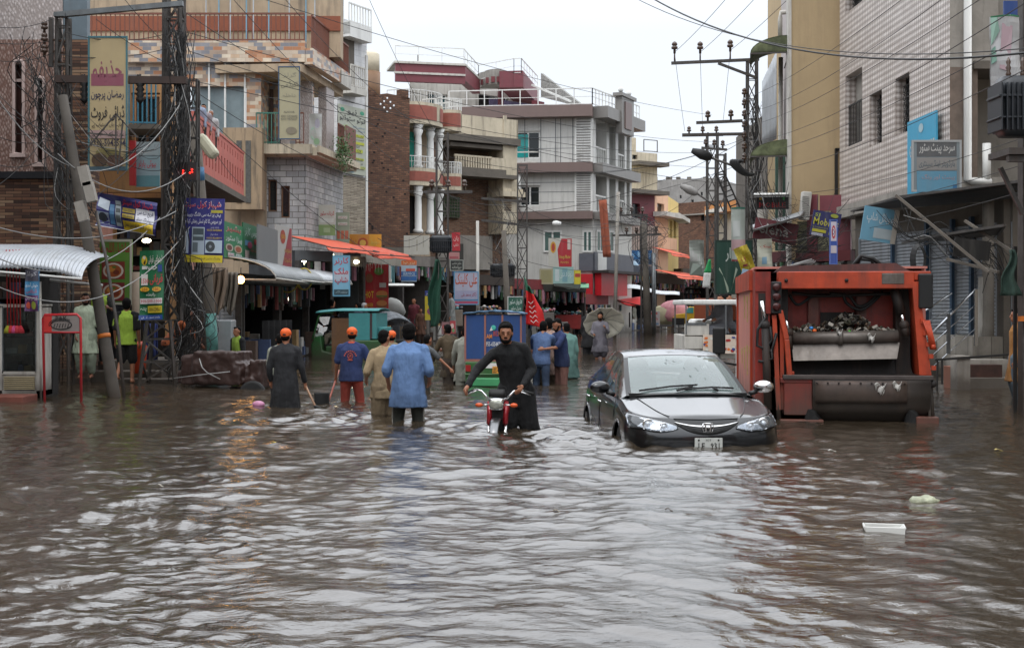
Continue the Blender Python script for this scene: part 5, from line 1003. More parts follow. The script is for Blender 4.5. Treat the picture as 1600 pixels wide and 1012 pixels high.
# leaning concrete pole
t = thing('leaning_pole','grey concrete pole leaning left with a thin conduit and an orange band','utility pole',tuple(W(187,620,22.9)-Vector((0,0,.3))))
mb = MB(); a = W(188,626,22.9)-Vector((0,0,.5)); b_ = W(98,150,23.6); mb.tube([a.lerp(b_,i/8) for i in range(9)],[.105-.003*i for i in range(9)],12); mb.build('pole', M('dark_pole_concrete','4a453f',.9,var=.3,vs=2,streak=.6), t)
mb = MB(); mb.tube([W(197,622,22.7)-Vector((0,0,.4)),W(185,520,22.7),W(165,400,22.8),W(150,330,22.9)],.028,8); mb.build('conduit', m_steeld, t)
mb = MB(); c = a.lerp(b_,(626-518)/476*.99+.05); d = (b_-a).normalized(); mb.tube([c-d*.03,c+d*.04],.108,12); mb.build('orange_band', M('orange_band_paint','b8641c',.6), t)
mb = MB();
for px,py in ((133,275),(141,300),(128,330)): mb.cbox(tuple(W(px,py,22.8)),(.16,.14,.34),(0,R(-14),0))
mb.build('meter_box', m_conc, t)
t = thing('street_pole','concrete pole with flaking teal paint beside the hanging tarpaulin','utility pole',tuple(W(332,600,29)-Vector((0,0,.4))))
mb = MB(); mb.tube([W(333,606,29)-Vector((0,0,.45)),W(320,400,29),W(303,190,29)],[.16,.14,.12],12); mb.build('pole', m_concd, t)
mb = MB(); mb.tube([W(330.5,560,29),W(326,490,29)],[.162,.155],12); mb.build('painted_band', M('teal_flaking','4f7f78',.8,var=.6,vs=6), t)
mb = MB(); mb.tube([W(309,283,29),W(308,262,29)],[.15,.15],12); mb.build('blue_wrap', M('blue_wrap','3f6f94',.6), t)
t = thing('street_lamp','cream cobra head street lamp on the cable wrapped pole by pink balcony','street lamp',tuple(W(300,240,28.8)))
mb = MB(); mb.tube([W(290,255,28.8),W(312,232,28.6)],.03,6); mb.build('arm', m_steeld, t)
mb = MB(); mb.cbox(tuple(W(324,229,28.5)),(.56,.3,.24),(0,R(52),0)); mb.build('lamp_head', M('lamp_cream','b8b49c',.5,streak=.2), t, bevel=.07)
t = thing('signal_lamp','small glowing red lamp cluster tied to the cable wrapped tower','lamp',tuple(W(290,268,26.4)))
mb = MB()
for px,py in ((286,267),(286,271),(300,265),(297,270),(300,269)): mb.ell(tuple(W(px,py,26.3)),.018,0,8)
mb.build('red_light', M('red_glow','ff1a10',.4,var=0,em=5), t)
mb = MB(); mb.cbox(tuple(W(292,268,26.45)),(.4,.1,.35)); mb.build('housing', m_blk, t)
def tangle(name, label, pts, n, spread, r=.012, seed=0, mats=None):
 rr = random.Random(seed); mb = MB()
 for i in range(n):
  q = [Vector(p)+Vector((rr.gauss(0,spread),rr.gauss(0,spread*.8),rr.gauss(0,spread*.9))) for p in pts]; k = rr.random()
  a, b_ = (0, len(q)-1) if k < .4 else sorted(rr.sample(range(len(q)),2)); s = q[a:b_+1]; out = []
  for u, v in zip(s, s[1:]):
   for j in range(4):
    f = j/4; out.append(u.lerp(v,f)+Vector((rr.gauss(0,spread*.07),0,-abs((v-u).length)*.25*f*(1-f))))
  out.append(s[-1]); out = [(out[max(j-1,0)]+out[j]*2+out[min(j+1,len(out)-1)])/4 for j in range(len(out))]; out = [(out[max(j-1,0)]+out[j]*2+out[min(j+1,len(out)-1)])/4 for j in range(len(out))]; mb.tube(out, r*rr.uniform(.6,1.5), 4, 0 if rr.random() < .9 else 1, cap=False)
 o = mb.build(name,[m_wire,m_wireg],origin=tuple(pts[0])); o['kind'] = 'stuff'; o['label'] = label; o['category'] = 'cables'; return o
tangle('cable_tangle','dense tangle of black cables running down the thick lattice tower',[W(279,y,26.4) for y in (40,120,180,240,300,360,420,470)],70,.15,.008,seed=1)
tangle('cable_tangle','loose cables sprawling from the lattice tower behind the cooling sign to the ground',[W(x,y,27) for x,y in ((300,380),(312,430),(300,470),(318,500),(290,540),(275,580))],40,.24,.009,seed=2)
tangle('cable_tangle','coils of cable bunched over the leaf tiled wall at the far left',[W(x,y,26.2) for x,y in ((50,60),(55,110),(70,150),(60,190),(95,230),(110,290),(120,340))],34,.26,.007,seed=3)
tangle('cable_tangle','service cables drooping in front of the beige dry fruit sign',[W(x,y,26) for x,y in ((100,150),(140,215),(185,240),(235,225),(285,150))],20,.2,.006,seed=4)
tangle('cable_tangle','cables bundled up the right hand lattice pole group',[W(x,y,50) for x,y in ((1178,150),(1180,200),(1185,250),(1180,300),(1182,350),(1190,400))],60,.22,.009,seed=5)
tangle('cable_tangle','web of wires strung over the broken signs right of the lattice poles',[W(x,y,36) for x,y in ((1190,290),(1215,330),(1240,370),(1270,390),(1310,330),(1200,400),(1290,400))],40,.4,.006,seed=6)
tangle('cable_tangle','messy wires hanging below the dark tin roof above the shutters',[W(x,y,27) for x,y in ((1395,330),(1420,380),(1460,370),(1500,395),(1540,380),(1560,430))],26,.22,.007,seed=7)
tangle('cable_tangle','wires knotted round the far central pole crossbars',[W(x,y,74) for x,y in ((960,320),(985,335),(1010,345),(1040,360),(1000,380),(1012,430))],30,.5,.009,seed=8)
tangle('cable_tangle','wires gathered on the paired poles in front of the weathered house',[W(x,y,58) for x,y in ((770,300),(790,340),(780,380),(800,430),(765,420))],30,.4,.008,seed=9)
t = tag(tangle('cable_coil','x',[W(1437,388,26)]*3,1,.01),'oval coil of black cable hanging beside the roller shutter rail','cable coil'); t['kind'] = ''; del t['kind']
me_ = t.data; mb = MB(); c = W(1437,405,26)
for i in range(6): mb.tube([(c.x+(.09+.012*i)*math.cos(a*PI/8),26+.02*i,c.z+(.24+.012*i)*math.sin(a*PI/8)) for a in range(17)],.014,5,cap=False)
mb2 = bpy.data.meshes.new('cable_coil'); L_ = Vector(t.location); mb2.from_pydata([tuple(v-L_) for v in mb.v],[],mb.f); mb2.materials.append(m_wire); t.data = mb2
# centre poles
def plainlat(label, px, pyt, Y, w, cross=(), base=520, name='lattice_pole', wb=None):
 t = polething(name,label,px,base,Y); mb = MB(); x = W(px,0,Y).x; lattice(mb,x,Y,-.45,W(0,pyt,Y).z,wb or w,w,w*2.2,.05*(Y/40)**.5); mb.build('mast', m_steeld, t)
 for (xa,ya,xb,yb,n) in cross:
  mb = MB(); p, q = W(xa,ya,Y-.15), W(xb,yb,Y-.15); mb.beam(p,q,.11,.11); c = p.lerp(q,.5)
  mb.build('crossarm', m_steeld, t)
  for i in range(n):
   f = (i+.5)/n if n > 1 else .5; k = p.lerp(q,f); mb = MB(); insul(mb,k.x,k.y,k.z+.05,1.4); mb.build('insulator', m_porc, t)
 return t
t = plainlat('tall lattice pole with a long high crossarm left of the ochre building',1175,95,52,.35,((1049,99,1186,93,0),(1066,211,1186,209,0),(1088,192,1160,189,2)),wb=.45)
for px,py in ((1054,96),(1094,96),(1141,93)): mb = MB(); p = W(px,py,51.9); mb.tube([p,p+Vector((0,0,.45))],.03,6); insul(mb,p.x,p.y,p.z+.3,1.6); mb.build('insulator', m_porc, t)
mb = MB(); mb.beam(W(1122,99,51.8),W(1180,121,51.8),.12,.09); mb.build('brace', m_steeld, t)
for i in range(7): mb = MB(); p = W(1163,153+i*17,51.8); insul(mb,p.x,p.y,p.z,1.3); mb.build('side_insulator', m_porc, t)
plainlat('slim lattice pole with double crossarms left of the tall crossarm pole',1113,208,66,.5,((1066,212,1130,211,3),(1096,231,1136,234,3)))
t = polething('utility_pole','grey tubular pole standing close beside the tall lattice pole',1193,470,44); mb = MB(); mb.tube([(W(1194,0,44).x,44,-.45),W(1191,300,44)],[.2,.16],12); mb.build('pole', m_conc, t)
t = polething('utility_pole','dark lattice pole behind the green board at the street bend',1128,470,62); mb = MB(); lattice(mb,W(1126,0,62).x,62,-.45,W(0,240,62).z,.5,.4,.9,.07); mb.build('mast', m_steeld, t)
def armlamp(label, a, b_, c, Y, hm, r=.04, L_=.9):
 t = thing('street_lamp',label,'street lamp',tuple(W(*a,Y))); mb = MB(); mb.tube([W(*a,Y),W(*b_,Y)],r,6); mb.build('arm', m_steeld, t)
 mb = MB(); p, q = W(*b_,Y), W(*c,Y); mb.tube([p,p.lerp(q,.15),p.lerp(q,.5),q],[.06*L_*1.4,.13*L_*1.4,.15*L_*1.4,.07*L_*1.4],10); mb.build('lamp_head', hm, t)
armlamp('black street lamp arm reaching left from the right lattice poles',(1170,268),(1112,247),(1081,235),46,m_blk)
armlamp('grey street lamp arm below the black one near the slim lattice pole',(1118,322),(1090,303),(1063,290),58,m_acg)
armlamp('white street lamp over the large white and red sign',(826,352),(863,349),(877,349),60,m_white,.03,.6)
t = thing('cable_drum_loop','thick loop of black hose slung on the right lattice pole','cable coil',tuple(W(1155,265,46))); mb = MB()
for i in range(4): mb.tube([W(1156+14*math.cos(a*PI/10)*(1-.05*i)+3*i, 262+11*math.sin(a*PI/10+.9), 46-.03*i) for a in range(15)],.06,6,cap=False)
mb.build('loop', m_wire, t)
t = thing('ladder','thin dark steel ladder leaning between the two right lattice poles','ladder',tuple(W(1145,325,54)))
mb = MB(); p,q = W(1118,272,54),W(1144,330,54); d = Vector((.32,0,.12)); mb.beam(p,q,.06); mb.beam(p+d,q+d,.06)
for i in range(9): k = p.lerp(q,i/8); mb.beam(k,k+d,.045)
mb.build('rail', m_grill, t)
t = plainlat('dark concrete pole in the far market with two wide crossbars',1006,335,76,.3,((956,368,1033,366,5),(962,336,1012,336,3)),name='utility_pole')
t = polething('utility_pole','thick tapering dark pole rising beside the white far banner',1010,500,76); mb = MB(); mb.tube([(W(1013,0,75).x,75,-.3),(W(1006,0,75).x,75,W(0,345,75).z)],[.24,.14],10); mb.build('pole', m_concd, t)
t = polething('utility_pole','slender pale steel pole right of the thick far pole',1022,500,78); mb = MB(); mb.tube([(W(1022,0,78).x,78,-.3),(W(1021,0,78).x,78,W(0,395,78).z)],.12,8); mb.build('pole', m_steel, t)
t = polething('utility_pole','grey pole in front of the slate fascia of the panelled building',963,500,74); mb = MB(); mb.tube([(W(960,0,74).x,74,-.3),(W(966,0,74).x,74,W(0,300,74).z)],.1,8); mb.build('pole', m_conc, t)
plainlat('lattice pole carrying crossbars in front of the weathered house',816,258,60,.42,((752,310,822,315,0),(752,344,822,352,0)))
t = polething('utility_pole','dark pole leaning slightly with black transformer box beside it',790,500,57); mb = MB(); mb.tube([(W(796,0,57).x,57,-.3),(W(787,0,57).x,57,W(0,360,57).z)],[.15,.1],8); mb.build('pole', m_concd, t)
t = polething('utility_pole','pale pipe pole in front of the grille window of weathered house',746,500,60); mb = MB(); mb.tube([(W(747,0,60).x,60,-.3),(W(746,0,60).x,60,W(0,345,60).z)],.07,8); mb.build('pole', m_whited, t)
t = plainlat('lattice pole with pole transformer in front of the column house',691,208,50,.42,((662,300,738,300,3),))
def transformer(label, px0, py0, px1, py1, Y, nf=12):
 a, b_ = W(px0,py1,Y), W(px1,py0,Y); t = thing('transformer',label,'transformer',((a.x+b_.x)/2,Y,a.z)); w = b_.x-a.x; h = b_.z-a.z; d = w*.7
 mb = MB(); cx = (a.x+b_.x)/2; e = 5
 mb.loft([(cx,Y,a.z,w*.36,d*.3),(cx,Y,a.z+h*.1,w*.44,d*.4),(cx,Y,a.z+h*.85,w*.44,d*.4),(cx,Y,a.z+h,w*.38,d*.36)],24,0,True,5); mb.build('tank', M('transformer_paint','23272c',.45,var=.2), t)
 mb = MB()
 for i in range(nf): x = a.x+w*(i+.5)/nf; mb.box(x-w*.014,x+w*.014,Y-d*.5,Y+d*.5,a.z+h*.08,a.z+h*.88)
 mb.box(a.x,b_.x,Y-d*.46,Y+d*.46,a.z+h*.64,a.z+h*.68); mb.box(a.x,b_.x,Y-d*.47,Y+d*.47,a.z+h*.28,a.z+h*.31); mb.build('cooling_fin', M('transformer_paint','23272c'), t, bevel=w*.008)
 for i in range(3):
  mb = MB(); x = a.x+w*(.25+.25*i); mb.lathe([(w*.03,0),(w*.05,h*.08),(w*.03,h*.12),(w*.05,h*.18),(w*.03,h*.22),(w*.045,h*.28),(w*.012,h*.36)],(x,Y-d*.1,b_.z-h*.02),8); mb.build('bushing', m_porc, t)
 return t
transformer('black finned transformer mounted on the lattice pole near the column house',671,368,707,395,49.6)
transformer('dark ribbed transformer on a steel platform at the right edge',1551,122,1640,214,18.6,11)
transformer('small black transformer behind the poles beside the weathered house',765,412,806,433,59)
t = thing('pole_platform','steel platform and pole carrying the big transformer at the right edge','utility pole',tuple(W(1605,600,18.6)))
mb = MB(); mb.box(W(1560,0,18.6).x,W(1660,0,18.6).x,18.2,19.0,W(0,246,18.6).z,W(0,236,18.6).z); mb.box(W(1562,0,18.6).x,W(1660,0,18.6).x,18.25,18.35,W(0,257,18.6).z,W(0,247,18.6).z); mb.build('platform', m_steeld, t)
mb = MB(); mb.beam(W(1563,262,18.7),W(1598,335,18.7),.07,.05); mb.beam((W(1606,0,19.4).x,19.4,-.5),(W(1606,0,19.4).x,19.4,9),.22,.2); mb.build('pole', m_steeld, t)
mb = MB(); mb.beam((W(1586,0,19.6).x,19.6,-.5),(W(1586,0,19.6).x,19.6,W(0,385,19.6).z),.045); mb.build('thin_post', m_grill, t)
mb = MB(); mb.box(W(1598,0,19.1).x,W(1612,0,19.1).x,19.2,19.28,W(0,502,19.1).z,W(0,494,19.1).z); mb.build('orange_band', MC['orange_band_paint'], t)
t = thing('draped_cloth','dark green cloth snagged on the right edge pole','cloth',tuple(W(1578,440,19.4))); mb = MB(); p = W(1583,390,19.3); mb.sheet(lambda u,v: p+Vector((-.02+(u-.6)*(.06+.28*v)+.03*math.sin(v*8), -.06*math.sin(u*9+v*3), -.66*v)),8,12,.01); mb.build('cloth', M('green_cloth','33483f',.9,var=.3,vs=6), t)
# ---------------------------------------------------------------- wires
WG = {}
def wire(p, q, sag, kind, r=.011, n=14, m=None):
 lab, grp = KINDS[kind]; p, q = Vector(p), Vector(q); pts = []
 for i in range(n+1): f = i/n; pts.append(p.lerp(q,f)-Vector((0,0,4*sag*f*(1-f))))
 mb = MB(); mb.tube(pts, r, 5, cap=False); o = mb.build('overhead_cable', m or m_wire, origin=tuple(p)); tag(o, lab, 'cable', grp)
KINDS = {'long':('thin black cable running from the left towers to the right lattice poles','long cables crossing the street'),
 'right':('thin cable climbing past the square tiled wall to the upper right','cables climbing over the tiled building'),
 'left':('black cable slung low between the left wall and the two masts','cables at the left masts'),
 'sky':('hair thin wire rising from the long crossarm into the sky','wires above the long crossarm'),
 'mid':('thin cable spanning between poles down the middle of the market','cables down the market'),
 'heavy':('thick black cable sagging across the ochre and tiled walls at upper right','thick cable'),
 'grey':('pale grey cable looping between left masts in front of the shop signs','pale looping cables')}
for i,(a,b_) in enumerate((((290,-40,27),(1112,180,64)),((290,50,27),(1112,222,64)),((290,95,27),(1112,238,64)),((295,125,27),(1112,262,64)),((295,80,27),(1165,290,52)),((300,140,27),(690,300,50)),((290,20,27),(700,240,50)))): wire(W(*a),W(*b_),.35+.12*(i%3),'long',.008,20)
for a,b_ in (((330,-40,28),(640,270,54)),((420,-30,30),(660,200,50)),((560,-40,40),(700,240,52)),((290,150,27),(620,420,44))): wire(W(*a),W(*b_),.3,'long',.008)
for i in range(6): wire(W(1160,155+i*22,52),W(1600,-150+i*52,15),.3+.1*(i%2),'right',.006,20)
for i in range(3): wire(W(1180,300+i*30,50),W(1600,215+i*42,20),.35,'right',.006,16)
for a,b_ in (((1054,82,52),(1150,-20,38)),((1094,82,52),(1200,-25,38)),((1141,79,52),(1260,-30,38)),((1054,82,52),(1070,205,66)),((1094,82,52),(1098,205,66)),((1141,79,52),(1130,188,66))): wire(W(*a),W(*b_),.08,'sky',.009)
wire(W(1000,-14,24),W(1700,70,13),.55,'heavy',.013,24); wire(W(990,-4,26),W(1700,65,14),.5,'heavy',.007,24)
for i,(a,b_,s) in enumerate((((-20,40,25),(82,30,26.4),.1),((-20,66,25),(80,64,26.4),.05),((-20,92,25),(80,84,26.4),.1),((-20,150,25),(125,210,26),.2),((-20,205,25),(100,210,26.4),.2),((95,120,26.2),(285,200,26.6),.6),((90,85,26),(280,70,26.6),.15),((100,50,26),(285,45,26.6),.2),((-20,250,24),(130,190,24),.4),((-20,300,24),(120,130,26),.3),((110,175,24),(285,255,26.6),.5),((-20,130,24),(110,235,24),.1),((150,30,26),(290,110,26.4),.1),((180,-20,26),(285,90,26.5),.1),((285,130,26.5),(380,290,34),.3),((110,330,24),(290,150,26.6),.3))): wire(W(*a),W(*b_),s,'left',.007)
for a,b_,s in (((-20,130,22),(280,165,26),1.35),((-20,350,20),(275,330,26),.35),((-20,440,19),(300,350,27),.8),((90,240,23),(290,270,26),.5),((-20,395,20),(250,340,26),.6)): wire(W(*a),W(*b_),s,'grey',.009,20,m_wireg)
for a,b_,s in (((690,300,50),(816,315,60),.3),((700,305,50),(960,368,75),.6),((816,350,60),(1006,368,75),.8),((816,320,60),(1006,340,75),.8),((700,245,50),(1113,235,64),.8),((820,352,60),(1020,366,75),.5),((1006,345,76),(1126,260,62),.5),((1030,368,76),(1126,320,62),.6),((590,372,46),(680,365,50),.4),((575,345,46),(665,362,50),.5),((700,330,50),(1170,215,52),1.0),((640,300,48),(1006,336,75),.9),((700,360,50),(960,420,75),.6),((940,310,78),(1175,250,52),.3),((800,265,60),(1175,212,52),.7)): wire(W(*a),W(*b_),s,'mid',.01,16)
# ---------------------------------------------------------------- saloon car
m_car = M('graphite_car_paint', '0f1216', .28, .45, var=.05, vs=2, coat=1.0)
m_carglass = glassmat('car_glass', (.72,.82,.8), .02, .28, (.34,.43,.42))
m_sideglass = glassmat('side_glass', (.25,.32,.3), .06, .5, (.05,.07,.065))
m_lens = glassmat('lamp_lens', (.9,.92,.95), .02, .12, (.5,.55,.6))
m_trim = M('black_trim', '0d0d0e', .45, var=.1)
m_plate = M('number_plate', 'b9bbb6', .4, var=.1, streak=.3)
def lerpt(tab, y):
 for (a,va),(b,vb) in zip(tab, tab[1:]):
  if y <= b: f = max(0,(y-a)/(b-a)); return va+(vb-va)*f
 return tab[-1][1]
def smt(tab, y): return (lerpt(tab,y-.12)+2*lerpt(tab,y)+lerpt(tab,y+.12)+2*lerpt(tab,y-.06)+2*lerpt(tab,y+.06))/8
def build_car():
 yaw = R(4.3); loc = (2.16,14.8,-.45)
 t = thing('car','dark grey saloon car standing in the flood up to its bumper, facing the viewer','car',loc,yaw)
 Mx = MT[t.name]; Ln = 4.5
 zs = lambda y: smt(((-.2,.70),(0,.715),(.3,.79),(.95,.90),(2,.93),(3.2,.985),(4.1,1.02),(4.5,.95)), y)
 fdy = lambda f: lerpt(((0,.10),(.25,.03),(.5,.0),(.68,.0),(.8,.02),(.92,.06),(1,.12)), f)
 fdx = lambda f: lerpt(((0,.06),(.3,.01),(.6,0),(.85,.02),(1,.07)), f)
 def outline(s, f):           # s 0..1 from the nose centre round the left side to the tail centre
  # plan: front arc, side, rear arc
  hw = .88-fdx(f); yf = .0+fdy(f)
  if s < .35:
   q = s/.35; x = hw*min(1,math.sin(q*PI/2)**.95); y = yf+.50*(1-math.cos(q*PI/2)**.62 if q < 1 else 1)*.9
   y = yf+.03*q+.46*q**3.2
  elif s < .8: q = (s-.35)/.45; x = hw*(1-.02*q); y = yf*(1-q)+.49+(Ln-.75-.49)*q
  else: q = (s-.8)/.2; x = hw*.98*math.cos(q*PI/2)**.8 if q < 1 else 0; y = Ln-.75+.75*math.sin(q*PI/2)-fdy(f)*q
  return x, y
 def surf(s, f):
  x, y = outline(s, f); return x, y, .18+(zs(y)-.18)*f
 NS = 150; fr = [0,.12,.25,.36,.46,.55,.63,.70,.77,.83,.88,.92,.95,.975,.99,1.0]
 crown = lambda x, y: .055*(1-(x/.84)**2)
 def topz(x, y, k, z1):
  zz_ = smt(((-.2,.74),(0.1,.765),(.4,.83),(.95,.955),(2,.98),(3.5,1.02),(4.1,1.07),(4.5,1.02)), y)
  bz = zz_-.05*(abs(x)/.8)**2.2
  return z1+(bz-z1)*min(1,k*5)
 body = MB(Mx); arch = [(.93,.33),(3.6,.33)]
 for sg in (-1,1):
  vs = []; rows = []
  for f in fr: rows.append([surf(i/NS, f) for i in range(NS+1)])
  top = rows[-1]
  for k in (.03,.08,.15,.3,.5,.75,1.0):
   row = []
   for (x,y,z) in top:
    yc = min(max(y,.35),Ln-.4); x2 = x*(1-k); y2 = y+(yc-y)*k*.9; row.append((x2,y2,topz(x2,y2,k,z)))
   rows.append(row)
  for r in rows:
   for x,y,z in r: vs.append((sg*x,y,z))
  W1 = NS+1; fs = []
  for i in range(len(rows)-1):
   for j in range(NS):
    q = (i*W1+j,i*W1+j+1,(i+1)*W1+j+1,(i+1)*W1+j); c = sum((Vector(vs[a]) for a in q),Vector())/4
    if i < len(fr)-1 and abs(c.x) > .7 and any((c.y-a)**2+(c.z-.31)**2 < .36**2 for a,_ in arch): continue
    fs.append(q if sg < 0 else tuple(reversed(q)))
  body.add(vs, fs, 0, True)
  for a,_ in arch: body.tube([(sg*(.865+.0*i), a+.365*math.cos(PI*i/14), .31+.365*math.sin(PI*i/14)) for i in range(15)], .018, 6)
 body.build('body', m_car, t)
 k = MB(Mx); k.box(-.7,.7,.3,4.2,.25,.7); k.build('inner_wells', m_blk, t)
 for sg in (-1,1):
  for a,_ in arch:
   w = MB(Mx); w.lathe([(.12,-.1),(.29,-.1),(.315,-.06),(.315,.06),(.29,.1),(.24,.1)],(sg*.74,a,.31),24,0,(0,R(90)*sg,0)); wh = w.build('wheel', m_rub, t)
   w = MB(Mx); w.lathe([(.0,.07),(.06,.07),(.2,.04),(.225,.085)],(sg*.74,a,.31),20,0,(0,R(90)*sg,0)); w.build('rim', m_steel, wh)
 # greenhouse
 zr = lambda y: smt(((.9,.95),(1.0,.985),(1.35,1.15),(1.7,1.30),(2.0,1.39),(2.4,1.44),(2.8,1.45),(3.2,1.415),(3.6,1.30),(3.95,1.13),(4.15,1.05)), y)
 wr = lambda y: smt(((.9,.74),(1.4,.685),(2.0,.60),(2.8,.585),(3.4,.59),(4.15,.70)), y)
 zbelt = lambda y: zs(y)-.01
 y0, y1 = .93, 4.12; NY = 64; NA = 12; NB = 8
 def gp(i, j):
  y = y0+(y1-y0)*i/NY;
  if j <= NA:
   a = j/NA; x = wr(y)*a; z = zr(y)-.035*a*a*(1 if 1.9<y<3.4 else .8); yy = y+(.16*a*a if y < 2.2 else 0)*(1 if y < 1.9 else max(0,(2.2-y)/.3))-(.12*a*a if y > 3.3 else 0)
   return Vector((x,yy,z))
  b = (j-NA)/NB; top = gp(i, NA); zb = zbelt(top.y); zb = min(zb, top.z); xb = .815
  return Vector((top.x+(xb-top.x)*b**.85, top.y, top.z+(zb-top.z)*b))
 parts = {'windscreen':MB(Mx),'roof':MB(Mx),'side_window-1':MB(Mx),'side_window2-1':MB(Mx),'side_window1':MB(Mx),'side_window21':MB(Mx),'rear_window':MB(Mx),'pillar':MB(Mx),'pillar_trim':MB(Mx)}
 for sg in (-1,1):
  for i in range(NY):
   for j in range(NA+NB):
    P = [gp(i,j),gp(i+1,j),gp(i+1,j+1),gp(i,j+1)]; c = sum(P,Vector())/4; yc = y0+(y1-y0)*(i+.5)/NY
    if j < NA:
     a = (j+.5)/NA
     if yc < 1.96: nm = 'pillar_trim' if a > .945 or yc < 1.0 else 'windscreen'
     elif yc < 3.22: nm = 'roof'
     elif yc < 4.0: nm = 'pillar' if a > .93 else 'rear_window'
     else: nm = 'roof'
     if yc >= 1.96 and yc < 2.04: nm = 'pillar_trim' if a < .9 else 'roof'
    else:
     b = (j-NA+.5)/NB; yy = c.y
     lo = 1.35+.0*b; nm = 'pillar'
     if 1.42 < yy < 3.55 and .1 < b < .93 and (yy-1.1) > (1-b)*.75: nm = 'side_window' if yy < 2.42 else 'side_window2'
     if 2.38 < yy < 2.46: nm = 'pillar_trim'
    vs = [(sg*p.x,p.y,p.z) for p in P]; nm = nm+str(sg) if nm.startswith('side') else nm; parts[nm].add(vs,[(0,1,2,3)] if sg < 0 else [(3,2,1,0)],0,True)
 parts['windscreen'].build('windscreen', m_carglass, t); parts['roof'].build('roof', m_car, t); parts['rear_window'].build('rear_window', glassmat('rear_glass',(.75,.82,.8),.03,.1,(.3,.35,.35)), t)
 parts['pillar'].build('pillar', m_car, t); parts['pillar_trim'].build('pillar_trim', m_trim, t)
 [parts[n].build('side_window', m_sideglass, t) for n in ('side_window-1','side_window2-1','side_window1','side_window21')]
 # interior
 k = MB(Mx); k.box(-.76,.76,1.0,4.0,.5,.86); k.box(-.7,.7,1.05,1.5,.86,.97); k.build('dashboard', m_trim, t)
 st = M('seat_fabric','7a766c',.9,var=.15)
 for x in (-.36,.36):
  k = MB(Mx); k.loft([(x,2.35,.8,.24,.09),(x,2.4,1.1,.22,.08),(x,2.43,1.17,.14,.06)],12,0,True,3); k.ell((x,2.45,1.25),(.13,.05,.09)); k.build('seat', st, t)
 k = MB(Mx); k.loft([(0,3.2,.8,.6,.08),(0,3.3,1.05,.58,.06)],12,0,True,4); k.build('rear_seat', st, t)
 k = MB(Mx); k.tube([(.36+.17*math.cos(a*PI/10),1.62+.05*math.sin(a*PI/10),1.03+.16*math.sin(a*PI/10)) for a in range(21)],.014,6,cap=False); k.build('steering_wheel', m_blk, t)
 k = MB(Mx); k.ell((0,1.93,1.31),(.12,.02,.035)); k.build('interior_mirror', m_blk, t)
 # front: fascia patches follow the body surface
 def fx(x, z, off=0):           # body point seen at lateral x and height z on the nose
  s = (abs(x)/.88); s = math.asin(min(1,(min(s,.995))**(1/.95)))/(PI/2)*.35
  f = .8
  for _ in range(6): X,Y,_z = surf(s, f); f = (z-.18)/(zs(Y)-.18); f = min(max(f,0),1)
  for _ in range(8):
   X,Y,_z = surf(s, f); s = min(.36,max(0,s+(abs(x)-X)*.2))
  X,Y,_z = surf(s,f); return Vector((x, Y-off, z))
 for sg in (-1,1):
  lo = lambda u: .615+.03*u-.05*math.sin(PI*u)*.2+(.0 if u > .5 else .0); hi = lambda u: .70+(.785-.70)*u**.8
  LP = lambda u,v,o: fx(sg*(.33+.515*u), (.645-.03*math.sin(PI*min(1,max(0,u)*1.3)))*(1-v)+v*(.665+.125*max(0,u)**.75), o)
  hk = MB(Mx); hk.sheet(lambda u,v: LP(u,v,.004), 24, 8, .004); hl = hk.build('headlight', M('lamp_housing','9aa0a6',.25,.8,var=.3,vs=14), t)
  for u_, rr in ((.62,.062),(.30,.045)):
   c = LP(u_,.5,.012); hk = MB(Mx); hk.lathe([(rr,0),(rr*.95,.012),(rr*.6,.004),(rr*.25,.0)],tuple(c),18,0,(R(90),0,0)); hk.build('reflector', m_chrome, hl)
   hk = MB(Mx); hk.ell(tuple(c+Vector((0,-.01,0))),(rr*.45,.02,rr*.45),0,12); hk.build('bulb', M('bulb_glass','c8d0d8',.1,.2), hl)
  hk = MB(Mx); hk.sheet(lambda u,v: LP(u,v,.024+.01*math.sin(PI*u)), 24, 8, .003); hk.build('lens', m_lens, hl)
  hk = MB(Mx); hk.sheet(lambda u,v: LP(-.02+u*1.04,-.09+.1*v,.012), 24, 2, .004); hk.sheet(lambda u,v: LP(-.02+u*1.04,.98+.08*v,.012), 24, 2, .004); hk.build('headlight_trim', m_trim, t)
 k = MB(Mx); k.sheet(lambda u,v: fx((u-.5)*.70, (.575+.12*abs(u*2-1)**2.2)*(1-v)+v*(.715+.015*abs(2*u-1)), .004), 30, 5, .01); gr = k.build('grille', m_trim, t)
 k = MB(Mx); k.sheet(lambda u,v: fx((u-.5)*.72, .655+.055*abs(u*2-1)**2+v*.018*(1.25-abs(2*u-1)), .016), 30, 3, .01); k.build('chrome_bar', m_chrome, gr)
 k = MB(Mx)
 for q in range(3): k.sheet(lambda u,v: fx((u-.5)*.6*(1-.15*q), .625-.017*q+.05*abs(u*2-1)**1.8+v*.006, .012), 24, 1, .004)
 k.build('grille_slat', m_blk, gr)
 c = fx(0,.655,.03); ring = [(c.x+a*.85,c.y,c.z+b_*.85) for a,b_ in ((-.06,.055),(.06,.055),(.075,0),(.055,-.055),(-.055,-.055),(-.075,0),(-.06,.055))]
 k = MB(Mx); k.tube(ring,.007,6); k.beam((c.x-.032,c.y-.004,c.z+.042),(c.x-.022,c.y-.004,c.z-.042),.02,.014); k.beam((c.x+.032,c.y-.004,c.z+.042),(c.x+.022,c.y-.004,c.z-.042),.02,.014); k.beam((c.x-.022,c.y-.004,c.z),(c.x+.022,c.y-.004,c.z),.014,.014); k.build('emblem', m_chrome, gr)
 k = MB(Mx); py = fx(0,.5).y-.02; k.box(-.155,.155,py-.008,py,.40,.545); pl = k.build('number_plate', m_plate, t, bevel=.006)
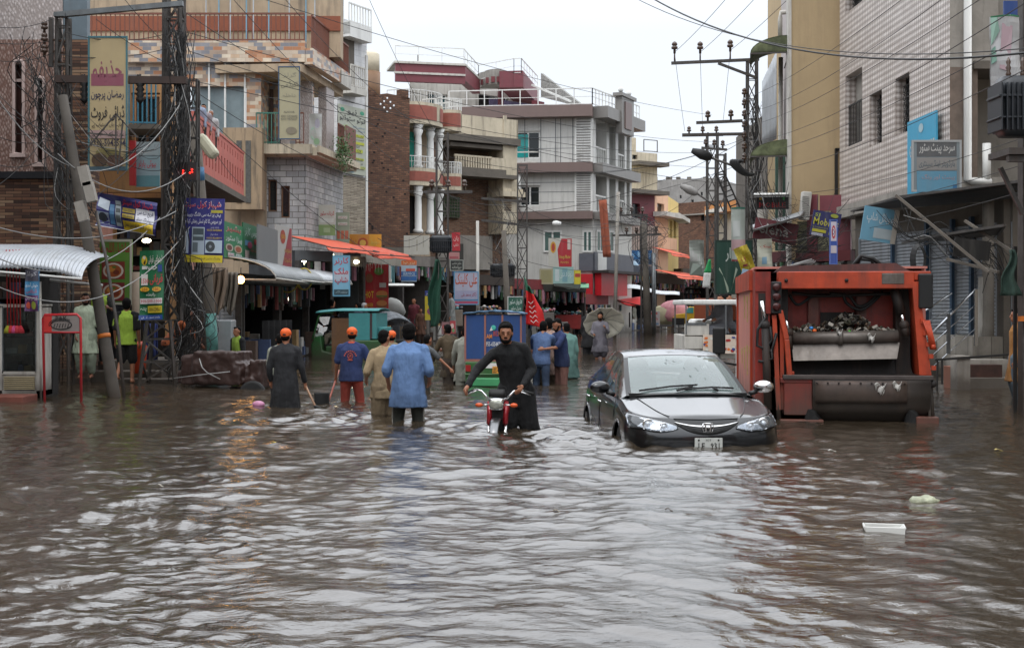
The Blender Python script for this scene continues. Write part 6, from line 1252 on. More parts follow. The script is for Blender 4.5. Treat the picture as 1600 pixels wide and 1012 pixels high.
 k = MB(Mx); letter(k,'LE',-.115,-.045,.425,.492,py-.0125); letter(k,'931',.02,.12,.425,.492,py-.0125); letter(k,'ICT',-.03,.03,.512,.532,py-.0125)
 for x in (-.11,.11): k.ell((x,py-.012,.522),(.011,.004,.011),0,8)
 k.build('plate_lettering', m_trim, pl)
 # hood shut lines, wipers, mirrors, handles, door gaps
 def hood(x, y): return Vector((x, y, topz(x,y,1,0)+.0 if False else (smt(((-.2,.74),(0.1,.765),(.4,.83),(.95,.955),(2,.98)),y)-.05*(abs(x)/.8)**2.2+.003)))
 k = MB(Mx)
 for sg in (-1,1): k.tube([hood(sg*(.40+.24*(i/12)**.7), .16+.80*i/12) for i in range(13)], .0045, 5)
 k.tube([fx((i-8)/8*.36,.735+.01*abs((i-8)/8),.006) for i in range(17)], .006, 5)
 for sg in (-1,1):
  for yy in (1.22,2.42,3.45): k.tube([(sg*.872,yy+.03,.4),(sg*.868,yy,.75),(sg*.83,yy+.02,.9)],.0045,5)
 k.build('shut_line', m_trim, t)
 k = MB(Mx)
 def ws(x,y):
  a = abs(x)/wr(y); return Vector((x, y+.16*a*a-.012, zr(y)-.035*a*a*.8+.018))
 k.tube([ws(-.58,1.02),ws(-.2,1.1),ws(.12,1.13)],.011,6); k.tube([ws(-.05,1.03),ws(.3,1.08),ws(.56,1.07)],.011,6); k.tube([ws(-.15,1.0),ws(.05,1.09)],.014,6); k.tube([ws(.35,1.0),ws(.3,1.08)],.014,6); k.build('wiper', m_blk, t)
 k = MB(Mx); k.sheet(lambda u,v: Vector(((u-.5)*1.36,.93+.07*v+.13*(2*u-1)**2,.965-.03*(2*u-1)**2+.01*v)),20,3,.01); k.build('cowl_panel', m_trim, t)
 for sg in (-1,1):
  k = MB(Mx); k.ell((sg*1.0,1.42,1.02),(.125,.06,.075),0,16,(0,0,-sg*R(8))); mr_ = k.build('mirror', m_car if sg < 0 else m_chrome, t)
  k = MB(Mx); k.tube([(sg*.82,1.43,.93),(sg*.92,1.43,.965)],.028,8); k.build('stalk', m_trim, mr_)
  for yy in (2.15,3.2):
   k = MB(Mx); k.tube([(sg*.885,yy,.80),(sg*.905,yy+.05,.805),(sg*.905,yy+.14,.81),(sg*.885,yy+.19,.812)],.012,6); k.build('door_handle', m_chrome, t)
 return t
build_car()
# ---------------------------------------------------------------- refuse truck
m_trk = M('truck_orange_paint', 'a83a18', .55, var=.5, vs=1.6, bump=.15, bs=10, streak=.7, dirt=(.05,.03,.022))
m_trkf = M('truck_faded_red', 'b8766a', .6, var=.15, vs=1.6, streak=.45, dirt=(.2,.1,.08))
m_trkd = M('truck_grimy_steel', '1d1816', .7, .0, var=.45, vs=3, streak=.5, dirt=(.09,.05,.03))
m_trkr = M('truck_inner_red', '8c2618', .5, var=.45, vs=3, streak=.8, dirt=(.03,.02,.018))
m_scr = M('scraped_steel', '6f6862', .45, .5, var=.4, vs=4, streak=.7, dirt=(.06,.045,.035))
def build_truck():
 F = Fa(1180,18.35,1462,18.05);
 t = thing('garbage_truck','orange refuse truck seen from its open loading hopper, parked right of the saloon car','garbage truck',(F.P.x,F.P.y,-.45),F.a)
 Mx = F.M; L = F.L; z = lambda p: EYE+(HZ-p)*18.2/FPX; u = F.u
 zt = z(418)
 # packer body with ribs and fading paint, cab ahead
 k = MB(Mx); k.box(0,.06,.75,5.6,-.1,z(455)); k.box(-.0,.06,.75,5.6,z(455),zt); k.box(L-.06,L,.75,5.6,-.1,zt); k.box(.06,L-.06,5.5,5.6,-.1,zt); k.box(.02,L-.02,.5,5.6,zt-.0,zt+.03); k.build('packer_body', m_trkf, t)
 k = MB(Mx); k.box(-.05,.0,.7,5.62,z(452),z(425)+.05); k.box(-.03,0,.72,.9,-.1,z(452)); k.box(-.03,.0,5.45,5.62,-.1,z(452)); k.build('body_rib', m_trk, t)
 mk = M('worn_lettering','a8974a',.7,var=.5,vs=12)
 k = MB(Mx)
 for (yy,z0,z1) in ((1.3,1.35,1.75),(2.1,1.3,1.7),(3.0,1.35,1.72),(1.3,.55,.95),(2.1,.5,.95),(3.0,.55,.9),(3.9,.6,.85)): k.box(-.006,-.002,yy,yy+.14,z0,z1); k.box(-.006,-.002,yy+.14,yy+.3,z1-.1,z1)
 k.build('worn_marking', mk, t)
 k = MB(Mx); k.prism([(0,0),(.1,0),(.1,.3),(0,.3)],0,1); k = MB(Mx)
 cabx = .02
 k.add([(cabx,5.75,-.1),(L-.05,5.75,-.1),(L-.05,7.4,-.1),(cabx,7.4,-.1),(cabx,5.75,1.75),(L-.05,5.75,1.75),(L-.05,7.1,1.75),(cabx,7.1,1.75)],[(0,1,5,4),(1,2,6,5),(2,3,7,6),(3,0,4,7),(4,5,6,7)]); k.build('cab', m_white, t, bevel=.05)
 k = MB(Mx); k.add([(cabx-.012,6.1,.75),(cabx-.012,7.0,.75),(cabx-.012,6.85,1.55),(cabx-.012,6.1,1.55)],[(3,2,1,0)]); k.build('cab_window', m_glassd, t)
 k = MB(Mx); k.box(-.42,-.18,7.0,7.12,.65,1.15); mr_ = k.build('cab_mirror', m_blk, t, bevel=.03)
 k = MB(Mx); k.tube([(-.3,7.06,.67),(-.28,7.0,.5),(.02,6.95,.45)],.022,6); k.build('mirror_arm', m_blk, mr_)
 for yy in (1.9,6.6):
  for x in (.2,L-.2):
   k = MB(Mx); k.lathe([(.2,-.14),(.46,-.14),(.5,-.1),(.5,.1),(.46,.14),(.2,.14)],(x,yy,.05),24,0,(0,R(90),0)); k.build('wheel', m_rub, t)
 k = MB(Mx); k.box(.3,L-.3,.4,6.9,-.3,-.1); k.build('chassis', m_trkd, t)
 # top
 k = MB(Mx); k.prism([(u(1212),z(424)),(u(1430),z(424)),(u(1405),z(410)),(u(1225),z(414))],.3,1.4); k.build('roof_plate', M('rusted_roof','4a3230',.7,var=.4,vs=3,streak=.6,dirt=(.2,.06,.04)), t)
 k = MB(Mx); k.box(u(1216),u(1428),-.04,.35,z(451),z(424)); k.box(u(1428),u(1455),.0,.3,z(438),z(424)); k.build('top_beam', m_trk, t, bevel=.012)
 k = MB(Mx); k.box(u(1377),u(1412),-.046,-.03,z(444),z(427)); k.build('worn_plate', m_scr, t, bevel=.01)
 k = MB(Mx)
 for x in (1228,1322): k.lathe([(.025,0),(.025,.02)],(u(x),-.04,z(438)),10,0,(R(90),0,0))
 k.build('bolt', m_trkd, t)
 # left post: orange cheek, dark lamp stack, chrome ram, hoses
 k = MB(Mx); k.box(0,u(1203),.0,.75,z(640),z(425)); k.box(u(1180),u(1204),-.02,.02,z(455),z(424)); k.box(u(1196),u(1206),-.03,.1,z(490),z(440)); k.build('left_cheek', m_trkr, t)
 k = MB(Mx); k.box(u(1185),u(1200),-.008,.0,z(512),z(458)); k.build('cheek_recess', m_trkd, t)
 k = MB(Mx); k.box(u(1204),u(1220),-.16,-.02,z(490),z(440)); k.build('lamp_stack', m_blk, t, bevel=.015)
 k = MB(Mx)
 for i in range(3): k.lathe([(.05,0),(.055,.02),(.03,.03)],(u(1212),-.16,z(449+15*i)),12,0,(R(90),0,0))
 k.build('tail_lamp', M('lamp_red_dark','3a0f0e',.3), t)
 def ram(x0,y0,x1,y1,x2,y2,yy,nm='hydraulic_ram'):
  k = MB(Mx); k.tube([(u(x0),yy,z(y0)),(u(x1),yy,z(y1))],.03,10); k2 = k.build('ram_rod', m_chrome, t)
  k = MB(Mx); k.tube([(u(x1),yy,z(y1)),(u(x2),yy,z(y2))],.055,10); k.ell((u(x1),yy,z(y1)),.07); k.build(nm, m_trkd, t)
 ram(1190,470,1195,508,1199,640,-.12); ram(1229,500,1233,520,1234,545,.1);
 k = MB(Mx); k.tube([(u(1400),.15,z(452)),(u(1411),.15,z(490))],.07,10); k.build('cylinder_barrel', m_trkd, t)
 ram(1411,490,1415,508,1418,525,.12)
 k = MB(Mx)
 for pts in (((1218,485),(1228,530),(1233,590)),):
  p = [(u(a),-.1,z(b)) for a,b in pts]
  for a,b in zip(p,p[1:]): k.beam(a,b,.11,.07)
 k.box(u(1228),u(1240),-.12,-.02,z(600),z(580)); k.build('left_arm', m_trk, t, bevel=.01)
 k = MB(Mx)
 for a,b in ((1208,490),(1222,560)): pass
 k.beam((u(1209),-.07,z(492)),(u(1216),-.07,z(640)),.06,.06); k.beam((u(1221),-.03,z(500)),(u(1222),-.03,z(640)),.05,.05); k.build('guide_bar', m_trk, t)
 k = MB(Mx); hp = [(u(1425),-.03),(u(1462),-.03)]
 k.add([(u(1424),-.05,z(440)),(u(1434),-.05,z(440)),(u(1455),-.05,z(588)),(u(1436),-.05,z(588)),(u(1424),.7,z(440)),(u(1434),.7,z(440)),(u(1455),.7,z(588)),(u(1436),.7,z(588))],[(3,2,1,0),(1,5,4,0),(5,1,2,6),(4,7,3,0),(4,5,6,7)]); k.build('right_cheek', m_trk, t)
 k = MB(Mx)
 for i in range(5): k.box(u(1437+4.2*i),u(1444+4.2*i),-.09,-.05,z(505+18*i),z(498+18*i))
 k.build('cheek_rib', m_trk, t)
 k = MB(Mx); k.box(u(1434),u(1456),-.1,.15,z(482),z(428)); k.build('lamp_box', m_blk, t, bevel=.02)
 k = MB(Mx)
 for i in range(5): k.tube([(u(1440+2.4*i),-.1,z(500)),(u(1447+2.4*i),-.13,z(520+3*i)),(u(1452+2*i),-.1,z(545))],.012,5)
 k.lathe([(.0,-.03),(.03,-.03),(.03,.03)],(u(1456),-.12,z(541)),8); k.build('small_hose', m_trk, t)
 # cavity
 k = MB(Mx); k.box(u(1232),u(1405),.55,.6,z(522),z(450)); k.build('compactor_panel', m_trkr, t)
 k = MB(Mx);
 for x in (1268,1345): k.box(u(x),u(x+16),.45,.55,z(522),z(458))
 k.box(u(1234),u(1403),.47,.55,z(462),z(455)); k.build('panel_rib', M('truck_rib','6a3428',.5,var=.4,vs=4,streak=.7,dirt=(.05,.04,.035)), t)
 k = MB(Mx); k.box(u(1288),u(1343),.53,.549,z(515),z(488)); k.build('dark_patch', m_trkd, t)  # darker patch low on the compactor panel
 k = MB(Mx); k.tube([(u(1240),.12,z(529)),(u(1405),.12,z(525))],.085,14); k.tube([(u(1311),.12,z(527.5)),(u(1318),.12,z(527.5))],.11,14); k.build('cross_tube', m_scr, t)
 k = MB(Mx); k.add([(u(1238),.12,z(537)),(u(1408),.12,z(535)),(u(1402),.02,z(560)),(u(1240),.02,z(564)),(u(1238),.4,z(537)),(u(1408),.4,z(535)),(u(1402),.4,z(560)),(u(1240),.4,z(564))],[(3,2,1,0),(0,1,5,4),(2,3,7,6),(4,5,6,7)]); k.build('scraper_blade', m_scr, t)
 k = MB(Mx); k.add([(u(1234),.35,z(560)),(u(1425),.35,z(556)),(u(1432),.3,z(585)),(u(1232),.3,z(588))],[(3,2,1,0)]); k.box(u(1225),u(1440),.55,.75,z(600),z(560)); k.box(u(1405),u(1428),.3,.6,z(590),z(450)); k.box(u(1222),u(1233),.2,.6,z(590),z(450)); k.build('cavity_wall', m_trkd, t)
 # hopper lip and tub
 k = MB(Mx); k.box(u(1222),u(1456),-.16,-.04,z(592),z(585)); k.build('hopper_lip', M('lip_steel','4c4441',.5,.3,var=.3,vs=5), t, bevel=.01)
 k = MB(Mx); pr = [(-.14,z(592)),(-.17,z(615)),(-.1,z(640)),(.08,z(656)),(.4,-.2)]
 x0,x1 = u(1268),u(1452)
 k.sheet(lambda a,b: (x0+(x1-x0)*a*(1-.02*b), lerpt([(i/4,p[0]) for i,p in enumerate(pr)],b), lerpt([(i/4,p[1]) for i,p in enumerate(pr)],b)), 4, 16, .03); k.box(x1-.03,x1,-.12,.5,-.1,z(592)); k.box(x0,x1,-.13,.5,z(587),z(585)); k.build('hopper_tub', m_trkd, t)
 k = MB(Mx); k.box(u(1224),u(1268),-.12,.4,z(648),z(592)); k.box(u(1218),u(1268),-.13,.3,z(598),z(590)); k.build('hopper_side', m_trkr, t, bevel=.01)
 k = MB(Mx);
 for x0_,x1_ in ((1212,1222),(1452,1460)): k.tube([(u(x0_),-.06,z(590)),(u((x0_+x1_)/2),-.08,z(660))],.03,8)
 k.ell((u(1456),-.1,z(598)),.05); k.build('side_bar', m_trkd, t)
 for x0_,x1_ in ((1217,1284),(1427,1462)):
  k = MB(Mx); k.box(u(x0_),u(x1_),-.25,-.05,-.12,z(648 if x0_>1400 else 654)); k.build('bumper', m_trk, t, bevel=.01)
 for x in (1255,1412):
  k = MB(Mx); k.add([(u(x),-.26,z(662)),(u(x+26),-.26,z(662)),(u(x+16),-.2,z(646)),(u(x+8),-.2,z(640)),(u(x),.0,z(658)),(u(x+30),.0,z(658)),(u(x+22),.0,z(636)),(u(x+4),.0,z(636))],[(0,1,2,3),(0,3,7,4),(2,1,5,6),(3,2,6,7)]); k.build('foot_step', M('wet_black','060505',.9), t)
 k = MB(Mx); k.sheet(lambda a,b: (u(1272)+(u(1414)-u(1272))*a, -.165-.03*math.sin(PI*b), z(594)+(z(628)-z(594))*b), 6, 6, .01); k.build('tub_panel', M('tub_brown','4a3a32',.6,var=.6,vs=3,streak=.8,dirt=(.02,.015,.012)), t)
 k = MB(Mx)
 for i in range(9): k.lathe([(.014,0),(.014,.012)],(u(1274+17*i),-.19,z(597)),6,0,(R(90),0,0))
 k.build('rivets', m_trkd, t, kind='stuff')
 # hoses
 k = MB(Mx); r = random.Random(2)
 for pts in (((1236,460),(1250,476),(1275,462),(1310,460)),((1300,458),(1330,462),(1345,478),(1362,474),(1380,456)),((1322,458),(1328,474),(1350,484),(1372,470),(1386,455)),((1240,456),(1290,462),(1400,458))):
  p = [Vector((u(a),.3+.02*i,z(b))) for i,(a,b) in enumerate(pts)]
  out = [];
  for i in range(len(p)-1):
   p0,p1,p2,p3 = p[max(i-1,0)],p[i],p[i+1],p[min(i+2,len(p)-1)]
   for q in range(6): f = q/6; out.append(.5*((2*p1)+(-p0+p2)*f+(2*p0-5*p1+4*p2-p3)*f*f+(-p0+3*p1-3*p2+p3)*f**3))
  out.append(p[-1]); k.tube(out,.022,6)
 for pts in (((1196,495),(1183,515),(1182,540),(1196,546),(1205,530),(1202,510)),((1200,530),(1192,545),(1205,550),(1212,520)),((1204,545),(1206,560),(1190,565),(1184,564))):
  k.tube([(u(a),-.14,z(b)) for a,b in pts],.02,6)
 k.tube([(u(1332),.5,z(424)),(u(1352),.45,z(398)),(u(1372),.5,z(402)),(u(1395),.5,z(420))],.03,6); k.tube([(u(1345),.6,z(420)),(u(1352),.55,z(402)),(u(1372),.6,z(405)),(u(1378),.6,z(420))],.025,6)
 k.build('hydraulic_hose', m_blk, t)
 k = MB(Mx)
 for i in range(3): k.tube([(u(1230),.7,z(416)),(u(1255+4*i),.72,z(408)),(u(1276+3*i),.7,z(402+2*i)),(u(1268+2*i),.74,z(414))],.014,5)
 k.build('pale_hose', m_wireg, t)
 # refuse heap
 k = MB(Mx); r = random.Random(4)
 for i in range(230):
  x = u(1243)+r.random()*(u(1400)-u(1243)); hgt = .24*math.exp(-((x-u(1330))/.35)**2)+.07*math.exp(-((x-u(1265))/.2)**2)+.02
  k.cbox((x, .3+r.uniform(-.12,.2), z(521)+r.random()*hgt),(r.uniform(.02,.09),r.uniform(.02,.08),r.uniform(.005,.04)),(r.uniform(-1,1),r.uniform(-1,1),r.uniform(0,3)),r.choice([0,0,1,1,2,3,3,4]))
 o = k.build('refuse_heap',[M('rubbish_grey','8f8a80',.9,var=.4),M('rubbish_brown','4f3f30',.9,var=.4),M('rubbish_white','a8a298',.8),M('rubbish_dark','2f2a26',.9),M('rubbish_green','5a5748',.9)],origin=tuple(Mx@Vector((u(1320),.3,z(521)))),kind='stuff',label='heap of wet rubbish lying in the open hopper of the orange truck')
 for nm,px,py,rr,c,lb in (('ball',1274,519,.03,'d8642c','small orange ball among rubbish in the truck hopper'),('ball',1269,515,.03,'3a7fc0','small blue ball next to the orange one in the truck hopper'),('bottle_cap',1329,521,.026,'3fd02c','bright green bottle cap on the rubbish in the hopper')):
  k = MB(Mx); c_ = Vector((u(px),.12,z(py)+.02)); k.ell(tuple(c_),(rr,rr,rr*.8)); tag(k.build(nm,M('toy_'+c,c,.4),origin=tuple(Mx@c_)),lb,nm.replace('_',' '))
 for px,py,s in ((1362,528,.09),(1372,606,.13),(1398,602,.1),(1312,520,.07)):
  k = MB(Mx); yy = .02 if py < 540 else -.2
  k.sheet(lambda a,b: (u(px)+s*(a-.5)*(1.2-b*.5), yy-.02*math.sin(a*9+b*5), z(py)-s*(b-.5)+.03*math.sin(a*7)),6,6,.006); k.build('plastic_scrap', M('plastic_bag_white','a9a6a0',.5,var=.2), t)
 return t
build_truck()
# ---------------------------------------------------------------- motorbike
def build_bike():
 c = W(776,0,16.45); t = thing('motorbike','small red motorbike being pushed toward the viewer by the man in black','motorbike',(c.x,16.45,-.45),R(-7)); Mx = MT[t.name]
 m_rp = M('red_bike_paint','a01020',.3,.2,var=.1,coat=.6)
 k = MB(Mx); k.tube([(-.0+.0*math.cos(a*PI/12),.0+.28*math.cos(a*PI/12),.28+.28*math.sin(a*PI/12)) for a in range(25)],.035,10,cap=False); w = k.build('front_wheel', m_rub, t)
 k = MB(Mx); k.lathe([(.02,-.05),(.06,-.05),(.06,.05),(.02,.05)],(0,0,.28),12,0,(0,R(90),0));
 for a in range(12): k.beam((0,.0,.28),(0,.24*math.cos(a*PI/6),.28+.24*math.sin(a*PI/6)),.006)
 k.build('hub', m_chrome, w)
 k = MB(Mx); k.tube([(0,1.25+.28*math.cos(a*PI/12),.28+.28*math.sin(a*PI/12)) for a in range(25)],.042,10,cap=False); k.build('rear_wheel', m_rub, t)
 for x in (-.1,.1):
  k = MB(Mx); k.tube([(x,-.02,.28),(x,.06,.55)],.026,10); k.build('fork_leg', m_chrome, t)
  k = MB(Mx); k.tube([(x,.06,.55),(x,.13,.82)],.034,10); k.build('fork_cover', m_rp, t)
 k = MB(Mx); k.sheet(lambda u,v: Vector(((v-.5)*.12*(1-.2*abs(u-.5)), -.02-.335*math.cos(.35+u*2.1)*1.0+.0, .28+.335*math.sin(.35+u*2.1)+.015*math.sin(PI*v))),16,6,.006); k.build('front_fender', M('dull_chrome','77787a',.3,.9), t)
 k = MB(Mx); k.lathe([(.045,.09),(.085,.06),(.095,.0),(.088,-.03),(.0,-.035)],(0,.02,.795),20,0,(R(-90),0,0));
 k.v = []; k = MB(Mx); k.loft([(0,.02,.72,.05,.04),(0,.0,.735,.085,.07),(0,0,.86,.095,.08),(0,.02,.88,.05,.05)],20,0,True,3); hl = k.build('headlight', m_chrome, t)
 k = MB(Mx); k.ell((0,-.075,.797),(.088,.03,.062),0,18); k.build('lens', M('headlight_lens','9c9d92',.15,.3,var=.3,vs=20), hl)
 k = MB(Mx); k.loft([(0,.02,.885,.1,.05),(0,.03,.93,.105,.06),(0,.05,.975,.09,.05)],16,0,True,4); k.build('instrument_cowl', m_blk, t)
 for s in (-1,1):
  k = MB(Mx); k.tube([(s*.10,-.0,.79),(s*.17,-.01,.785)],.01,6); st = k.build('indicator', m_chrome, t)
  k = MB(Mx); k.ell((s*.215,-.02,.785),(.048,.03,.028),0,14); k.build('indicator_lens', M('amber_lens','c8501c',.3,var=.15), st)
 k = MB(Mx); k.tube([(-.38,.2,.92),(-.27,.12,.965),(-.2,.1,.95),(-.12,.1,.86),(-.05,.12,.84),(.05,.12,.84),(.12,.1,.86),(.2,.1,.95),(.27,.12,.965),(.38,.2,.92)],.0125,8); hb = k.build('handlebar', m_chrome, t)
 for s in (-1,1):
  k = MB(Mx); k.tube([(s*.31,.15,.948),(s*.42,.24,.905)],.02,8); k.build('grip', m_rub, hb)
  k = MB(Mx); k.tube([(s*.26,.08,.955),(s*.34,.09,.925),(s*.40,.14,.90)],.007,6); k.build('brake_lever', m_chrome, hb)
 k = MB(Mx); k.loft([(0,.5,.60,.09,.2),(0,.5,.68,.14,.26),(0,.48,.76,.13,.24),(0,.46,.81,.06,.15)],18,0,True,2.5); k.build('fuel_tank', m_rp, t)
 k = MB(Mx); k.loft([(0,.98,.68,.11,.3),(0,.98,.75,.13,.34),(0,.98,.78,.1,.3)],18,0,True,3); k.build('seat', m_blk, t)
 k = MB(Mx); k.tube([(0,.14,.8),(0,.4,.5),(0,.6,.28),(0,.9,.3),(0,1.25,.28)],.03,8); k.box(-.14,.14,.4,.75,.2,.5); k.build('engine', m_steeld, t)
 k = MB(Mx); k.sheet(lambda u,v: Vector(((v-.5)*.15, 1.25-.36*math.cos(.9+u*2.0), .28+.36*math.sin(.9+u*2.0))),10,3,.006); k.build('rear_fender', m_rp, t)
 k = MB(Mx); k.cbox((.0,.1,.62),(.14,.05,.3)); k.build('front_panel', m_blk, t)
build_bike()
# ---------------------------------------------------------------- blue box rickshaw (rear view)
def build_rick_blue():
 F = Fa(726,26.08,816,26.02); t = thing('rickshaw','blue canvas box rickshaw seen from behind with green metal tail','rickshaw',(F.P.x,F.P.y,-.4),F.a); Mx = F.M; L = F.L; z = lambda p: EYE+(HZ-p)*26/FPX; u = F.u
 mb_ = M('blue_canvas','1b3f74',.7,var=.12,vs=4,streak=.25); mg = M('rickshaw_green','2c5a2a',.45,var=.15,vs=3,streak=.3); me_ = M('pink_brown_edging','8a5a50',.6)
 k = MB(Mx); k.box(0,L,0,1.7,z(562),z(492)); k.build('canvas_box', mb_, t, bevel=.02)
 k = MB(Mx); k.sheet(lambda a,b: (-.03+(L+.06)*a, -.05+1.8*b, z(490)+.05*math.sin(PI*a)+.008*math.sin(a*30)), 20, 6, .03); k.build('canvas_roof', M('blue_grey_canvas','44627c',.8,var=.2), t)
 k = MB(Mx)
 for x in (727,758,785,814): a = u(x); k.box(a-.018,a+.018,-.012,.0,z(562),z(492))
 k.box(0,L,-.014,0,z(565),z(561)); k.build('edging', me_, t)
 k = MB(Mx); k.box(.02,L-.02,-.06,1.5,z(600),z(565)); k.box(.0,L,-.1,-.06,z(586),z(583)); k.build('tail_body', mg, t, bevel=.03)
 k = MB(Mx); k.box(.05,L-.05,-.14,-.06,z(603),z(590)); k.build('bumper', M('bumper_green','3f8f5c',.4,var=.2), t, bevel=.02)
 k = MB(Mx); k.box(u(754),u(790),-.07,-.061,z(575),z(567)); k.build('white_strip', m_white, t)
 k = MB(Mx); k.box(u(770),u(786),-.105,-.1,z(583),z(572)); p_ = k.build('number_plate', M('plate_yellow','c88a2c',.5,var=.2), t)
 k = MB(Mx); letter(k,'LES 4471',u(771),u(785),z(582),z(574),-.108); k.build('plate_lettering', m_trim, p_)
 k = MB(Mx); letter(k,'F55-6554876',u(760),u(783),z(541),z(534),-.016,0);
 k.add([(u(765),-.016,z(517)),(u(768),-.016,z(510)),(u(770),-.016,z(516))],[(0,1,2)],0); letter(k,'AM',u(760),u(769),z(529),z(522),-.016,2); letter(k,'BEST',u(771),u(784),z(525),z(517),-.016,3); k.ell((u(771),-.012,z(512)),(.05,.006,.05),1)
 k.build('lettering',[m_white,M('teal_mark','3fae9c',.5),M('orange_mark','c87a2c',.5),M('rust_mark','a8402c',.5)],t)
 for x in (732,809): k = MB(Mx); k.box(u(x)-.05,u(x)+.05,-.09,-.06,z(580),z(570)); k.build('tail_lamp', M('tail_red','8a1a1a',.3), t)
 for x in (.12,L-.12): k = MB(Mx); k.lathe([(.1,-.06),(.2,-.06),(.22,0),(.2,.06),(.1,.06)],(x,.4,-.18),16,0,(0,R(90),0)); k.build('wheel', m_rub, t)
build_rick_blue()
def build_rick_green():
 F = Fa(484,39.6,602,39.2); t = thing('rickshaw','green three wheeled rickshaw with turquoise canvas, side on and facing left','rickshaw',(F.P.x,F.P.y,-.4),F.a); Mx = F.M; z = lambda p: EYE+(HZ-p)*39.4/FPX; u = F.u; D = 1.2
 mg = M('rickshaw_green2','2a5a2f',.45,var=.2,vs=3,streak=.35); mc = M('turquoise_canvas','3a7f80',.7,var=.12,vs=4,streak=.2)
 k = MB(Mx); k.prism([(u(a),z(b)) for a,b in ((484,566),(484,538),(489,527),(500,524),(502,548),(518,552),(520,566))],.1,D-.1); k.build('front_body', mg, t, bevel=.04)
 k = MB(Mx)
 for y_ in (.05,D-.05): k.tube([(u(487),y_,z(530)),(u(491),y_,z(518)),(u(497),y_,z(494)),(u(503),y_,z(489)),(u(520),y_,z(488))],.03,6)
 k.build('windscreen_frame', mg, t)
 k = MB(Mx); k.add([(u(490),.1,z(526)),(u(498),.1,z(495)),(u(498),D-.1,z(495)),(u(490),D-.1,z(526))],[(0,1,2,3)]); k.build('windscreen', glassmat('rick_glass',(.6,.66,.64),.05,.2), t)
 k = MB(Mx); k.sheet(lambda a,b: (u(493)+(u(592)-u(493))*a, -.03+(D+.06)*b, z(489)+.12*math.sin(PI*b)**.5*.6+.06*min(1,a*3)), 12, 10, .02); k.build('canvas_roof', mc, t)
 k = MB(Mx); k.box(u(545),u(578),.0,D,z(531),z(489)); k.box(u(581),u(588),0,D,z(529),z(489)); k.build('canvas_side', mc, t)
 k = MB(Mx); k.box(u(578),u(581.5),-.01,D,z(529),z(490)); k.build('strap', M('brown_strap','3a2a2c',.7), t)
 k = MB(Mx); k.box(u(518),u(545),.01,.05,z(566),z(497)); k.build('brown_door_sheet', M('brown_sheet','5f4228',.7,var=.25,streak=.3), t)
 k = MB(Mx); k.box(u(545),u(602),-.02,D,z(562),z(531)); k.box(u(505),u(519),.2,D-.2,z(562),z(541)); k.build('rear_body', mg, t, bevel=.04)
 k = MB(Mx); k.box(u(588),u(597),.15,D-.15,z(530),z(511)); k.build('turquoise_box', mc, t, bevel=.03)
 k = MB(Mx); k.sheet(lambda a,b: (u(566)+(u(594)-u(566))*a, -.04, z(563)+(z(545)-z(563))*0+.17*math.sin(PI*a)*b+.02), 10, 3, .03); k.build('wheel_arch', mg, t)
 for x in (492,580): k = MB(Mx); k.lathe([(.1,-.05),(.2,-.05),(.23,0),(.2,.05),(.1,.05)],(u(x),.15 if x > 500 else .6,-.14),16,0,(R(90),0,0)); k.build('wheel', m_rub, t)
 k = MB(Mx); k.box(u(503),u(519),.25,D-.25,z(541),z(538)); k.build('seat', m_blk, t)
 k = MB(Mx); k.tube([(u(500),.3,z(526)),(u(503),.3,z(519)),(u(503),.9,z(519)),(u(500),.9,z(526))],.02,6); k.build('handlebar', m_blk, t)
build_rick_green()
def build_rick_far():
 F = Fa(596,47,650,48); t = thing('rickshaw','parked rickshaw behind the green one, hooded with grey striped plastic','rickshaw',(F.P.x,F.P.y,-.35),F.a); Mx = F.M; z = lambda p: EYE+(HZ-p)*47.4/FPX
 k = MB(Mx); k.sheet(lambda a,b: (F.L*a, .1+1.1*b, z(530)+(z(487)-z(530))*(math.sin(PI*min(1,.12+.75*a))**.5)*(1-.25*(2*b-1)**2)+.02*math.sin(b*40)), 14, 24, .02); k.build('striped_hood', M('striped_plastic','6e747a',.45,var=.6,vs=3,bump=1,bs=7,stretch=(1,9,9)), t)
 k = MB(Mx); k.box(.1,F.L-.1,.2,1.1,-.3,z(531)); k.build('body', m_blk, t, bevel=.05)
build_rick_far()
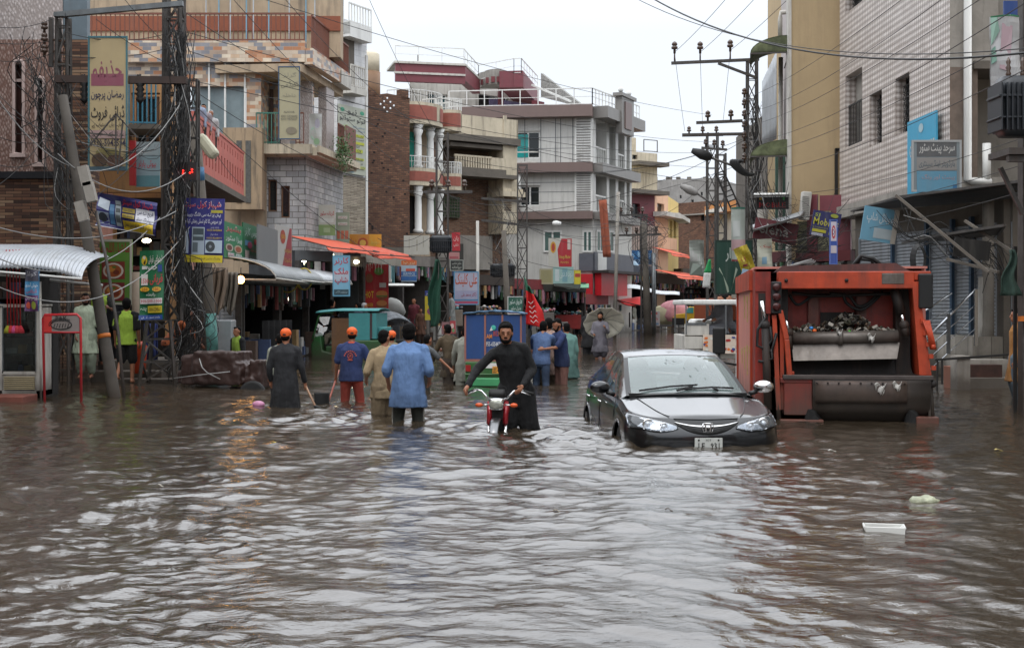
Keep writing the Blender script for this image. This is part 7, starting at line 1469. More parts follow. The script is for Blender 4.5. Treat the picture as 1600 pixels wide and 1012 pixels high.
# ---------------------------------------------------------------- white pickup with canopy, yellow taxi van
def build_pickup():
 F = Fa(1070,29.6,1172,29.6); t = thing('pickup_van','white passenger pickup with roof canopy and painted tail, partly behind the cars','pickup van',(F.P.x,F.P.y,-.4),F.a); Mx = F.M; z = lambda p: EYE+(HZ-p)*29.6/FPX; u = F.u; L = F.L
 k = MB(Mx); k.box(-.02,L+.02,-.03,2.1,z(476),z(468)); k.build('canopy_roof', m_white, t, bevel=.03)
 k = MB(Mx)
 for x in (1072,1134,1166):
  for y_ in (0,2.0): k.beam((u(x),y_,z(522)),(u(x),y_,z(476)),.03)
 for p in (505,507): k.beam((u(1072),0,z(p)),(u(1104),0,z(p)),.025)
 k.build('canopy_frame', m_steel, t)
 k = MB(Mx); k.box(0,u(1108),0,.06,z(524),z(506)); k.box(0,L,.06,2.0,z(560),z(524)); k.box(0,u(1100),0,.07,z(545),z(526)); k.build('side_panel', m_whited, t, bevel=.01)
 k = MB(Mx); k.box(u(1098),u(1150),-.05,.0,z(552),z(523)); tp = k.build('painted_tailboard', M('painted_tail','c8b8a8',.6,var=.2), t)
 k = MB(Mx); r = random.Random(6)
 for i in range(26): x = r.uniform(1099,1148); y_ = r.uniform(525,550); k.add([(u(x)+.05*r.uniform(.5,1)*math.cos(a*PI/4),-.054-.0004*i,z(y_)+.04*r.uniform(.5,1)*math.sin(a*PI/4)) for a in range(8)],[tuple(range(8))],i%4)
 k.build('painted_pattern',[M('tail_orange','c86a2c',.5),M('tail_red2','9c2420',.5),M('tail_blue2','2c3c78',.5),M('tail_white2','c8c8c0',.5)],tp)
 k = MB(Mx); k.box(u(1106),L,2.1,3.4,z(560),z(500)); k.build('cab', m_white, t, bevel=.08)
 k = MB(Mx)
 for x in (.3,L-.3): k.box(x-.15,x+.15,.1,1.9,z(530),z(521))
 k.build('bench', m_blk, t)
build_pickup()
def build_taxi():
 F = Fa(1050,84,1106,80); t = thing('taxi_van','small yellow three wheeled van with brown load box far down the street','van',(F.P.x,F.P.y,-.2),F.a); Mx = F.M; z = lambda p: EYE+(HZ-p)*82/FPX; u = F.u
 my = M('taxi_yellow','c8a01c',.4,var=.1)
 k = MB(Mx); k.prism([(u(a),z(b)) for a,b in ((1050,508),(1050,497),(1056,491),(1071,489),(1075,479),(1085,479),(1085,508))],0,1.6); k.build('cab', my, t, bevel=.05)
 k = MB(Mx); k.prism([(u(a),z(b)) for a,b in ((1071.5,489),(1075,480.5),(1083.5,480.5),(1083.5,489))],-.02,0); k.build('cab_window', m_glasst, t)
 k = MB(Mx); k.box(u(1085),u(1105),0,1.6,z(498),z(478)); k.build('load_box', M('brown_box','7a3c22',.6,var=.15), t)
 k = MB(Mx); k.box(u(1085),u(1105),-.03,1.6,z(506),z(498)); k.build('lower_panel', my, t)
 k = MB(Mx); k.box(u(1051),u(1070),-.04,.0,z(508),z(497)); k.build('grille', m_blk, t)
 for x in (1077,1100): k = MB(Mx); k.lathe([(.1,-.1),(.3,-.1),(.3,.1),(.1,.1)],(u(x),.05,z(507)),14,0,(R(90),0,0)); k.build('wheel', m_rub, t)
build_taxi()
F = Fa(1084,70,1142,68); t = thing('rickshaw','brown sided goods rickshaw seen between the canopy posts of the pickup','rickshaw',(F.P.x,F.P.y,-.2),F.a)
k = MB(F.M); k.box(0,F.L,0,1.8,F.z(1110,500),F.z(1110,466)); k.build('load_box', M('brown_box','7a3c22',.6), t, bevel=.05); k = MB(F.M); k.box(0,F.L,.1,1.8,-.3,F.z(1110,500)); k.build('lower_body', m_blk, t, bevel=.05)
# ---------------------------------------------------------------- tarp covered cart
def build_cart():
 F = Fa(266,25.6,404,25.2); t = thing('handcart','loaded handcart under a dark brown tied tarpaulin in front of the lattice tower','cart',(F.P.x,F.P.y,-.4),F.a); Mx = F.M; z = lambda p: EYE+(HZ-p)*25.4/FPX; u = F.u; rr = random.Random(1)
 mt = M('brown_tarpaulin','33211c',.5,var=.25,vs=3,bump=.8,bs=5)
 k = MB(Mx); k.box(u(276),u(352),.15,1.0,z(602),z(556)); k.box(u(296),u(364),.1,.9,z(600),z(550)); k.box(u(268),u(300),.2,.9,z(600),z(580)); k.box(u(340),u(372),.1,.9,z(602),z(566)); k.box(u(366),u(384),.3,.9,z(590),z(570)); k.box(u(382),u(402),.2,.9,z(607),z(563)); k.box(u(376),u(390),.15,.5,z(600),z(590))
 k.build('tarpaulin', mt, t, mods=[remesh(.022,12,.08,.2)])
 k = MB(Mx); k.tube([(u(312),-.02,z(560)),(u(318),-.06,z(574)),(u(326),-.06,z(582)),(u(345),-.03,z(592))],.01,5); k.tube([(u(268),.1,z(592)),(u(310),-.04,z(586)),(u(360),-.02,z(580))],.01,5); k.build('rope', m_wireg, t)
 for x in (392,): k = MB(Mx); k.lathe([(.22,-.03),(.27,-.03),(.27,.03),(.22,.03)],(u(x),.08,-.12),18,0,(R(90),0,0)); k.build('wheel', m_rub, t)
build_cart()
# ---------------------------------------------------------------- people
def FAB(c, r=.9):
 nm = 'fabric_'+c; v = tuple(x*.8+.0 for x in hx(c)); g_ = sum(v)/3; return M(nm, tuple(x*.85+g_*.15 for x in v), r, var=.16, vs=4, bump=1, bs=4.5, stretch=(1.7,1.7,.6), bd=.06, wet=True)
SKIN = {'m':M('skin_brown','8a5a40',.55,var=.1,vs=9), 'd':M('skin_dark','6b4330',.55,var=.1,vs=9)}
m_hair = M('black_hair','0b0908',.85,var=.3,vs=30,bump=.4,bs=90); m_hair.node_tree.nodes['Principled BSDF'].inputs['Specular IOR Level'].default_value = .15
m_eye = M('eye_white','c8c4bc',.2,var=.02)
def folds(mb, v0, z1, n, amp, ph=0):      # cloth folds running down from the waist, deeper toward the hem
 Mi = mb.M.inverted()
 for i in range(v0, len(mb.v)):
  q = Mi @ mb.v[i]; k = max(0,min(1,(z1-q.z)/.45)); a = math.atan2(q.y,q.x); f = 1+amp*k*math.sin(a*n+ph+q.z*4)+amp*.5*k*math.sin(a*(n*2+1)+ph); q.x *= f; q.y *= f; mb.v[i] = mb.M @ q
def person(label, px, Y, top, rz, cl, arms=None, legs=None, lean=0, side=0, head=(0,0), depth=.45, hf=1.0, skin='m', group=None, vx=None, by=None, build=1.0, dz=0):
 ztop = EYE+(HZ-top)*Y/FPX; sc = (ztop+depth)/(1.72*hf); vx = vx or (.011 if Y < 24 else .016 if Y < 35 else .024)
 t = thing('person', label, 'person', (W(px,0,Y).x, Y, -depth), rz, group)
 Mx = MT[t.name] @ Matrix.Scale(sc, 4); PEL = .93; l = R(lean); sd = R(side)
 def T(x, y, z):
  if z <= PEL: return Vector((x,y,z))
  zz_ = z-PEL; y1 = y*math.cos(l)-zz_*math.sin(l); z1 = zz_*math.cos(l)+y*math.sin(l)
  return Vector((x*math.cos(sd)+z1*math.sin(sd), y1, PEL+z1*math.cos(sd)-x*math.sin(sd)))
 B = build
 sh = {s: T(s*.178*B, 0, 1.385) for s in (-1,1)}; hip = {s: Vector((s*.09,0,.90)) for s in (-1,1)}
 A = {-1:((-.04,.02,-.28),(-.05,-.06,-.53)), 1:((.04,.02,-.28),(.05,-.06,-.53))}; A.update(arms or {})
 G = {-1:((-.01,-.02,-.42),(-.02,.03,-.83)), 1:((.01,-.02,-.42),(.02,.03,-.83))}; G.update(legs or {})
 el = {s: sh[s]+Vector(A[s][0]) for s in A}; ha = {s: sh[s]+Vector(A[s][1]) for s in A}
 kn = {s: hip[s]+Vector(G[s][0]) for s in G}; ft = {s: hip[s]+Vector(G[s][1]) for s in G}
 # body
 b = MB(Mx); tor = lambda z,rx,ry,dy=0: (lambda c: (c.x,c.y,c.z,rx*B,ry*B))(T(0,dy,z))
 b.loft([tor(.84,.13,.10),tor(.93,.16,.115),tor(1.05,.14,.105),tor(1.2,.155,.115),tor(1.33,.165,.1),tor(1.39,.12,.07),tor(1.44,.06,.055)],20)
 nk = T(0,.005,1.42); hc = T(0,-.015,1.60); hm = Matrix.Translation(hc) @ Matrix.Rotation(R(head[0]),4,'Z') @ Matrix.Rotation(R(head[1]),4,'X')
 b.cap(nk, hc+Vector((0,.01,-.05)), .058, .055)
 o = b.M; b.M = Mx @ hm
 b.ell((0,.0,.015),(.076,.095,.1)); b.ell((0,-.03,-.045),(.058,.062,.07)); b.ell((0,-.055,-.085),(.035,.035,.028)); b.cap((0,-.09,.01),(0,-.108,-.025),.011,.016,8); b.cap((-.02,-.088,-.062),(.02,-.088,-.062),.012,.012,8); b.cap((-.035,-.082,.028),(.035,-.082,.028),.012,.012,8)
 for s in (-1,1): b.ell((s*.078,.01,-.005),(.012,.02,.03))
 b.M = o
 for s in (-1,1):
  b.cap(T(s*.02,0.0,1.40), T(s*.14*B,0,1.365), .03, .036); b.cap(sh[s], el[s], .047*B, .038*B); b.cap(el[s], ha[s], .037*B, .025)
  d = (ha[s]-el[s]).normalized(); up = Vector((-s,0,0)); up = (up-d*up.dot(d)).normalized() if abs(up.dot(d)) < .95 else Vector((0,-1,0)); bn = d.cross(up)
  p = ha[s]+d*.05; b.cap(ha[s]+d*.01, ha[s]+d*.075, .026, .03)
  for i, (off, ln) in enumerate(((-.027,.058),(-.009,.07),(.01,.066),(.028,.05))):
   r0 = ha[s]+d*.085+bn*off; k1 = r0+d*ln*.5+up*.008; k2 = k1+d*ln*.42+up*.024; b.cap(r0-d*.02, k1, .0105, .0095, 8); b.cap(k1, k2, .0095, .008, 8)
  th = ha[s]+d*.03-bn*.028; b.cap(th, th+d*.035-bn*.022+up*.01, .012, .0105, 8); b.cap(th+d*.035-bn*.022+up*.01, th+d*.062-bn*.024+up*.022, .0105, .009, 8)
  b.cap(hip[s]+Vector((0,0,-.02)), kn[s], .088*B, .058); b.cap(kn[s], ft[s]+Vector((0,0,.02)), .055, .038)
  b.cap(ft[s]+Vector((0,.03,-.02)), ft[s]+Vector((0,-.16,-.045)), .042, .032)
 b.build('body', SKIN[skin], t, mods=[remesh(vx*.8*sc if Y < 24 else vx*sc, 3)])
 # hair
 h = MB(Mx @ hm)
 if cl.get('cap'): h.ell((0,.045,-.02),(.074,.052,.06)); h.build('hair', m_hair, t)
 elif cl.get('hair','short') != 'none':
  big = {'short':0,'bushy':.018,'long':.01}.get(cl.get('hair','short'),0)
  h.ell((0,.03,.045),(.08+big*.7,.088+big*.6,.085+big)); h.ell((0,.05,-.01),(.076+big*.7,.055+big*.6,.075+big*.5)); h.ell((0,-.05,.092),(.055,.042,.024+big*.3))
  if cl.get('hair') == 'long': h.ell((0,.05,-.08),(.08,.06,.1))
  if cl.get('white'): h.build('scarf', FAB('b0b0b0'), t, mods=[remesh(vx*sc,2)])
  else: h.build('hair', m_hair, t, mods=[remesh(vx*.8*sc,2,.012,.03)])
 if cl.get('cap'):
  c = MB(Mx @ hm); c.ell((0,.012,.055),(.093,.108,.082)); c.ell((0,.06,.02),(.07,.05,.05)); c.cap((-.03,-.1,.05),(.03,-.1,.05),.022,.022); c.cap((-.03,-.13,.04),(.03,-.13,.04),.016,.016); c.build('cap', M('cap_orange','d8591a',.7,var=.08), t, mods=[remesh(vx*.8*sc,2)])
  c = MB(Mx @ hm); c.ell((0,.112,.015),(.03,.012,.014)); c.build('cap_strap', M('cap_black','16110f',.7), t)
 if cl.get('beard'):
  c = MB(Mx @ hm); c.ell((0,-.05,-.083),(.05,.05,.038)); c.ell((0,-.088,-.045),(.03,.02,.008));
  for s in (-1,1): c.cap((s*.064,-.02,-.02),(s*.045,-.06,-.08),.017,.02)
  c.build('beard', m_hair, t, mods=[remesh(.008,2)])
 if by is not None or cl.get('face'):
  c = MB(Mx @ hm)
  for s in (-1,1): c.ell((s*.03,-.0885,.006),(.0095,.005,.0045),1,10); c.tube([(s*.015,-.0965,.027),(s*.03,-.0975,.032),(s*.047,-.088,.028)],.003,6,1)
  c.build('eyes', [m_eye, m_hair], t)
  c = MB(Mx @ hm); c.tube([(-.022,-.1,-.06),(0,-.1035,-.058),(.022,-.1,-.06)],.0045,6); c.build('mouth', M('lips','6b3a34',.5), t)
 # clothes
 top = cl.get('top'); bot = cl.get('bot')
 if bot:
  kd, col = bot[:2]; g = MB(Mx)
  wd_ = {'trousers':(.105,.078,.066),'jeans':(.1,.072,.062),'shalwar':(.14,.125,.075),'shorts':(.12,.1,.1),'rolled':(.14,.12,.1)}[kd]
  g.loft([tor(.80,.15,.12),tor(.88,.175,.13),tor(.96,.168,.125),tor(1.02,.155,.115)],20)
  for s in (-1,1):
   if kd in ('shorts','rolled'):
    q = hip[s].lerp(kn[s],.95); g.cap(hip[s], q, wd_[0], wd_[1])
   else: g.cap(hip[s], kn[s], wd_[0], wd_[1]); g.cap(kn[s], ft[s]+Vector((0,0,.06)), wd_[1], wd_[2])
  g.build(kd if kd != 'rolled' else 'shorts', FAB(col), t, mods=[remesh(vx*1.1*sc,4,.02 if kd == 'shalwar' else .012,.12)])
  if len(bot) > 2:
   for s in (-1,1): g = MB(Mx); g.beam(hip[s]+Vector((s*.108,0,-.03)), kn[s]+Vector((s*.081,0,0)), .012,.05); g.beam(kn[s]+Vector((s*.081,0,0)), ft[s]+Vector((s*.07,0,.05)), .012,.045); g.build('side_stripe', FAB('b8b4a8'), t)
 if top:
  kd, col = top[:2]; g = MB(Mx); m = FAB(col)
  if kd == 'kameez':
   hem = cl.get('hem',.5); fl = cl.get('flare',.03); lo = [(hem, .235+fl,.16+fl), (hem+.12,.225+fl*.7,.155+fl*.7), (.8,.205,.15), (.95,.19,.14)]
   dyx = cl.get('swing',0); g.loft([(0,dyx*(.93-z),z,rx*B,ry*B) for z,rx,ry in lo if z <= .93]+[tor(1.0,.185,.135),tor(1.1,.175,.13),tor(1.22,.18,.135),tor(1.34,.185,.13),tor(1.41,.135,.1),tor(1.47,.07,.068)],44); folds(g, 0, 1.05, 7, .07, px)
   n = 1.0
  else:
   hem = cl.get('hem',.84); g.loft([tor(hem,.2,.145),tor(.93,.19,.14),tor(1.05,.175,.13),tor(1.2,.18,.135),tor(1.34,.185,.13),tor(1.41,.135,.1),tor(1.465,.072,.07)],24) if hem >= .93 or True else None
  sl = cl.get('sleeve','long' if kd != 'tee' else 'short')
  for s in (-1,1):
   g.cap(T(s*.04,.01,1.455), T(s*.13*B,0,1.40), .05, .058); g.cap(T(s*.13*B,0,1.385), sh[s], .06, .064)
   if sl == 'short': g.cap(sh[s], sh[s].lerp(el[s],.8), .066*B, .064*B)
   elif sl == 'rolled': g.cap(sh[s], el[s], .066*B, .062*B); g.cap(el[s], el[s].lerp(ha[s],.3), .062*B, .056*B)
   else: g.cap(sh[s], el[s], .066*B, .058*B); g.cap(el[s], el[s].lerp(ha[s],.93), .058*B, .04*B)
  g.build({'kameez':'kameez','tee':'t_shirt','shirt':'shirt'}[kd], m, t, mods=[remesh(vx*1.05*sc,3,.022 if kd == 'kameez' else .018,.16)])
  if cl.get('collar'):
   g = MB(Mx); c = T(0,.01,1.475); g.loft([(c.x,c.y,c.z-.03,.078,.075),(c.x,c.y,c.z+.012,.07,.066)],16); g.build('collar', FAB(cl['collar']), t)
  if cl.get('back'):
   c, col2 = cl['back']; g = MB(Mx); yo = .151
   if c == 'logo':
    p = T(0,.0,1.27); q = lambda x,z: T(x, .158-abs(x)*.12, z)
    for i in range(9): a = PI*(.12+.095*i); g.cbox(tuple(q(.105*math.cos(a),1.2+.12*math.sin(a))),(.02,.012,.022))
    g.tube([q(.042*math.cos(a*PI/8),1.235+.05*math.sin(a*PI/8)) for a in range(17)],.006,5); g.tube([q(-.012,1.2),q(-.012,1.26),q(.018,1.255),q(.0,1.235),q(.022,1.205)],.008,5); g.beam(q(-.04,1.17),q(.04,1.17),.012,.02)
   elif c == 'chevron':
    for s in (-1,1): g.cap(T(s*.13,.03,1.43), sh[s]+Vector((s*.02,.0,0)), .052,.066); g.cap(sh[s], sh[s].lerp(el[s],.86), .071, .068); g.cap(T(s*.17,.07,1.36), T(s*.165,.07,1.1), .045,.03)
   g.build('back_print' if c == 'logo' else 'shoulder_panel', FAB(col2), t, mods=[] if c == 'logo' else [remesh(vx*sc,2)])
 MT['_sc_'+t.name] = Mx
 return t, {s: Mx @ (ha[s]+(ha[s]-el[s]).normalized()*.07) for s in (-1,1)}
# rz = 0 faces the viewer; rz = 180 shows the back.  side key -1/+1 = person's own -x/+x in that frame
P = person
# man in black with the motorbike
P('man in black kameez shalwar pushing the red motorbike toward the viewer', 806, 16.95, 507, R(-6), dict(top=('kameez','0c0d10'),bot=('shalwar','0c0d10'),hair='bushy',beard=1,face=1,hem=.68,flare=-.02),
 arms={-1:((-.20,-.10,-.20),(-.27,-.36,-.38)), 1:((.10,.04,-.26),(.0,-.24,-.44))}, legs={-1:((.0,-.1,-.41),(-.02,.0,-.83)),1:((.07,-.04,-.42),(.2,.14,-.80))}, lean=15, side=-9, head=(6,4), hf=.97)
P('man in light blue shirt and dark track trousers wading away in the middle', 638, 18.05, 506, R(176), dict(top=('kameez','5f86bb'),bot=('trousers','34362c','s'),hair='bushy',hem=.63,flare=-.01,sleeve='rolled'),
 arms={-1:((-.08,.06,-.26),(-.05,-.16,-.42)), 1:((.09,.05,-.26),(.09,-.12,-.46))}, legs={-1:((-.03,-.04,-.42),(-.03,.0,-.83)),1:((.05,-.06,-.42),(.04,.06,-.83))}, lean=6, build=1.13, hf=1.0)
P('man in cream kameez with rolled up shorts beside the light blue shirt', 603, 19.0, 517, R(200), dict(top=('kameez','a8906a'),bot=('rolled','9c8562'),hair='short',hem=.72,flare=.0,sleeve='rolled'),
 arms={-1:((-.07,.03,-.27),(-.02,-.16,-.44)), 1:((.1,.03,-.27),(.06,-.17,-.4))}, lean=7, head=(-45,6), hf=.99)
_, h4 = P('man in orange cap, blue printed t-shirt and orange trousers holding a shovel', 549, 21.8, 512, R(178), dict(top=('tee','1e3468'),bot=('trousers','b23414'),cap=1,hem=.82,collar='c8461c',back=('logo','c8543c')),
 arms={-1:((-.13,-.02,-.25),(-.20,-.16,-.42)), 1:((.06,.0,-.28),(.10,-.12,-.5))}, legs={-1:((-.05,-.05,-.42),(-.1,.05,-.83)),1:((.02,-.03,-.42),(.03,0,-.83))}, lean=5, head=(8,10), build=1.06)
_, h5 = P('man in dark grey kameez and orange cap holding a long handled tool', 446, 20.7, 514, R(181), dict(top=('kameez','232428'),cap=1,hem=.36,flare=.02),
 arms={-1:((-.07,.0,-.28),(-.11,-.1,-.52)), 1:((.08,.02,-.28),(.07,-.05,-.5))}, lean=3, head=(-6,10), build=1.02)
P('man in white and pale green shirt hidden behind the dark grey kameez', 437, 23.6, 521, R(180), dict(top=('shirt','9ca08f'),bot=('trousers','2a2c2c'),hair='short'), lean=4)
P('man with orange cap glimpsed behind the cream kameez man', 612, 24.5, 517, R(185), dict(top=('kameez','8a7a5c'),bot=('shalwar','6b5c45'),cap=1), lean=4)
P('boy in grey t-shirt reaching an arm toward the blue rickshaw', 660, 25, 528, R(140), dict(top=('tee','55585a'),bot=('trousers','3a3834'),hair='short'), arms={-1:((-.18,-.08,-.2),(-.34,-.2,-.38)),1:((.05,-.1,-.25),(.05,-.3,-.35))}, lean=14, hf=.95, build=.95)
# pushers of the blue rickshaw
P('bent man in olive brown kameez pushing the left side of blue rickshaw', 706, 27.3, 512, R(212), dict(top=('kameez','55452c'),bot=('shalwar','3f2f20'),hair='short',hem=.58), arms={-1:((.0,-.2,-.2),(.05,-.45,-.22)),1:((.1,-.1,-.26),(.1,-.2,-.46))}, legs={-1:((-.02,-.14,-.4),(-.02,.12,-.8)),1:((.02,.05,-.42),(.04,.3,-.76))}, lean=17, hf=.94, skin='d')
P('man in off white kameez shalwar pushing the blue rickshaw from behind', 728, 26.6, 514, R(188), dict(top=('kameez','a3a394'),bot=('shalwar','9a9b8c'),hair='short',hem=.55), arms={-1:((.04,-.2,-.18),(.08,-.44,-.18)),1:((.06,-.06,-.27),(.06,-.16,-.48))}, legs={-1:((-.02,-.12,-.4),(-.02,.1,-.8)),1:((.02,.04,-.42),(.04,.26,-.78))}, lean=13, hf=.96, skin='d')
P('man in blue denim shirt and jeans leaning on the blue rickshaw', 845, 26.4, 505, R(165), dict(top=('shirt','47638f'),bot=('jeans','2f4767'),hair='short',hem=.84,sleeve='rolled'), arms={-1:((-.05,-.2,-.2),(-.04,-.42,-.26)),1:((.05,-.2,-.2),(.08,-.45,-.2))}, legs={-1:((-.02,.06,-.42),(-.12,.3,-.76)),1:((.02,-.1,-.4),(.03,.1,-.8))}, lean=20, hf=.95)
P('man in pale peach kameez between the denim and navy shirts', 857, 27.2, 500, R(175), dict(top=('kameez','b08f80'),bot=('shalwar','7f6b55'),hair='bushy',hem=.6,back=None), lean=8, arms={-1:((-.1,-.12,-.25),(-.02,-.35,-.3)),1:((.1,-.1,-.25),(.2,-.25,-.34))}, hf=.98)
P('bearded man in navy t-shirt and faded pink trousers reaching to the left', 878, 26.7, 500, R(-62), dict(top=('tee','1d3262'),bot=('trousers','9a6658'),hair='short',beard=1,hem=.78), lean=8, arms={-1:((-.02,-.16,-.22),(.0,-.42,-.28)),1:((.02,-.17,-.22),(.02,-.43,-.24))}, head=(6,22), hf=.98)
P('person in teal green kameez partly hidden behind the navy t-shirt', 888, 28.6, 506, R(200), dict(top=('kameez','5f8f86'),bot=('shalwar','4f7f76'),hair='short',hem=.5), lean=10, hf=.98)
# umbrella man and others far down the street
_, hu = P('man in grey kameez wading under a grey umbrella behind the car', 938, 40, 488, R(-10), dict(top=('kameez','6f6b74'),bot=('rolled','5a5660'),hair='bushy',beard=1,hem=.55), arms={-1:((-.06,-.05,-.26),(.0,-.2,-.3)),1:((.06,-.08,-.25),(.0,-.25,-.12))}, depth=.36)
P('slim person in black walking just behind the umbrella man', 921, 44, 480, R(170), dict(top=('kameez','17161a'),bot=('shalwar','17161a'),hair='short',hem=.5), depth=.33)
P('old man in white kameez and cap walking by the red stall canopy', 991, 92, 474, R(60), dict(top=('kameez','b4b2a0'),bot=('rolled','a8a694'),white=1,hem=.5), depth=.1, legs={-1:((-.0,-.15,-.4),(0,-.2,-.8)),1:((0,.05,-.42),(0,.25,-.78))})
P('person in yellow green top beside the thick dark far pole', 1000, 96, 476, R(150), dict(top=('tee','9caf3a'),bot=('trousers','23252a'),hair='short'), depth=.1)
P('person in blue kameez shopping under the red canopy, left of two', 957, 90, 476, R(200), dict(top=('kameez','4a5f86'),bot=('shalwar','3f4c68'),hair='short',hem=.5), depth=.1)
P('person in pale grey blue kameez shopping under red canopy, right of two', 966, 88, 475, R(160), dict(top=('kameez','6a7590'),bot=('shalwar','5c6680'),hair='short',hem=.5), depth=.1)
P('boy in black and lime football shirt wading past the tarpaulin cart', 371, 29, 510, R(-40), dict(top=('tee','8fae24'),bot=('shorts','101010'),hair='short',back=('chevron','121316')), depth=.42, hf=1.0, build=.9)
# left bank group
P('man in pale mint kameez standing on the steps behind red frame', 134, 26.6, 458, R(8), dict(top=('kameez','a9b59a'),bot=('shalwar','94a088'),hair='short',beard=1,face=1,hem=.5,sleeve='rolled'), depth=-.13, arms={-1:((-.05,.02,-.28),(.0,-.08,-.52)),1:((.06,.0,-.27),(.1,-.15,-.46))}, skin='d', head=(10,4))
P('man in lime and black football shirt standing behind the mint kameez', 152, 27.9, 440, R(35), dict(top=('tee','9cbc20'),bot=('trousers','10131c'),hair='short',back=('chevron','141512')), depth=-.32, arms={1:((.08,-.12,-.24),(-.06,-.3,-.2)),-1:((-.05,.0,-.28),(-.1,-.1,-.5))}, skin='d', lean=8)
P('man in black baseball cap looking over at the back of the step group', 142, 28.8, 429, R(10), dict(top=('tee','2a2c1c'),bot=('trousers','141414'),hair='short',face=1), depth=-.45, skin='d')
P('man in dark navy shirt facing the food shop behind leaning pole', 175, 28.9, 460, R(170), dict(top=('shirt','14161f'),bot=('trousers','101114'),hair='short'), depth=-.35, hf=.93, lean=10)
P('man in lime shirt with black shoulders stepping up, seen from behind', 198, 26.9, 471, R(184), dict(top=('tee','9cc018'),bot=('shorts','101010'),hair='bushy',back=('chevron','121314'),hem=.8), depth=.02, legs={-1:((-.02,-.02,-.42),(-.02,.02,-.8)),1:((.02,-.02,-.42),(.05,.22,-.72))}, hf=.97, build=1.05)
P('man in orange shirt bending down behind the lattice tower', 263, 28.9, 488, R(100), dict(top=('shirt','b0561c'),bot=('trousers','1a1a1c'),hair='short'), depth=.2, lean=38, hf=.87, arms={-1:((.0,-.2,-.2),(.0,-.35,-.4)),1:((0,-.2,-.2),(0,-.4,-.4))}, skin='d')
# onlookers on the pink balcony
B = Fa(303, 34, 381, 43)
for px, top, yy, c, lb, rz in ((314,155,35.6,'8f9fb8','man in pale blue shirt leaning over the pink balcony, leftmost of three',-20),(320,163,36.6,'9a8f94','man in grey pink shirt leaning over the pink balcony, middle of three',0),(330,172,37.4,'b4b4b4','person in a white head scarf on the pink balcony, rightmost of three',10)):
 P(lb, px, yy, top, R(rz), dict(top=('shirt',c),bot=('trousers','33302e'),hair='short',white=(px==330),face=1), depth=-(EYE+(HZ-top)*yy/FPX-1.5), hf=1.0, lean=14)
# shop people behind
P('man in maroon shirt standing before the poster wall', 647, 55, 465, R(-30), dict(top=('kameez','6e2430'),bot=('shalwar','3f5a5e'),hair='short',hem=.6), depth=.0)
P('child in brown clothes next to the maroon shirt man', 657, 54, 481, R(30), dict(top=('kameez','5f3a26'),bot=('shalwar','4a3022'),hair='short'), depth=.0)
P('man in light grey robe standing by the clinic sign', 705, 50.5, 455, R(-80), dict(top=('kameez','8b8f8c'),bot=('shalwar','858986'),hair='short',hem=.3), depth=-.25)
P('driver in dark kameez sitting in the green rickshaw', 528, 40.1, 494, R(-90), dict(top=('kameez','23201e'),bot=('shalwar','8a7f6a'),hair='short',hem=.6), depth=.1, hf=.86, legs={-1:((0,-.35,-.08),(0,-.4,-.5)),1:((0,-.35,-.08),(0,-.4,-.5))}, arms={-1:((0,-.18,-.2),(0,-.4,-.22)),1:((0,-.1,-.25),(0,-.3,-.4))}, lean=5)
P('man in dark shirt standing behind the green rickshaw roof', 519, 43.5, 468, R(150), dict(top=('shirt','1d2230'),bot=('trousers','17181c'),hair='short'), depth=.1)
P('man in dark blue shirt behind the turquoise canvas, left of two', 560, 45, 473, R(-120), dict(top=('shirt','222a3c'),bot=('trousers','17181c'),hair='short'), depth=.1)
P('man with grey hair scarf behind the turquoise canvas, right of two', 569, 46, 473, R(120), dict(top=('shirt','2c2f38'),bot=('trousers','17181c'),white=1), depth=.1)
P('passenger in pale grey sitting in the white pickup, left of two', 1127, 30.4, 482, R(-60), dict(top=('kameez','8a8c94'),bot=('shalwar','7f828a'),hair='short',hem=.6), depth=-.3, hf=.79, legs={-1:((0,-.35,-.08),(0,-.4,-.45)),1:((0,-.35,-.08),(0,-.4,-.45))}, arms={-1:((0,-.15,-.22),(0,-.35,-.3)),1:((0,-.1,-.25),(0,-.3,-.3))})
P('passenger in white sitting in the white pickup, right of two', 1137, 30.9, 481, R(70), dict(top=('kameez','9a9ca4'),bot=('shalwar','8f929a'),hair='short',hem=.6), depth=-.3, hf=.79, legs={-1:((0,-.35,-.08),(0,-.4,-.45)),1:((0,-.35,-.08),(0,-.4,-.45))})
P('person in mustard waistcoat and blue sleeve at the right edge', 1590, 22.4, 482, R(-100), dict(top=('kameez','a86f1c'),bot=('shalwar','5f7480'),hair='short'), depth=.2)
for px, y, top, c, lb, d in ((780,62,478,'4a3c38','shopper in brown standing at the far left of the market stalls',.1),(760,60,480,'343a44','shopper in dark grey beside the weathered house front',.1),(944,92,478,'5c3a3a','shopper in dark red by the market stall under the red shopfront',.1),(1040,96,480,'3c4048','shopkeeper in grey behind the pink sacks',.1),(905,74,478,'2c2c2c','stallholder in black under the dark market canopy',.05)):
 P(lb, px, y, top, R(px*7%360), dict(top=('kameez',c),bot=('shalwar',c),hair='short'), depth=d)
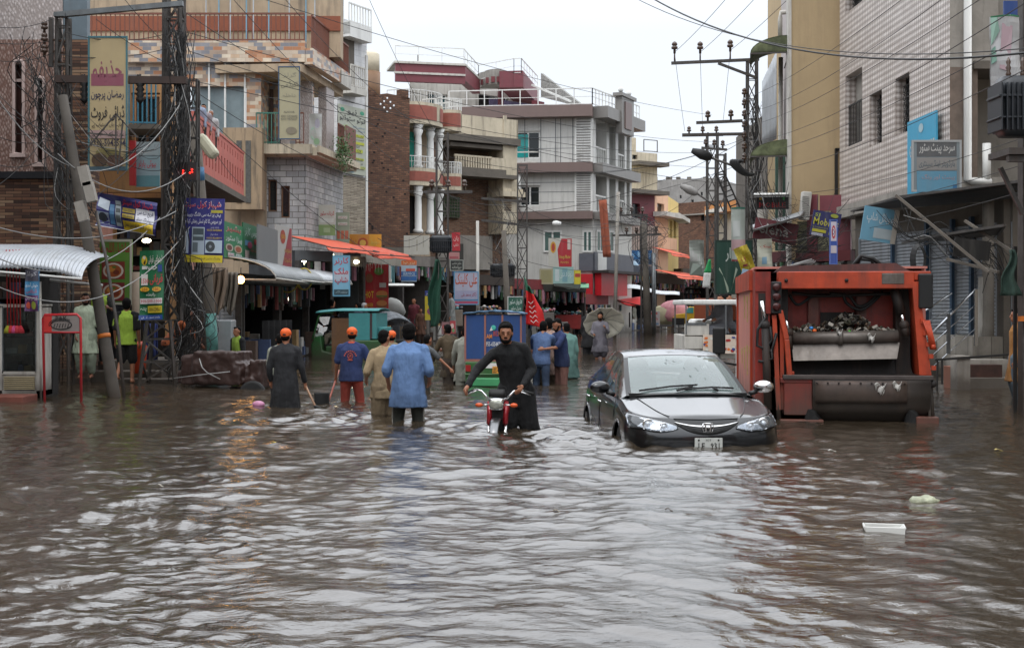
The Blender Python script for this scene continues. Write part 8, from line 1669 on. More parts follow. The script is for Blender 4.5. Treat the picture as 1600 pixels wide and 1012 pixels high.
# tools held by the two men in caps
h = h4[1] if h4[1].x < h4[-1].x else h4[-1]
t = thing('shovel','shovel with reddish handle carried by the man in the blue printed t-shirt','shovel',tuple(h)); tip = W(513,628,21.3)
d = (tip-h).normalized(); k = MB(); k.tube([h-d*.35, tip], .017, 8); k.build('handle', M('red_handle','8a4a3c',.6), t)
k = MB(); s_ = Vector((1,0,0)); k.sheet(lambda u,v: tip+Vector((-.02-.0*v,0,0))+Vector(((u-.5)*.24-.06,0,0))+Vector((-.02,-.02,.02))*1+Vector((0,.04*math.sin(PI*u),.13-.2*v)), 8, 8, .008); k.build('blade', m_blk, t)
h = h5[1] if h5[1].x > h5[-1].x else h5[-1]
t = thing('hoe','long wooden handled hoe trailing in the water from the grey kameez man','hoe',tuple(h)); tip = W(493,635,20.4)
d = (tip-h).normalized(); k = MB(); k.tube([h-d*.3, tip], .018, 8); k.build('handle', M('wood_handle','8a6a52',.6), t)
k = MB(); k.cap(tip, tip+Vector((.07,0,-.02)), .025, .02); k.build('head', m_blk, t)
# umbrella
h = hu[1]; c = W(938,512,39.7)
t = thing('umbrella','open grey umbrella tilted back behind the wading man','umbrella',tuple(h)); ax = Vector((.12,.28,.95)).normalized(); top = h+ax*.62+Vector((0,.12,.0)); Mq = Matrix.Translation(top) @ ax.to_track_quat('Z','Y').to_matrix().to_4x4() @ Matrix.Rotation(R(0),4,'X')
Mq = Matrix.Translation(W(943,500,40.5)) @ Vector((-.05,.75,.62)).normalized().to_track_quat('Z','Y').to_matrix().to_4x4()
k = MB(Mq); NN = 10
def um(u, v):
 a = u*2*PI; r = v*.62*(1-.05*(1-abs(math.cos(a*NN/2)))); return (r*math.cos(a), r*math.sin(a), .05-.19*v*v-.02*v*(abs(math.sin(a*NN/2))))
k.sheet(um, 80, 10, .006); k.build('canopy', M('umbrella_grey','dcd8c8',.7,var=.08,streak=.2), t)
k = MB(Mq)
for i in range(NN): a = i*2*PI/NN; k.tube([(.02*math.cos(a),.02*math.sin(a),.045),(.3*math.cos(a),.3*math.sin(a),-.01),(.6*math.cos(a),.6*math.sin(a),-.155)],.005,5)
k.build('ribs', m_steel, t); k = MB(); k.tube([h-Vector((0,0,.05)), Mq @ Vector((0,0,.08))], .01, 6); k.build('shaft', m_steeld, t)
# ---------------------------------------------------------------- left kiosk: awning, cooler, brooms, banner, frame
t = thing('awning','white corrugated awning over the drinks kiosk at the far left','awning',tuple(W(60,425,22.5)))
k = MB(); x0 = W(-60,0,22.4).x; x1 = W(137,0,22.4).x; zt = W(0,379,22.6).z;
def aw(u, v):
 x = x0+(x1-x0)*u; a = v*PI/2; return Vector((x, 23.6-1.5*math.sin(a)+.0, zt-.42*(1-math.cos(a))*1.05-.2*max(0,(u-.55)/.45)**2-.012*math.sin(u*210)))
k.sheet(aw, 260, 10, .006); k.build('corrugated_sheet', M('white_corrugated','a9adb2',.35,.3,var=.12,vs=3,streak=.4,dirt=(.2,.18,.15)), t)
k = MB(); k.tube([(x0,22.1,zt-.44),(x1,22.1,zt-.62)],.02,6); k.tube([(x0,23.55,zt-.5),(x1-.1,23.55,zt-.7)],.02,6)
for px in (38,132): k.tube([aw((W(px,0,22.4).x-x0)/(x1-x0),v/6)+Vector((0,0,-.02)) for v in range(7)],.018,6)
k.build('awning_frame', m_white, t)
t = thing('kiosk','small drinks kiosk with dark interior and shelves behind the brooms','kiosk',tuple(W(20,600,23.4)))
x2 = W(70,0,23.3).x; k = MB(); k.box(x0,x2,23.9,24.0,-.3,zt-.3); k.box(x0,x2,22.9,24,-.4,-.22); k.box(x2-.06,x2,22.9,23.9,-.3,zt-.55); k.build('cabin', m_dark, t)
FK = Fa(-60,23.8,66,23.8); shelves(FK, t, .2, FK.L-.1, .9, 2.1, 0, 9, name='shelf_goods')
t = thing('drinks_cooler','white glass door drinks cooler stocked with bottles at the far left','refrigerator',tuple(W(35,610,22.9)))
F = Fa(-8,22.6,66,22.6); z = lambda p: EYE+(HZ-p)*22.6/FPX; Mx = F.M
k = MB(Mx); u = F.u; L = F.L
k.box(0,L,.45,.5,z(618),z(478)); k.box(0,u(3),0,.5,z(618),z(478)); k.box(u(57),L,0,.5,z(618),z(478)); k.box(u(3),u(57),0,.5,z(585),z(580)); k.box(0,L,0,.5,z(618),z(610)); k.box(0,L,0,.5,z(480),z(475)); k.box(u(3),u(57),.02,.5,z(610),z(585)); k.build('cabinet', m_whited, t)
k = MB(Mx)
for i in range(7): k.box(u(6),u(54),-.01,.02,z(608-3*i),z(606.4-3*i))
k.build('vent_grille', M('beige_grille','9c8f70',.6), t)
for i,p in enumerate((500,526,552,580)):
 shelves(F, t, u(5), u(56), z(p), z(p)+.23, .3, 20+i, .95, 'bottles')
k = MB(Mx); k.box(u(4),u(56),.03,.035,z(582),z(480)); k.build('glass_door', glassmat('cooler_glass',(.6,.65,.65),.04,.02,(.1,.12,.12)), t)
k = MB(Mx); k.box(u(4),u(56),.005,.03,z(583),z(580)); k.box(u(3),u(5),.0,.03,z(583),z(478)); k.box(u(55),u(57),.0,.03,z(583),z(478)); k.build('door_frame', m_steel, t)
for i,(px,c,lb) in enumerate(((11,'8a8a20','hanging yellow green mop at the left end of the broom row'),(16,'b02a2a','red handled broom with red brush hanging in the kiosk'),(21,'c04a7a','red handled broom with pink brush hanging in the kiosk'),(26,'b0303a','long red handled broom hanging centrally in the kiosk'),(31,'a82430','red handled broom hanging at the right end of the row'))):
 t = thing('broom',lb,'broom',tuple(W(px,400,22.5)),0,'brooms hanging in the kiosk'); k = MB(); k.tube([W(px-1,390,22.5),W(px+1,508,22.5)],.011,6); k.build('handle', M('broom_red','a01c1c',.4), t)
 k = MB(); p = W(px+1,513,22.5); k.loft([(p.x,p.y,p.z-.08,.07,.05),(p.x,p.y,p.z-.02,.06,.045),(p.x,p.y,p.z+.05,.02,.02)],10); k.build('brush', M('brush_'+c,c,.8,bump=.8,bs=80), t)
sign('banner','narrow blue and purple banner tied below the kiosk awning edge',(39,421,61,486),21.9,'3f7fa8',[('r',0,.72,1,1,'4a4a58'),('r',0,.0,1,.38,'5a2c5f'),T_('کولڈ',.1,.82,.9,.96,'b0b0b8'),T_('خوش آمدید',.05,.56,.95,.68,'c8d4e0'),T_('ڈرنکس',.1,.42,.9,.53,'b8304a'),T_('پیپسی جوس',.05,.25,.95,.34,'c8b8d0'),('e',.25,.14,.16,.08,'b84a3a'),('e',.7,.14,.2,.1,'9aa83a')],warp=wv(.03),cat='banner')
t = thing('sign_stand','red tubular stand holding a red and grey emblem plate at the kiosk','sign stand',tuple(W(97,620,22.6)))
k = MB(); Yq = 22.0; k.tube([W(70,632,Yq),W(67,498,Yq),W(70,492,Yq),W(120,491,Yq),W(126,497,Yq),W(127,627,Yq)],.022,8); k.tube([W(67,519,Yq),W(126,519,Yq)],.018,8); k.build('frame', M('frame_red','a81c24',.4), t)
k = MB(); a,b_ = W(69,519,Yq),W(125,493,Yq); k.box(a.x,b_.x,Yq-.01,Yq+.01,a.z,b_.z,0); k.box(a.x,a.x+(b_.x-a.x)*.22,Yq-.014,Yq-.011,a.z,b_.z,1)
pl = k.build('plate',[M('plate_grey','7f7672',.5,var=.2,streak=.3),M('plate_red','b02a24',.5)],t)
k = MB(); c = W(96,507,Yq); k.tube([(c.x+.17*math.cos(a*PI/12),Yq-.016,c.z+.075*math.sin(a*PI/12)) for a in range(25)],.009,5,cap=False); k.tube([(c.x+.2*math.cos(a*PI/12),Yq-.016,c.z+.1*math.sin(a*PI/12)) for a in range(3,14)],.006,5); letter(k,'P&K',c.x-.09,c.x+.1,c.z+.055,c.z+.14,Yq-.017)
for i in range(6): k.tube([(c.x-.12+.045*i,Yq-.015,c.z-.05),(c.x-.1+.045*i,Yq-.015,c.z+.02)],.006,4)
k.build('emblem', m_blk, pl)
t = thing('brick_block','low red brick block in the water below the drinks cooler','block',tuple(W(20,630,21.8))); k = MB(); a,b_ = W(-40,641,21.8),W(42,618,21.8); k.box(a.x,b_.x,21.6,22.3,-.4,b_.z); k.build('block', M('wet_red_brick','6b3a2e',.7,var=.3,vs=5,bump=.4), t, bevel=.015)
k = MB(); k.tube([W(64,640,22.3),W(63,440,22.3)],.02,6); tag(k.build('awning_post', m_whited, origin=tuple(W(64,640,22.3))),'thin white post standing between the cooler and red sign stand','post')
t = thing('orange_bucket','bright orange plastic container by the man in lime shirt','container',tuple(W(220,570,27.4))); k = MB(); p = W(219,560,27.4); k.loft([(p.x,p.y,p.z-.3,.1,.1),(p.x,p.y,p.z+.25,.13,.12),(p.x,p.y,p.z+.35,.05,.05)],14,0,True,4); k.build('container', M('orange_plastic','c8441c',.4), t)
t = thing('blue_curtain','deep blue cloth hanging in the doorway right of the green banner','cloth',tuple(W(235,560,28.4))); k = MB(); a,b_ = W(225,565,28.4),W(246,505,28.4); k.sheet(lambda u,v: Vector((a.x+(b_.x-a.x)*u, 28.4+.05*math.sin(u*22), a.z+(b_.z-a.z)*v)),20,3,.015); k.build('cloth', M('blue_cloth','2a3566',.85), t)
t = thing('white_column','dirty cream round post between food board and green banner','post',tuple(W(213,560,28.5))); k = MB(); k.tube([W(213,570,28.5),W(213,425,28.5)],.09,12); k.build('post', M('cream_post','8c7d6c',.7,streak=.5), t)
# ---------------------------------------------------------------- shopfronts along the left row
def shop(label, pa, Ya, pb, Yb, ytop, ybase=None, dep=2.2, goods=True, col='2a2622', post=True, beam='6a655c', shut=None, seed=0, dens=.7, lintel=16, zf=.05):
 F = Fa(pa,Ya,pb,Yb); t = thing('shopfront',label,'shop',(F.P.x,F.P.y,0),F.a); zt = F.z((pa+pb)/2,ytop); L = F.L
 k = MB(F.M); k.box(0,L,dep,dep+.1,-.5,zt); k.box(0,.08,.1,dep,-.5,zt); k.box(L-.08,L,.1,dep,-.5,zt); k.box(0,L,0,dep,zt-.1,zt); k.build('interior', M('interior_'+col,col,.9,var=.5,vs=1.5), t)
 lz = zt-F.z((pa+pb)/2,ytop+lintel)+F.z((pa+pb)/2,ytop)-zt
 h = lintel*F.P.y/FPX
 k = MB(F.M); k.box(-.05,L+.05,-.12,.1,zt-h,zt); k.build('fascia', M('fascia_'+beam,beam,.6,var=.25,vs=2,streak=.5), t)
 k = MB(F.M); k.box(-.05,L+.05,-.25,.6,-.5,zf); k.build('doorstep', m_concd, t)
 if post:
  for f in (0,1): k = MB(F.M); k.box(L*f-.06,L*f+.06,-.1,.1,zf,zt-h); k.build('post', m_steeld, t)
 if shut:
  for a,b_ in shut: shutter(F, t, L*a, L*b_, zf, zt-h, y=.1)
 if goods: shelves(F, t, .15, L-.15, zf+.2, zt-h-.1, dep-.3, seed, dens);
 if goods:
  r = random.Random(seed+50); k = MB(F.M);
  for i in range(int(L*14)):
   x = r.uniform(.1,L-.1); zz_ = zt-h-.03; s = r.uniform(.1,.3); y_ = r.uniform(-.4,.5); k.box(x,x+r.uniform(.05,.16),y_,y_+.08,zz_-s-r.uniform(0,.45),zz_,r.randrange(9))
  for i in range(int(L*8)): x = r.uniform(.1,L-.3); y_ = r.uniform(-.5,.8); s = r.uniform(.15,.8); k.box(x,x+r.uniform(.12,.35),y_,y_+.3,zf,zf+s,r.choice([1,2,5,6,6,3]))
  k.build('hanging_goods', GC, t, kind='stuff')
 return t, F
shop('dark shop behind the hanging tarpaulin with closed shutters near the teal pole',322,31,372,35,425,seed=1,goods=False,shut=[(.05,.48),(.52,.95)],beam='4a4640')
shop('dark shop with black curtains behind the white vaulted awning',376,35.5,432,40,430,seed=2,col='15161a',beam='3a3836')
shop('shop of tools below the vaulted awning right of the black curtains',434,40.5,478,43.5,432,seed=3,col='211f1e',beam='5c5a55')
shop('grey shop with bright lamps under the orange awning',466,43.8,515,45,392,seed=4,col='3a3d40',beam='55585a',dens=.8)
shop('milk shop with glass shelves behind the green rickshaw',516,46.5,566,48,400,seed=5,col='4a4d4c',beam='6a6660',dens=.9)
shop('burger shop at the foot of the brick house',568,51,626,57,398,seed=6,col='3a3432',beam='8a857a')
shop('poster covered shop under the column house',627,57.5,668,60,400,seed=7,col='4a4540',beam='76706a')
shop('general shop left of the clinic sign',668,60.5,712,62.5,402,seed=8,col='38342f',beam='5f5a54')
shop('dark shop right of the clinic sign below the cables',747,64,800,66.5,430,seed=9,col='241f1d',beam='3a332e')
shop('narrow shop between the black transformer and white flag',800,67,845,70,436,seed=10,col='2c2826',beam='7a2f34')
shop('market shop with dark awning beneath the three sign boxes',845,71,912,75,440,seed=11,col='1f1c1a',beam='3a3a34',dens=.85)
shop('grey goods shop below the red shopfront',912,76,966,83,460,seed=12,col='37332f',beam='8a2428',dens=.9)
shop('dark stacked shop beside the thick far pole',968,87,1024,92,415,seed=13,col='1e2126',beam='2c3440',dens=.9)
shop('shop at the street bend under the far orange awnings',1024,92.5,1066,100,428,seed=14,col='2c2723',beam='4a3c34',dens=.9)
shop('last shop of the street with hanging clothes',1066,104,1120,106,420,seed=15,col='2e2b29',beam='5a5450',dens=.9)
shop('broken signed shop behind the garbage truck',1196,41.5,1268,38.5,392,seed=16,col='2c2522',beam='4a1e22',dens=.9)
shop('dim shop beneath the mobile shop sign',1262,38,1330,37,392,seed=17,col='26201e',beam='5a2428',dens=.9)
# maroon cladding and clutter above that shop
F = Fa(1240,38.3,1332,37.6); t = thing('shop_cladding','maroon panelled shop front band below the ochre gable wall','facade',(F.P.x,F.P.y,2),F.a)
k = MB(F.M);
for a,b_,c,d in ((1262,1278,395,304),(1282,1330,330,306),(1300,1330,395,330)): k.box(F.u(a),F.u(b_),-.1,.05,F.z(1280,c),F.z(1280,d))
k.build('panel', m_maroon, t)
k = MB(F.M); k.box(F.u(1246),F.u(1302),-.02,.04,F.z(1280,395),F.z(1280,345)); k.build('mural_panel', M('mural_olive','6f6d55',.7,var=.5,vs=3,streak=.5), t)
t = thing('ac_unit','tall dented pale air conditioner hung beside the maroon panel','air conditioner',tuple(W(1257,340,38))); k = MB(); c = W(1258,322,37.9); k.cbox(tuple(c),(.26,.3,.8),(0,R(6),0)); k.build('casing', m_whited, t, bevel=.03)
k = MB()
for i in range(12): k.cbox((c.x-.02,37.74,c.z-.3+.05*i),(.2,.02,.012),(0,R(6),0))
k.build('fins', m_acg, t)
def canopy(label, p0, p1, p2, p3, mat, th=.03, n=24, wav=.0, name='tin_canopy', cat='canopy', frame=True):
 P0,P1,P2,P3 = [Vector(p) for p in (p0,p1,p2,p3)]; t = thing(name,label,cat,tuple(P0)); k = MB()
 k.sheet(lambda u,v: P0.lerp(P1,u).lerp(P3.lerp(P2,u),v)+Vector((0,0,wav*math.sin(u*8)+wav*math.sin(v*5))), n, 6, th); k.build('sheet', mat, t)
 if frame:
  k = MB(); k.beam(P3,P2,.05,.05); k.beam(P0,P3,.04,.04); k.beam(P1,P2,.04,.04); k.build('frame', m_steeld, t)
 return t
canopy('bent white tin canopy over the maroon sign',W(1176,352,38),W(1256,330,38),W(1252,338,35.6),W(1178,360,35.6),m_tin,.03,20,.01)
canopy('white metal canopy edge above the black sign board',W(1178,304,39.4),W(1232,303,39.4),W(1232,305,37.6),W(1178,306,37.6),m_white,.08,8)
canopy('wide dark tin roof over the roller shutters with rusty edge',W(1330,330,34.5),W(1600,308,27.5),W(1604,282,25),W(1402,308,29),M('dark_tin','1f2322',.6,.3,var=.4,vs=2,streak=.6,dirt=(.16,.06,.03)),.04,20,.01)
canopy('lower sagging dark tin roof in front of the shutters',W(1410,380,31.5),W(1560,368,28),W(1570,352,25.5),W(1440,372,27.5),M('dark_tin','1f2322'),.03,20,.02)
for a,b_,lb in (((1400,305),(1545,425),'grey timber strut slanting down under the dark tin roof'),((1508,345),(1600,405),'pale pole slanting from the roof edge to the right'),((1480,405),(1560,425),'dark beam hanging loose below the black board')):
 k = MB(); k.beam(W(a[0],a[1],26.5),W(b_[0],b_[1],25.5),.07,.05); tag(k.build('strut', m_concd, origin=tuple(W(a[0],a[1],26.5))),lb,'strut')
# bench and box by the platform
t = thing('iron_bench','low iron framed table standing in the water before the shutters','table',tuple(W(1510,600,24.5)))
k = MB(); Yq = 24.8
k.beam(W(1462,562,Yq),W(1588,553,Yq),.05,.04); k.beam(W(1465,562,Yq),W(1464,612,Yq),.03); k.beam(W(1472,562,Yq),W(1472,600,Yq),.03); k.beam(W(1462,562,Yq),W(1462,560,26),.03); k.build('frame', m_grill, t)
k = MB(); k.box(W(1496,0,Yq).x,W(1516,0,Yq).x,Yq,Yq+.4,-.3,W(0,556,Yq).z); k.build('stone_leg', m_conc, t)
t = thing('drain_block','concrete drain block with rusty dark opening at the waterline','block',tuple(W(1545,600,25.4)))
k = MB(); k.box(W(1500,0,25.6).x,W(1590,0,25.6).x,25.5,26.3,-.5,W(0,590,25.6).z); k.box(W(1500,0,25.6).x,W(1590,0,25.6).x,26.0,26.4,-.5,W(0,563,25.6).z); k.build('block', m_conc, t)
k = MB(); k.box(W(1520,0,25.5).x,W(1572,0,25.5).x,25.7,25.98,W(0,590,25.6).z,W(0,570,25.6).z); k.build('rusty_grate', M('rusty_brown','3a221a',.8,var=.5,vs=6), t)
t = thing('carton','brown carton standing in the water beside the iron table','box',tuple(W(1490,600,25.6))); k = MB(); k.box(W(1482,0,25.6).x,W(1497,0,25.6).x,25.5,25.9,-.3,W(0,572,25.6).z); k.build('carton', M('brown_carton','6f4432',.8,var=.2), t, bevel=.01)
# ---------------------------------------------------------------- awnings left row
def vault(label, pa, Ya, pb, Yb, ytop, drop, out, mat, name='awning'):
 F = Fa(pa,Ya,pb,Yb); t = thing(name,label,'awning',(F.P.x,F.P.y,F.z(pa,ytop)),F.a); zt = F.z((pa+pb)/2,ytop); d = drop*((Ya+Yb)/2)/FPX
 k = MB(F.M); k.sheet(lambda u,v: (F.L*u, .3-out*math.sin(v*PI/2), zt-d*(1-math.cos(v*PI/2))-.01*math.sin(u*90)), 90, 10, .012); k.build('curved_sheet', mat, t)
 k = MB(F.M)
 for u in (0,.25,.5,.75,1): k.tube([(F.L*u,.3-out*math.sin(v*PI/16),zt-d*(1-math.cos(v*PI/16))-.03) for v in range(9)]+[(F.L*u,.3,zt-d)],.02,5)
 k.tube([(0,.3-out,zt-d),(F.L,.3-out,zt-d)],.025,6); k.build('frame', m_whited, t); return t
mv = M('dull_plastic_sheet','7d8284',.35,.2,var=.35,vs=2,streak=.5,dirt=(.12,.11,.09))
vault('grey vaulted plastic awning with white ladder like frame, nearest of three',350,33.5,410,39,404,34,1.6,mv)
vault('grey vaulted awning with yellow hose coils hung on it, middle of three',405,38,452,42,414,26,1.5,mv)
vault('paler vaulted awning next to the milk shop sign, farthest of three',452,41.5,500,45,420,22,1.4,m_tin)
def clothaw(label, pa, Ya, pb, Yb, ytop, drop, out, mat, fr=None):
 F = Fa(pa,Ya,pb,Yb); t = thing('awning',label,'awning',(F.P.x,F.P.y,F.z(pa,ytop)),F.a); d = drop*((Ya+Yb)/2)/FPX; zt = F.z((pa+pb)/2,ytop)
 za, zb = F.z(pa,ytop), F.z(pb,ytop)
 k = MB(F.M); k.sheet(lambda u,v: (F.L*u+.03*math.sin(v*9), .2-out*v, zt-d*v*.75-.02*math.sin(u*9)*v-(.02*abs(math.sin(u*F.L*5)) if v > .95 else 0)-(d*.25 if v > .85 else 0)), 60, 12, .012); k.build('canvas', mat, t)
 k = MB(F.M); k.tube([(0,.2-out,zt-d*.8),(F.L,.2-out,zt-d*.8)],.02,5);
 for u in (0,.5,1): k.tube([(F.L*u,.2,zt-.02),(F.L*u,.2-out,zt-d*.8)],.02,5)
 k.build('frame', m_steeld, t); return F
clothaw('bright orange canvas awning with scalloped edge over the grey lamp shop',458,44,536,47.5,372,24,1.6,m_orangec)
clothaw('orange canvas awning with torn pale fringe over the milk shop',534,47.2,597,49.5,383,22,1.6,M('orange_canvas2','b8462a',.75,var=.2,bump=.3,bs=8,streak=.3,dirt=(.5,.35,.3)))
k = MB(); r = random.Random(9)
for i in range(34): p = W(560+i*1.15,404,46.6); k.beam(p, p+Vector((r.uniform(-.05,.05),0,-r.uniform(.2,.5))), .03, .004)
tag(k.build('torn_fringe', M('pale_rag','8f8a80',.8,var=.2), origin=tuple(W(575,404,46.6))),'ragged pale fringe hanging from the second orange awning','fringe');
clothaw('small orange awning at the street bend, upper of two',1022,93,1052,98,388,14,1.6,m_orangec)
clothaw('long orange awning at the street bend, lower of two',1022,90,1073,99,423,14,2.0,m_orangec)
clothaw('green awning next to the lower far orange awning',1072,99,1092,102,432,9,1.5,M('green_awning','3a4f42',.8))
canopy('bright red sagging canopy over a stall in the far market',W(950,461,86),W(1003,466,84),W(1003,478,80),W(950,466,82),M('red_tarp','c01f1c',.6,var=.15,bump=.3,bs=3),.04,16,.08,'stall_canopy')
canopy('long white sheet stretched across in front of the thick far pole',W(980,445,80),W(1062,459,80),W(1062,461,78.5),W(980,449,78.5),M('white_sheet','c4c8cc',.6,var=.05),.04,16,.06,'white_sheet',frame=False)
canopy('dark green market canopy below the sign boxes',W(866,440,74),W(907,446,73),W(905,452,71),W(866,447,71),M('green_black_net','1f2a22',.9,var=.4),.04,12,.05,'stall_canopy')
canopy('pale green small awning right of the yellow sign box',W(903,443,75),W(920,444,75),W(920,450,73.5),W(903,450,73.5),M('mint_awning','6fa080',.7),.04,8,.02,'stall_canopy')
canopy('white flat roof of a small stall left of the burger house',W(600,443,54),W(647,444,54),W(647,447,52.5),W(600,447,52.5),m_white,.05,6,.0,'stall_canopy')
# stalls with goods in the market
def stall(label, px0, px1, Y, ytop, ybase, col, seed, cloth=None):
 a, b_ = W(px0,ybase,Y), W(px1,ytop,Y); t = thing('market_stall',label,'market stall',(a.x,Y,a.z)); k = MB(); k.box(a.x,b_.x,Y,Y+1,a.z-.2,b_.z); k.build('table', M('stall_'+col,col,.7,var=.2,streak=.2), t, bevel=.02)
 r = random.Random(seed); k = MB(); w = b_.x-a.x
 for i in range(int(w*26)): x = a.x+r.random()*w; s = r.uniform(.04,.1); k.ell((x,Y+r.uniform(.05,.8),b_.z+s*.4+r.random()*.15),(s,s,s*.8),r.randrange(9),8)
 o = k.build('produce', GC, t); o['kind'] = 'stuff'
for a in (('low stall with red cloth and fruit beneath the dark market canopy',868,908,73,492,508,'8a2420',1),('stall with pale front right of the red clothed stall',908,930,75,490,508,'8f8a80',2),('grey crate stall left of the white and red market sign',838,866,68,488,508,'5a5550',3),('dark stall under the bright red canopy',952,985,84,488,506,'2c2422',4),('pile of goods on a stall left of the blue rickshaw',700,722,58,484,502,'6a5f54',5),('low stall in front of the far orange awnings',1028,1050,90,486,506,'3a3634',6),('grey counter at the foot of the column house',640,668,55,500,515,'55504a',7),('counter beside the dark shop right of the clinic sign',750,782,61,485,500,'3a322c',8)): stall(*a)
def blob(name, label, cat, px, py, Y, r, mat, e=2.0, z0=None, group=None, disp=.1):
 p = W(px,py,Y); k = MB(); k.loft([(p.x,p.y,p.z-r[2],r[0]*.8,r[1]*.8),(p.x,p.y,p.z-r[2]*.5,r[0],r[1]),(p.x,p.y,p.z+r[2]*.3,r[0]*.92,r[1]*.9),(p.x,p.y,p.z+r[2]*.8,r[0]*.6,r[1]*.6),(p.x,p.y,p.z+r[2],r[0]*.25,r[1]*.25)],24,0,True,e)
 kk = []; r2 = random.Random(px)
 for v in k.v: f = 1+disp*math.sin(v.x*9/r[0]*.3+v.z*7); kk.append(p+(v-p)*f)
 k.v = kk; return tag(k.build(name, mat, origin=tuple(p)), label, cat, group)
m_pk = M('pink_sack','b07a80',.8,var=.2,bump=.4,bs=5); m_sk = M('jute_sack','8f8a70',.85,var=.2,bump=.4,bs=5)
blob('sack','big pink stuffed sack left of the yellow van, leftmost of two','sack',1047,484,86,(.75,.5,.6),m_pk); blob('sack','big pink stuffed sack nearest the yellow van, right of two','sack',1060,486,85,(.8,.5,.6),m_pk); blob('sack','grey green covered heap right of the drinks board','sack',1035,492,86,(.9,.6,.55),m_sk)
blob('gas_cylinder_bundle','rounded pale blue tank standing on the ledge under the bakery sign','tank',983,417,90,(.75,.45,.5),M('pale_blue_tank','7f98a8',.5,var=.2,streak=.3),6)
blob('water_tank','grey rounded cooler box by the striped rickshaw hood','tank',615,480,51,(.42,.4,.35),M('grey_tank','8a8c88',.6,streak=.3),5)
sign('drinks_board','small standing drinks advert panel in red and white at the far kerb',(1012,486,1031,509),84,'a8a0a0',[T_('Pakola',.15,.4,.85,.6,'a82434'),('e',.3,.85,.12,.08,'a84a4a'),('e',.7,.85,.12,.08,'a84a4a'),('r',.1,.08,.9,.2,'5a7a9c')],cat='board')
sign('poster','row of faded pink flower posters behind the blue rickshaw, left of two',(690,503,702,522),40,'7f5a5c',[('e',.4,.6,.3,.2,'a8484a'),('e',.6,.3,.25,.2,'b8a8a0')])
sign('poster','red flower poster beside the blue rickshaw canvas, right of two',(703,501,712,521),40,'a03a40',[('e',.4,.6,.3,.2,'c8b0a8'),('e',.6,.25,.25,.15,'6a8a5a')])
sign('banner','pale printed sheet hanging between the far dark poles',(1078,375,1100,430),76,'9aa098',[('r',0,.4,1,.7,'a8a8a4'),('p',[(0,0),(1,0),(.8,.3),(.2,.35)],'7f8a80')],warp=wv(.2),cat='banner')
sign('price_board','white leaflet board on the grey lamp shop wall',(500,428,508,452),45,'a8a8a4',[])
# flags
t = thing('flag','red and green party flag draped beside the blue rickshaw','flag',tuple(W(828,510,29)))
p = W(819,432,29); k = MB()
def fl(u, v):
 w = .06+.30*min(1,v*1.6)*(1-.25*max(0,v-.7)); return Vector((p.x+.07*v+(u)*w+.05*math.sin(v*5+u*3)*v, 29-.08*math.sin(u*8+v*3), p.z-1.02*v-.25*u*v*0-.1*u))
n = 20
k.sheet(lambda u,v: fl(u, .28+.72*v), 12, 20, .008, 0); k.sheet(lambda u,v: fl(u*.55, .0+.3*v), 8, 8, .008, 1); k.sheet(lambda u,v: fl(.5+.5*u, .12+.17*v), 6, 6, .008, 1)
k.build('cloth', [M('flag_red','c01c1c',.7,var=.12),M('flag_green','1f5c42',.7)], t); k = MB(); k.tube([W(816,520,29.05),W(820,425,29.05)],.018,6); k.build('pole', m_steeld, t)
k = MB()
for i in range(5): q = fl(.5,.5+.1*i); k.tube([q+Vector((-.08,-.05-.03,.02)),q+Vector((-.02,-.09,-.03)),q+Vector((.03,-.09,.03)),q+Vector((.08,-.08,-.02))],.008,5)
k.build('white_script', m_white, t)
t = thing('folded_flag','long dark green cloth furled around a pole under the transformer','flag',tuple(W(683,510,48))); p = W(685,405,48); k = MB()
k.sheet(lambda u,v: Vector((p.x-.05+(u-.5)*(.12+.32*math.sin(PI*min(1,v*.9))**.8)-.12*v+.04*math.sin(v*9), 48-.1*math.sin(u*7+v*4), p.z-2.4*v)), 14, 24, .015); k.build('cloth', M('dark_green_cloth','12402f',.8,var=.25), t); k = MB(); k.tube([W(683,520,48.05),W(686,400,48.05)],.025,6); k.build('pole', m_steeld, t)
t = thing('small_flag','small green and white flag hanging at the right far poles','flag',tuple(W(1108,430,55))); k = MB(); p = W(1110,405,55); k.sheet(lambda u,v: p+Vector((-.02-.1*v+(u-.5)*.22*(.4+v), -.05*math.sin(u*6), -.55*v)),6,6,.01,0); k.sheet(lambda u,v: p+Vector((-.12-.06*v+(u-.5)*.3, -.05*math.sin(u*6), -.55-.6*v)),6,6,.01,1); k.build('cloth',[M('flag_bright_green','1c8a4a',.7),M('flag_white','b8b8b4',.7)],t)
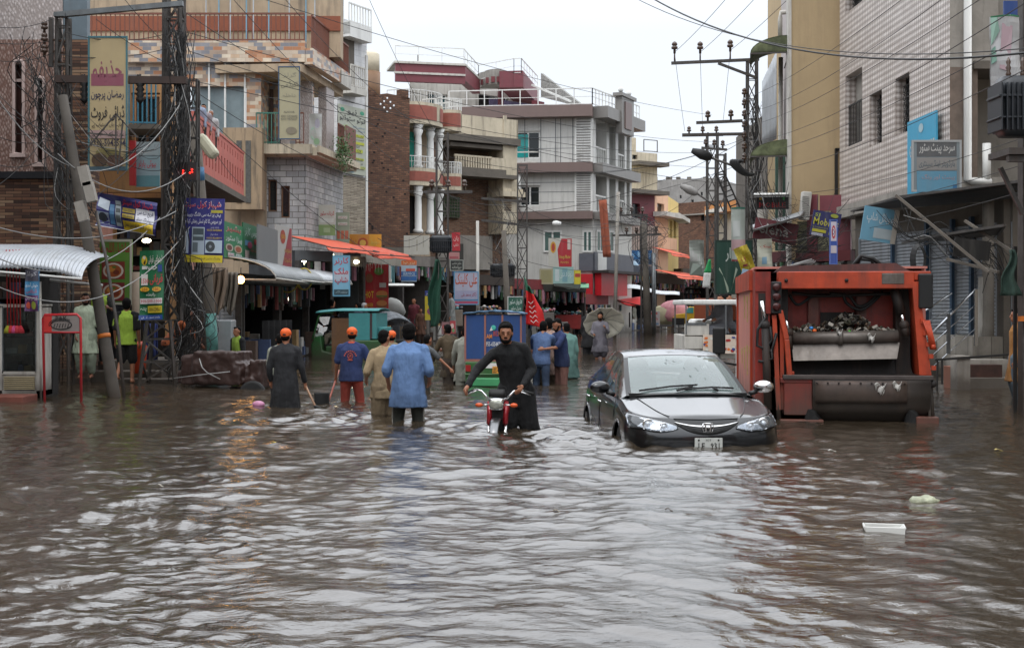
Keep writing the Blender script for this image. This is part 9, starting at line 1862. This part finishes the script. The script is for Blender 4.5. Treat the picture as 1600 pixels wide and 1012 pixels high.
# hanging rags near the teal pole, hose coils, lamps
for i,(a,b_,c,d,lb,col) in enumerate(((327,356,418,484,'beige tarpaulin hanging flat left of the warm lamp','7d6c5c'),(350,372,425,486,'grey brown tarpaulin bunched beneath the vaulted awning','6f675c'),(310,326,385,470,'twisted brown rag hanging beside the teal painted pole','5f5044'))):
 k = MB(); Y = 30.5+i*.4; p, q = W(a,c,Y), W(b_,d,Y); k.sheet(lambda u,v: Vector((p.x+(q.x-p.x)*(u*(1-.25*v)+.06*math.sin(v*5)), Y+.08*math.sin(u*19+v*2)+.04*math.sin(u*41), p.z+(q.z-p.z)*v*(1-.12*math.sin(u*7)))),40,14,.015); tag(k.build('hanging_tarp', M('tarp_'+col,col,.85,var=.3,streak=.4,bump=.3,bs=8), origin=tuple(p)), lb, 'tarpaulin')
for px,py,rx,lb in ((450,440,.28,'yellow hose coil hung on the awning, nearer of two'),(476,436,.2,'yellow hose coil hung on the awning, farther of two')):
 t = thing('hose_coil',lb,'hose coil',tuple(W(px,py,40.5))); k = MB(); c = W(px,py,40.5)
 for j in range(3): k.tube([(c.x+(rx+.02*j)*math.cos(a*PI/12+.4),40.5-.05*j,c.z+.32*math.sin(a*PI/12+.4)) for a in range(22)],.02,6)
 k.build('coil', M('yellow_hose','b8a03c',.5,var=.2), t)
def bulb(label, px, py, Y, r, em, col='fff0c8'):
 t = thing('lit_lamp',label,'lamp',tuple(W(px,py,Y))); k = MB(); k.ell(tuple(W(px,py,Y)),r,0,12); k.build('bulb', M('glow_'+col+str(em),col,.5,var=0,em=em), t); k = MB(); p = W(px,py,Y); k.tube([p+Vector((0,0,(r if not isinstance(r,tuple) else r[2])*.8)),p+Vector((0,.05,.3))],.012,5); k.build('cord', m_blk, t)
bulb('glowing warm bulb under the nearest vaulted awning',376,437,33,.1,16,'ffb45a')
bulb('white shop light above the milk shop sign',553,409,47.5,(.2,.1,.07),12)
bulb('white shop light just left of the milk shop sign',475,409,44.6,(.08,.08,.12),8)
bulb('small white tube light above the green hanging banner',229,376,28.9,(.1,.05,.05),9)
bulb('small white light deep in the tool shop',449,467,41.5,(.06,.05,.06),8)
bulb('white light in front of the burger poster',519,398,46.8,(.06,.05,.05),8)
k = MB(); a,b_ = W(452,452,42),W(478,480,42); k.box(a.x,b_.x,42,42.05,b_.z,a.z); tag(k.build('dark_board', M('black_board','151a1e',.5), origin=tuple(a)),'black board leaning inside the tool shop entrance','board')
F = Fa(394,37.6,438,39.6); k = MB(F.M); k.sheet(lambda u,v: (F.L*u,-.3+.06*math.sin(u*30),F.z(415,556)+(F.z(415,500)-F.z(415,556))*v),30,4,.02); tag(k.build('black_curtain', M('black_cloth','121214',.8,var=.3), origin=tuple(F.P)),'black curtain hanging to the water behind the grey kameez man','curtain')
t = thing('steel_trunk','stack of pale grey tin boxes behind the tarpaulin cart','box',tuple(W(350,560,29.8))); k = MB(); a,b_ = W(340,550,29.8),W(362,500,29.8); k.box(a.x,b_.x,29.8,30.3,a.z-.2,b_.z); k.build('box', m_tin, t, bevel=.02)
# ---------------------------------------------------------------- floating litter
rr = random.Random(12)
k = MB(); c = W(1444,782,10.64); c.z = .02; k.loft([(c.x,c.y,-.03,.1,.06),(c.x,c.y,.0,.125,.07),(c.x,c.y,.025,.09,.05),(c.x,c.y,.035,.04,.03)],20,0,True,2.2)
for i in range(len(k.v)): v = k.v[i]; k.v[i] = v+Vector((0,0,.012*math.sin(v.x*60+v.y*40)))
tag(k.build('plastic_bag', M('greenish_bag','9c9f86',.4,var=.45,vs=14,bump=.6,bs=30), origin=(c.x,c.y,0)),'crumpled pale green plastic bag floating at right foreground','plastic bag')
t = thing('foam_box','white polystyrene tray floating half sunk in the right foreground','tray',(W(1382,829,9.2).x,9.2,0),R(-12)); k = MB(MT[t.name]); k.prism([(-.12,-.02),(.1,-.02),(.14,.035),(.13,.045),(.09,.0),(-.11,.0),(-.135,.045),(-.145,.035)],-.08,.08); k.box(-.13,.13,-.085,-.075,-.02,.04); k.box(-.13,.13,.075,.085,-.02,.04); k.build('tray', M('polystyrene','c8c8c4',.6,var=.05), t, bevel=.004)
k = MB(); c = W(404,634,20.9); k.ell((c.x,c.y,.02),(.1,.08,.06)); tag(k.build('plastic_bundle', M('pink_plastic','b87a9a',.5,var=.4,vs=10,bump=.5,bs=20), origin=(c.x,c.y,0)),'pink plastic bundle floating left of the grey kameez man','plastic bag')
for px,py,c,lb in ((1560,704,'b0a060','yellowish scrap floating at far right beyond the truck'),(430,693,'a8902c','small yellow leaf scrap floating below the grey kameez man'),(1045,798,'4a4038','brown twig bit floating below the car'),(940,772,'5a5048','small dark scrap floating in front of the motorbike'),(1020,650,'b0aca0','white scrap beside the front of the saloon car'),(870,800,'7a7060','brown leaf drifting in the centre foreground'),(250,760,'8a8478','grey paper scrap drifting in the left foreground'),(600,720,'7a7264','brown leaf drifting below the light blue shirt man'),(1300,705,'b8b4ac','pale foam flake floating behind the truck')):
 Y = YB(py); p = W(px,py,Y); k = MB(); s = .035 if Y < 14 else .05; k.sheet(lambda u,v: Vector((p.x+(u-.5)*s*1.6, Y+(v-.5)*s, .012+.01*math.sin(u*5))),4,3,.004); tag(k.build('floating_scrap', M('scrap_'+c,c,.7), origin=tuple(p)),lb,'litter')
# haze: pale humid air over the whole street
# ---------------------------------------------------------------- unseen street beside and behind the viewpoint, houses added to block sky light
for i,(x0,x1,y0,y1,h,m,c) in enumerate(((-22,-11.2,13,25.5,11,m_conc,'grey concrete house'),(-22,-11.5,-2,12.8,13,m_brick2,'brown brick house'),(-22,-11,-20,-2.2,10,m_cream,'cream plastered house'),(-22,-11,-42,-20.2,14,m_block,'grey block house'),(12.2,24,12,26,11.5,m_beige,'beige plastered house'),(12,24,-5,11.8,13,m_wtile,'white tiled house'),(12,24,-24,-5.2,10.5,m_brick,'dark brick house'),(12,24,-45,-24.2,13,m_pinkw,'pink plastered house'),(-14,14,-60,-46,12,m_conc,'long concrete block'))):
 t = thing('unseen_house',c+(' added unseen behind the viewpoint to block sky light' if i == 8 else ' lining the '+('left' if x0 < 0 else 'right')+' pavement out of view, added to block sky light'),'building',(x0,y0,0)); k = MB(); k.box(x0,x1,y0,y1,-.6,h); k.build('wall', m, t)
 k = MB(); fx_ = x1 if x0 < -12 and i < 8 else x0
 for z_ in (4.2,7.4,10.2):
  if z_ > h-1: continue
  for j in range(3):
   if i == 8: a = -9+j*8; k.box(a,a+1.5,y1-.02,y1+.03,z_,z_+1.5)
   else: a = y0+(y1-y0)*(j+.3)/3; k.box(fx_-.04,fx_+.04,a,a+1.4,z_,z_+1.5)
 k.build('windows', m_glassd, t)
 k = MB(); k.box(x0-.3,x1+.3,y0,y1-.02,3.3,3.55); k.build('ledge', m_concd, t)
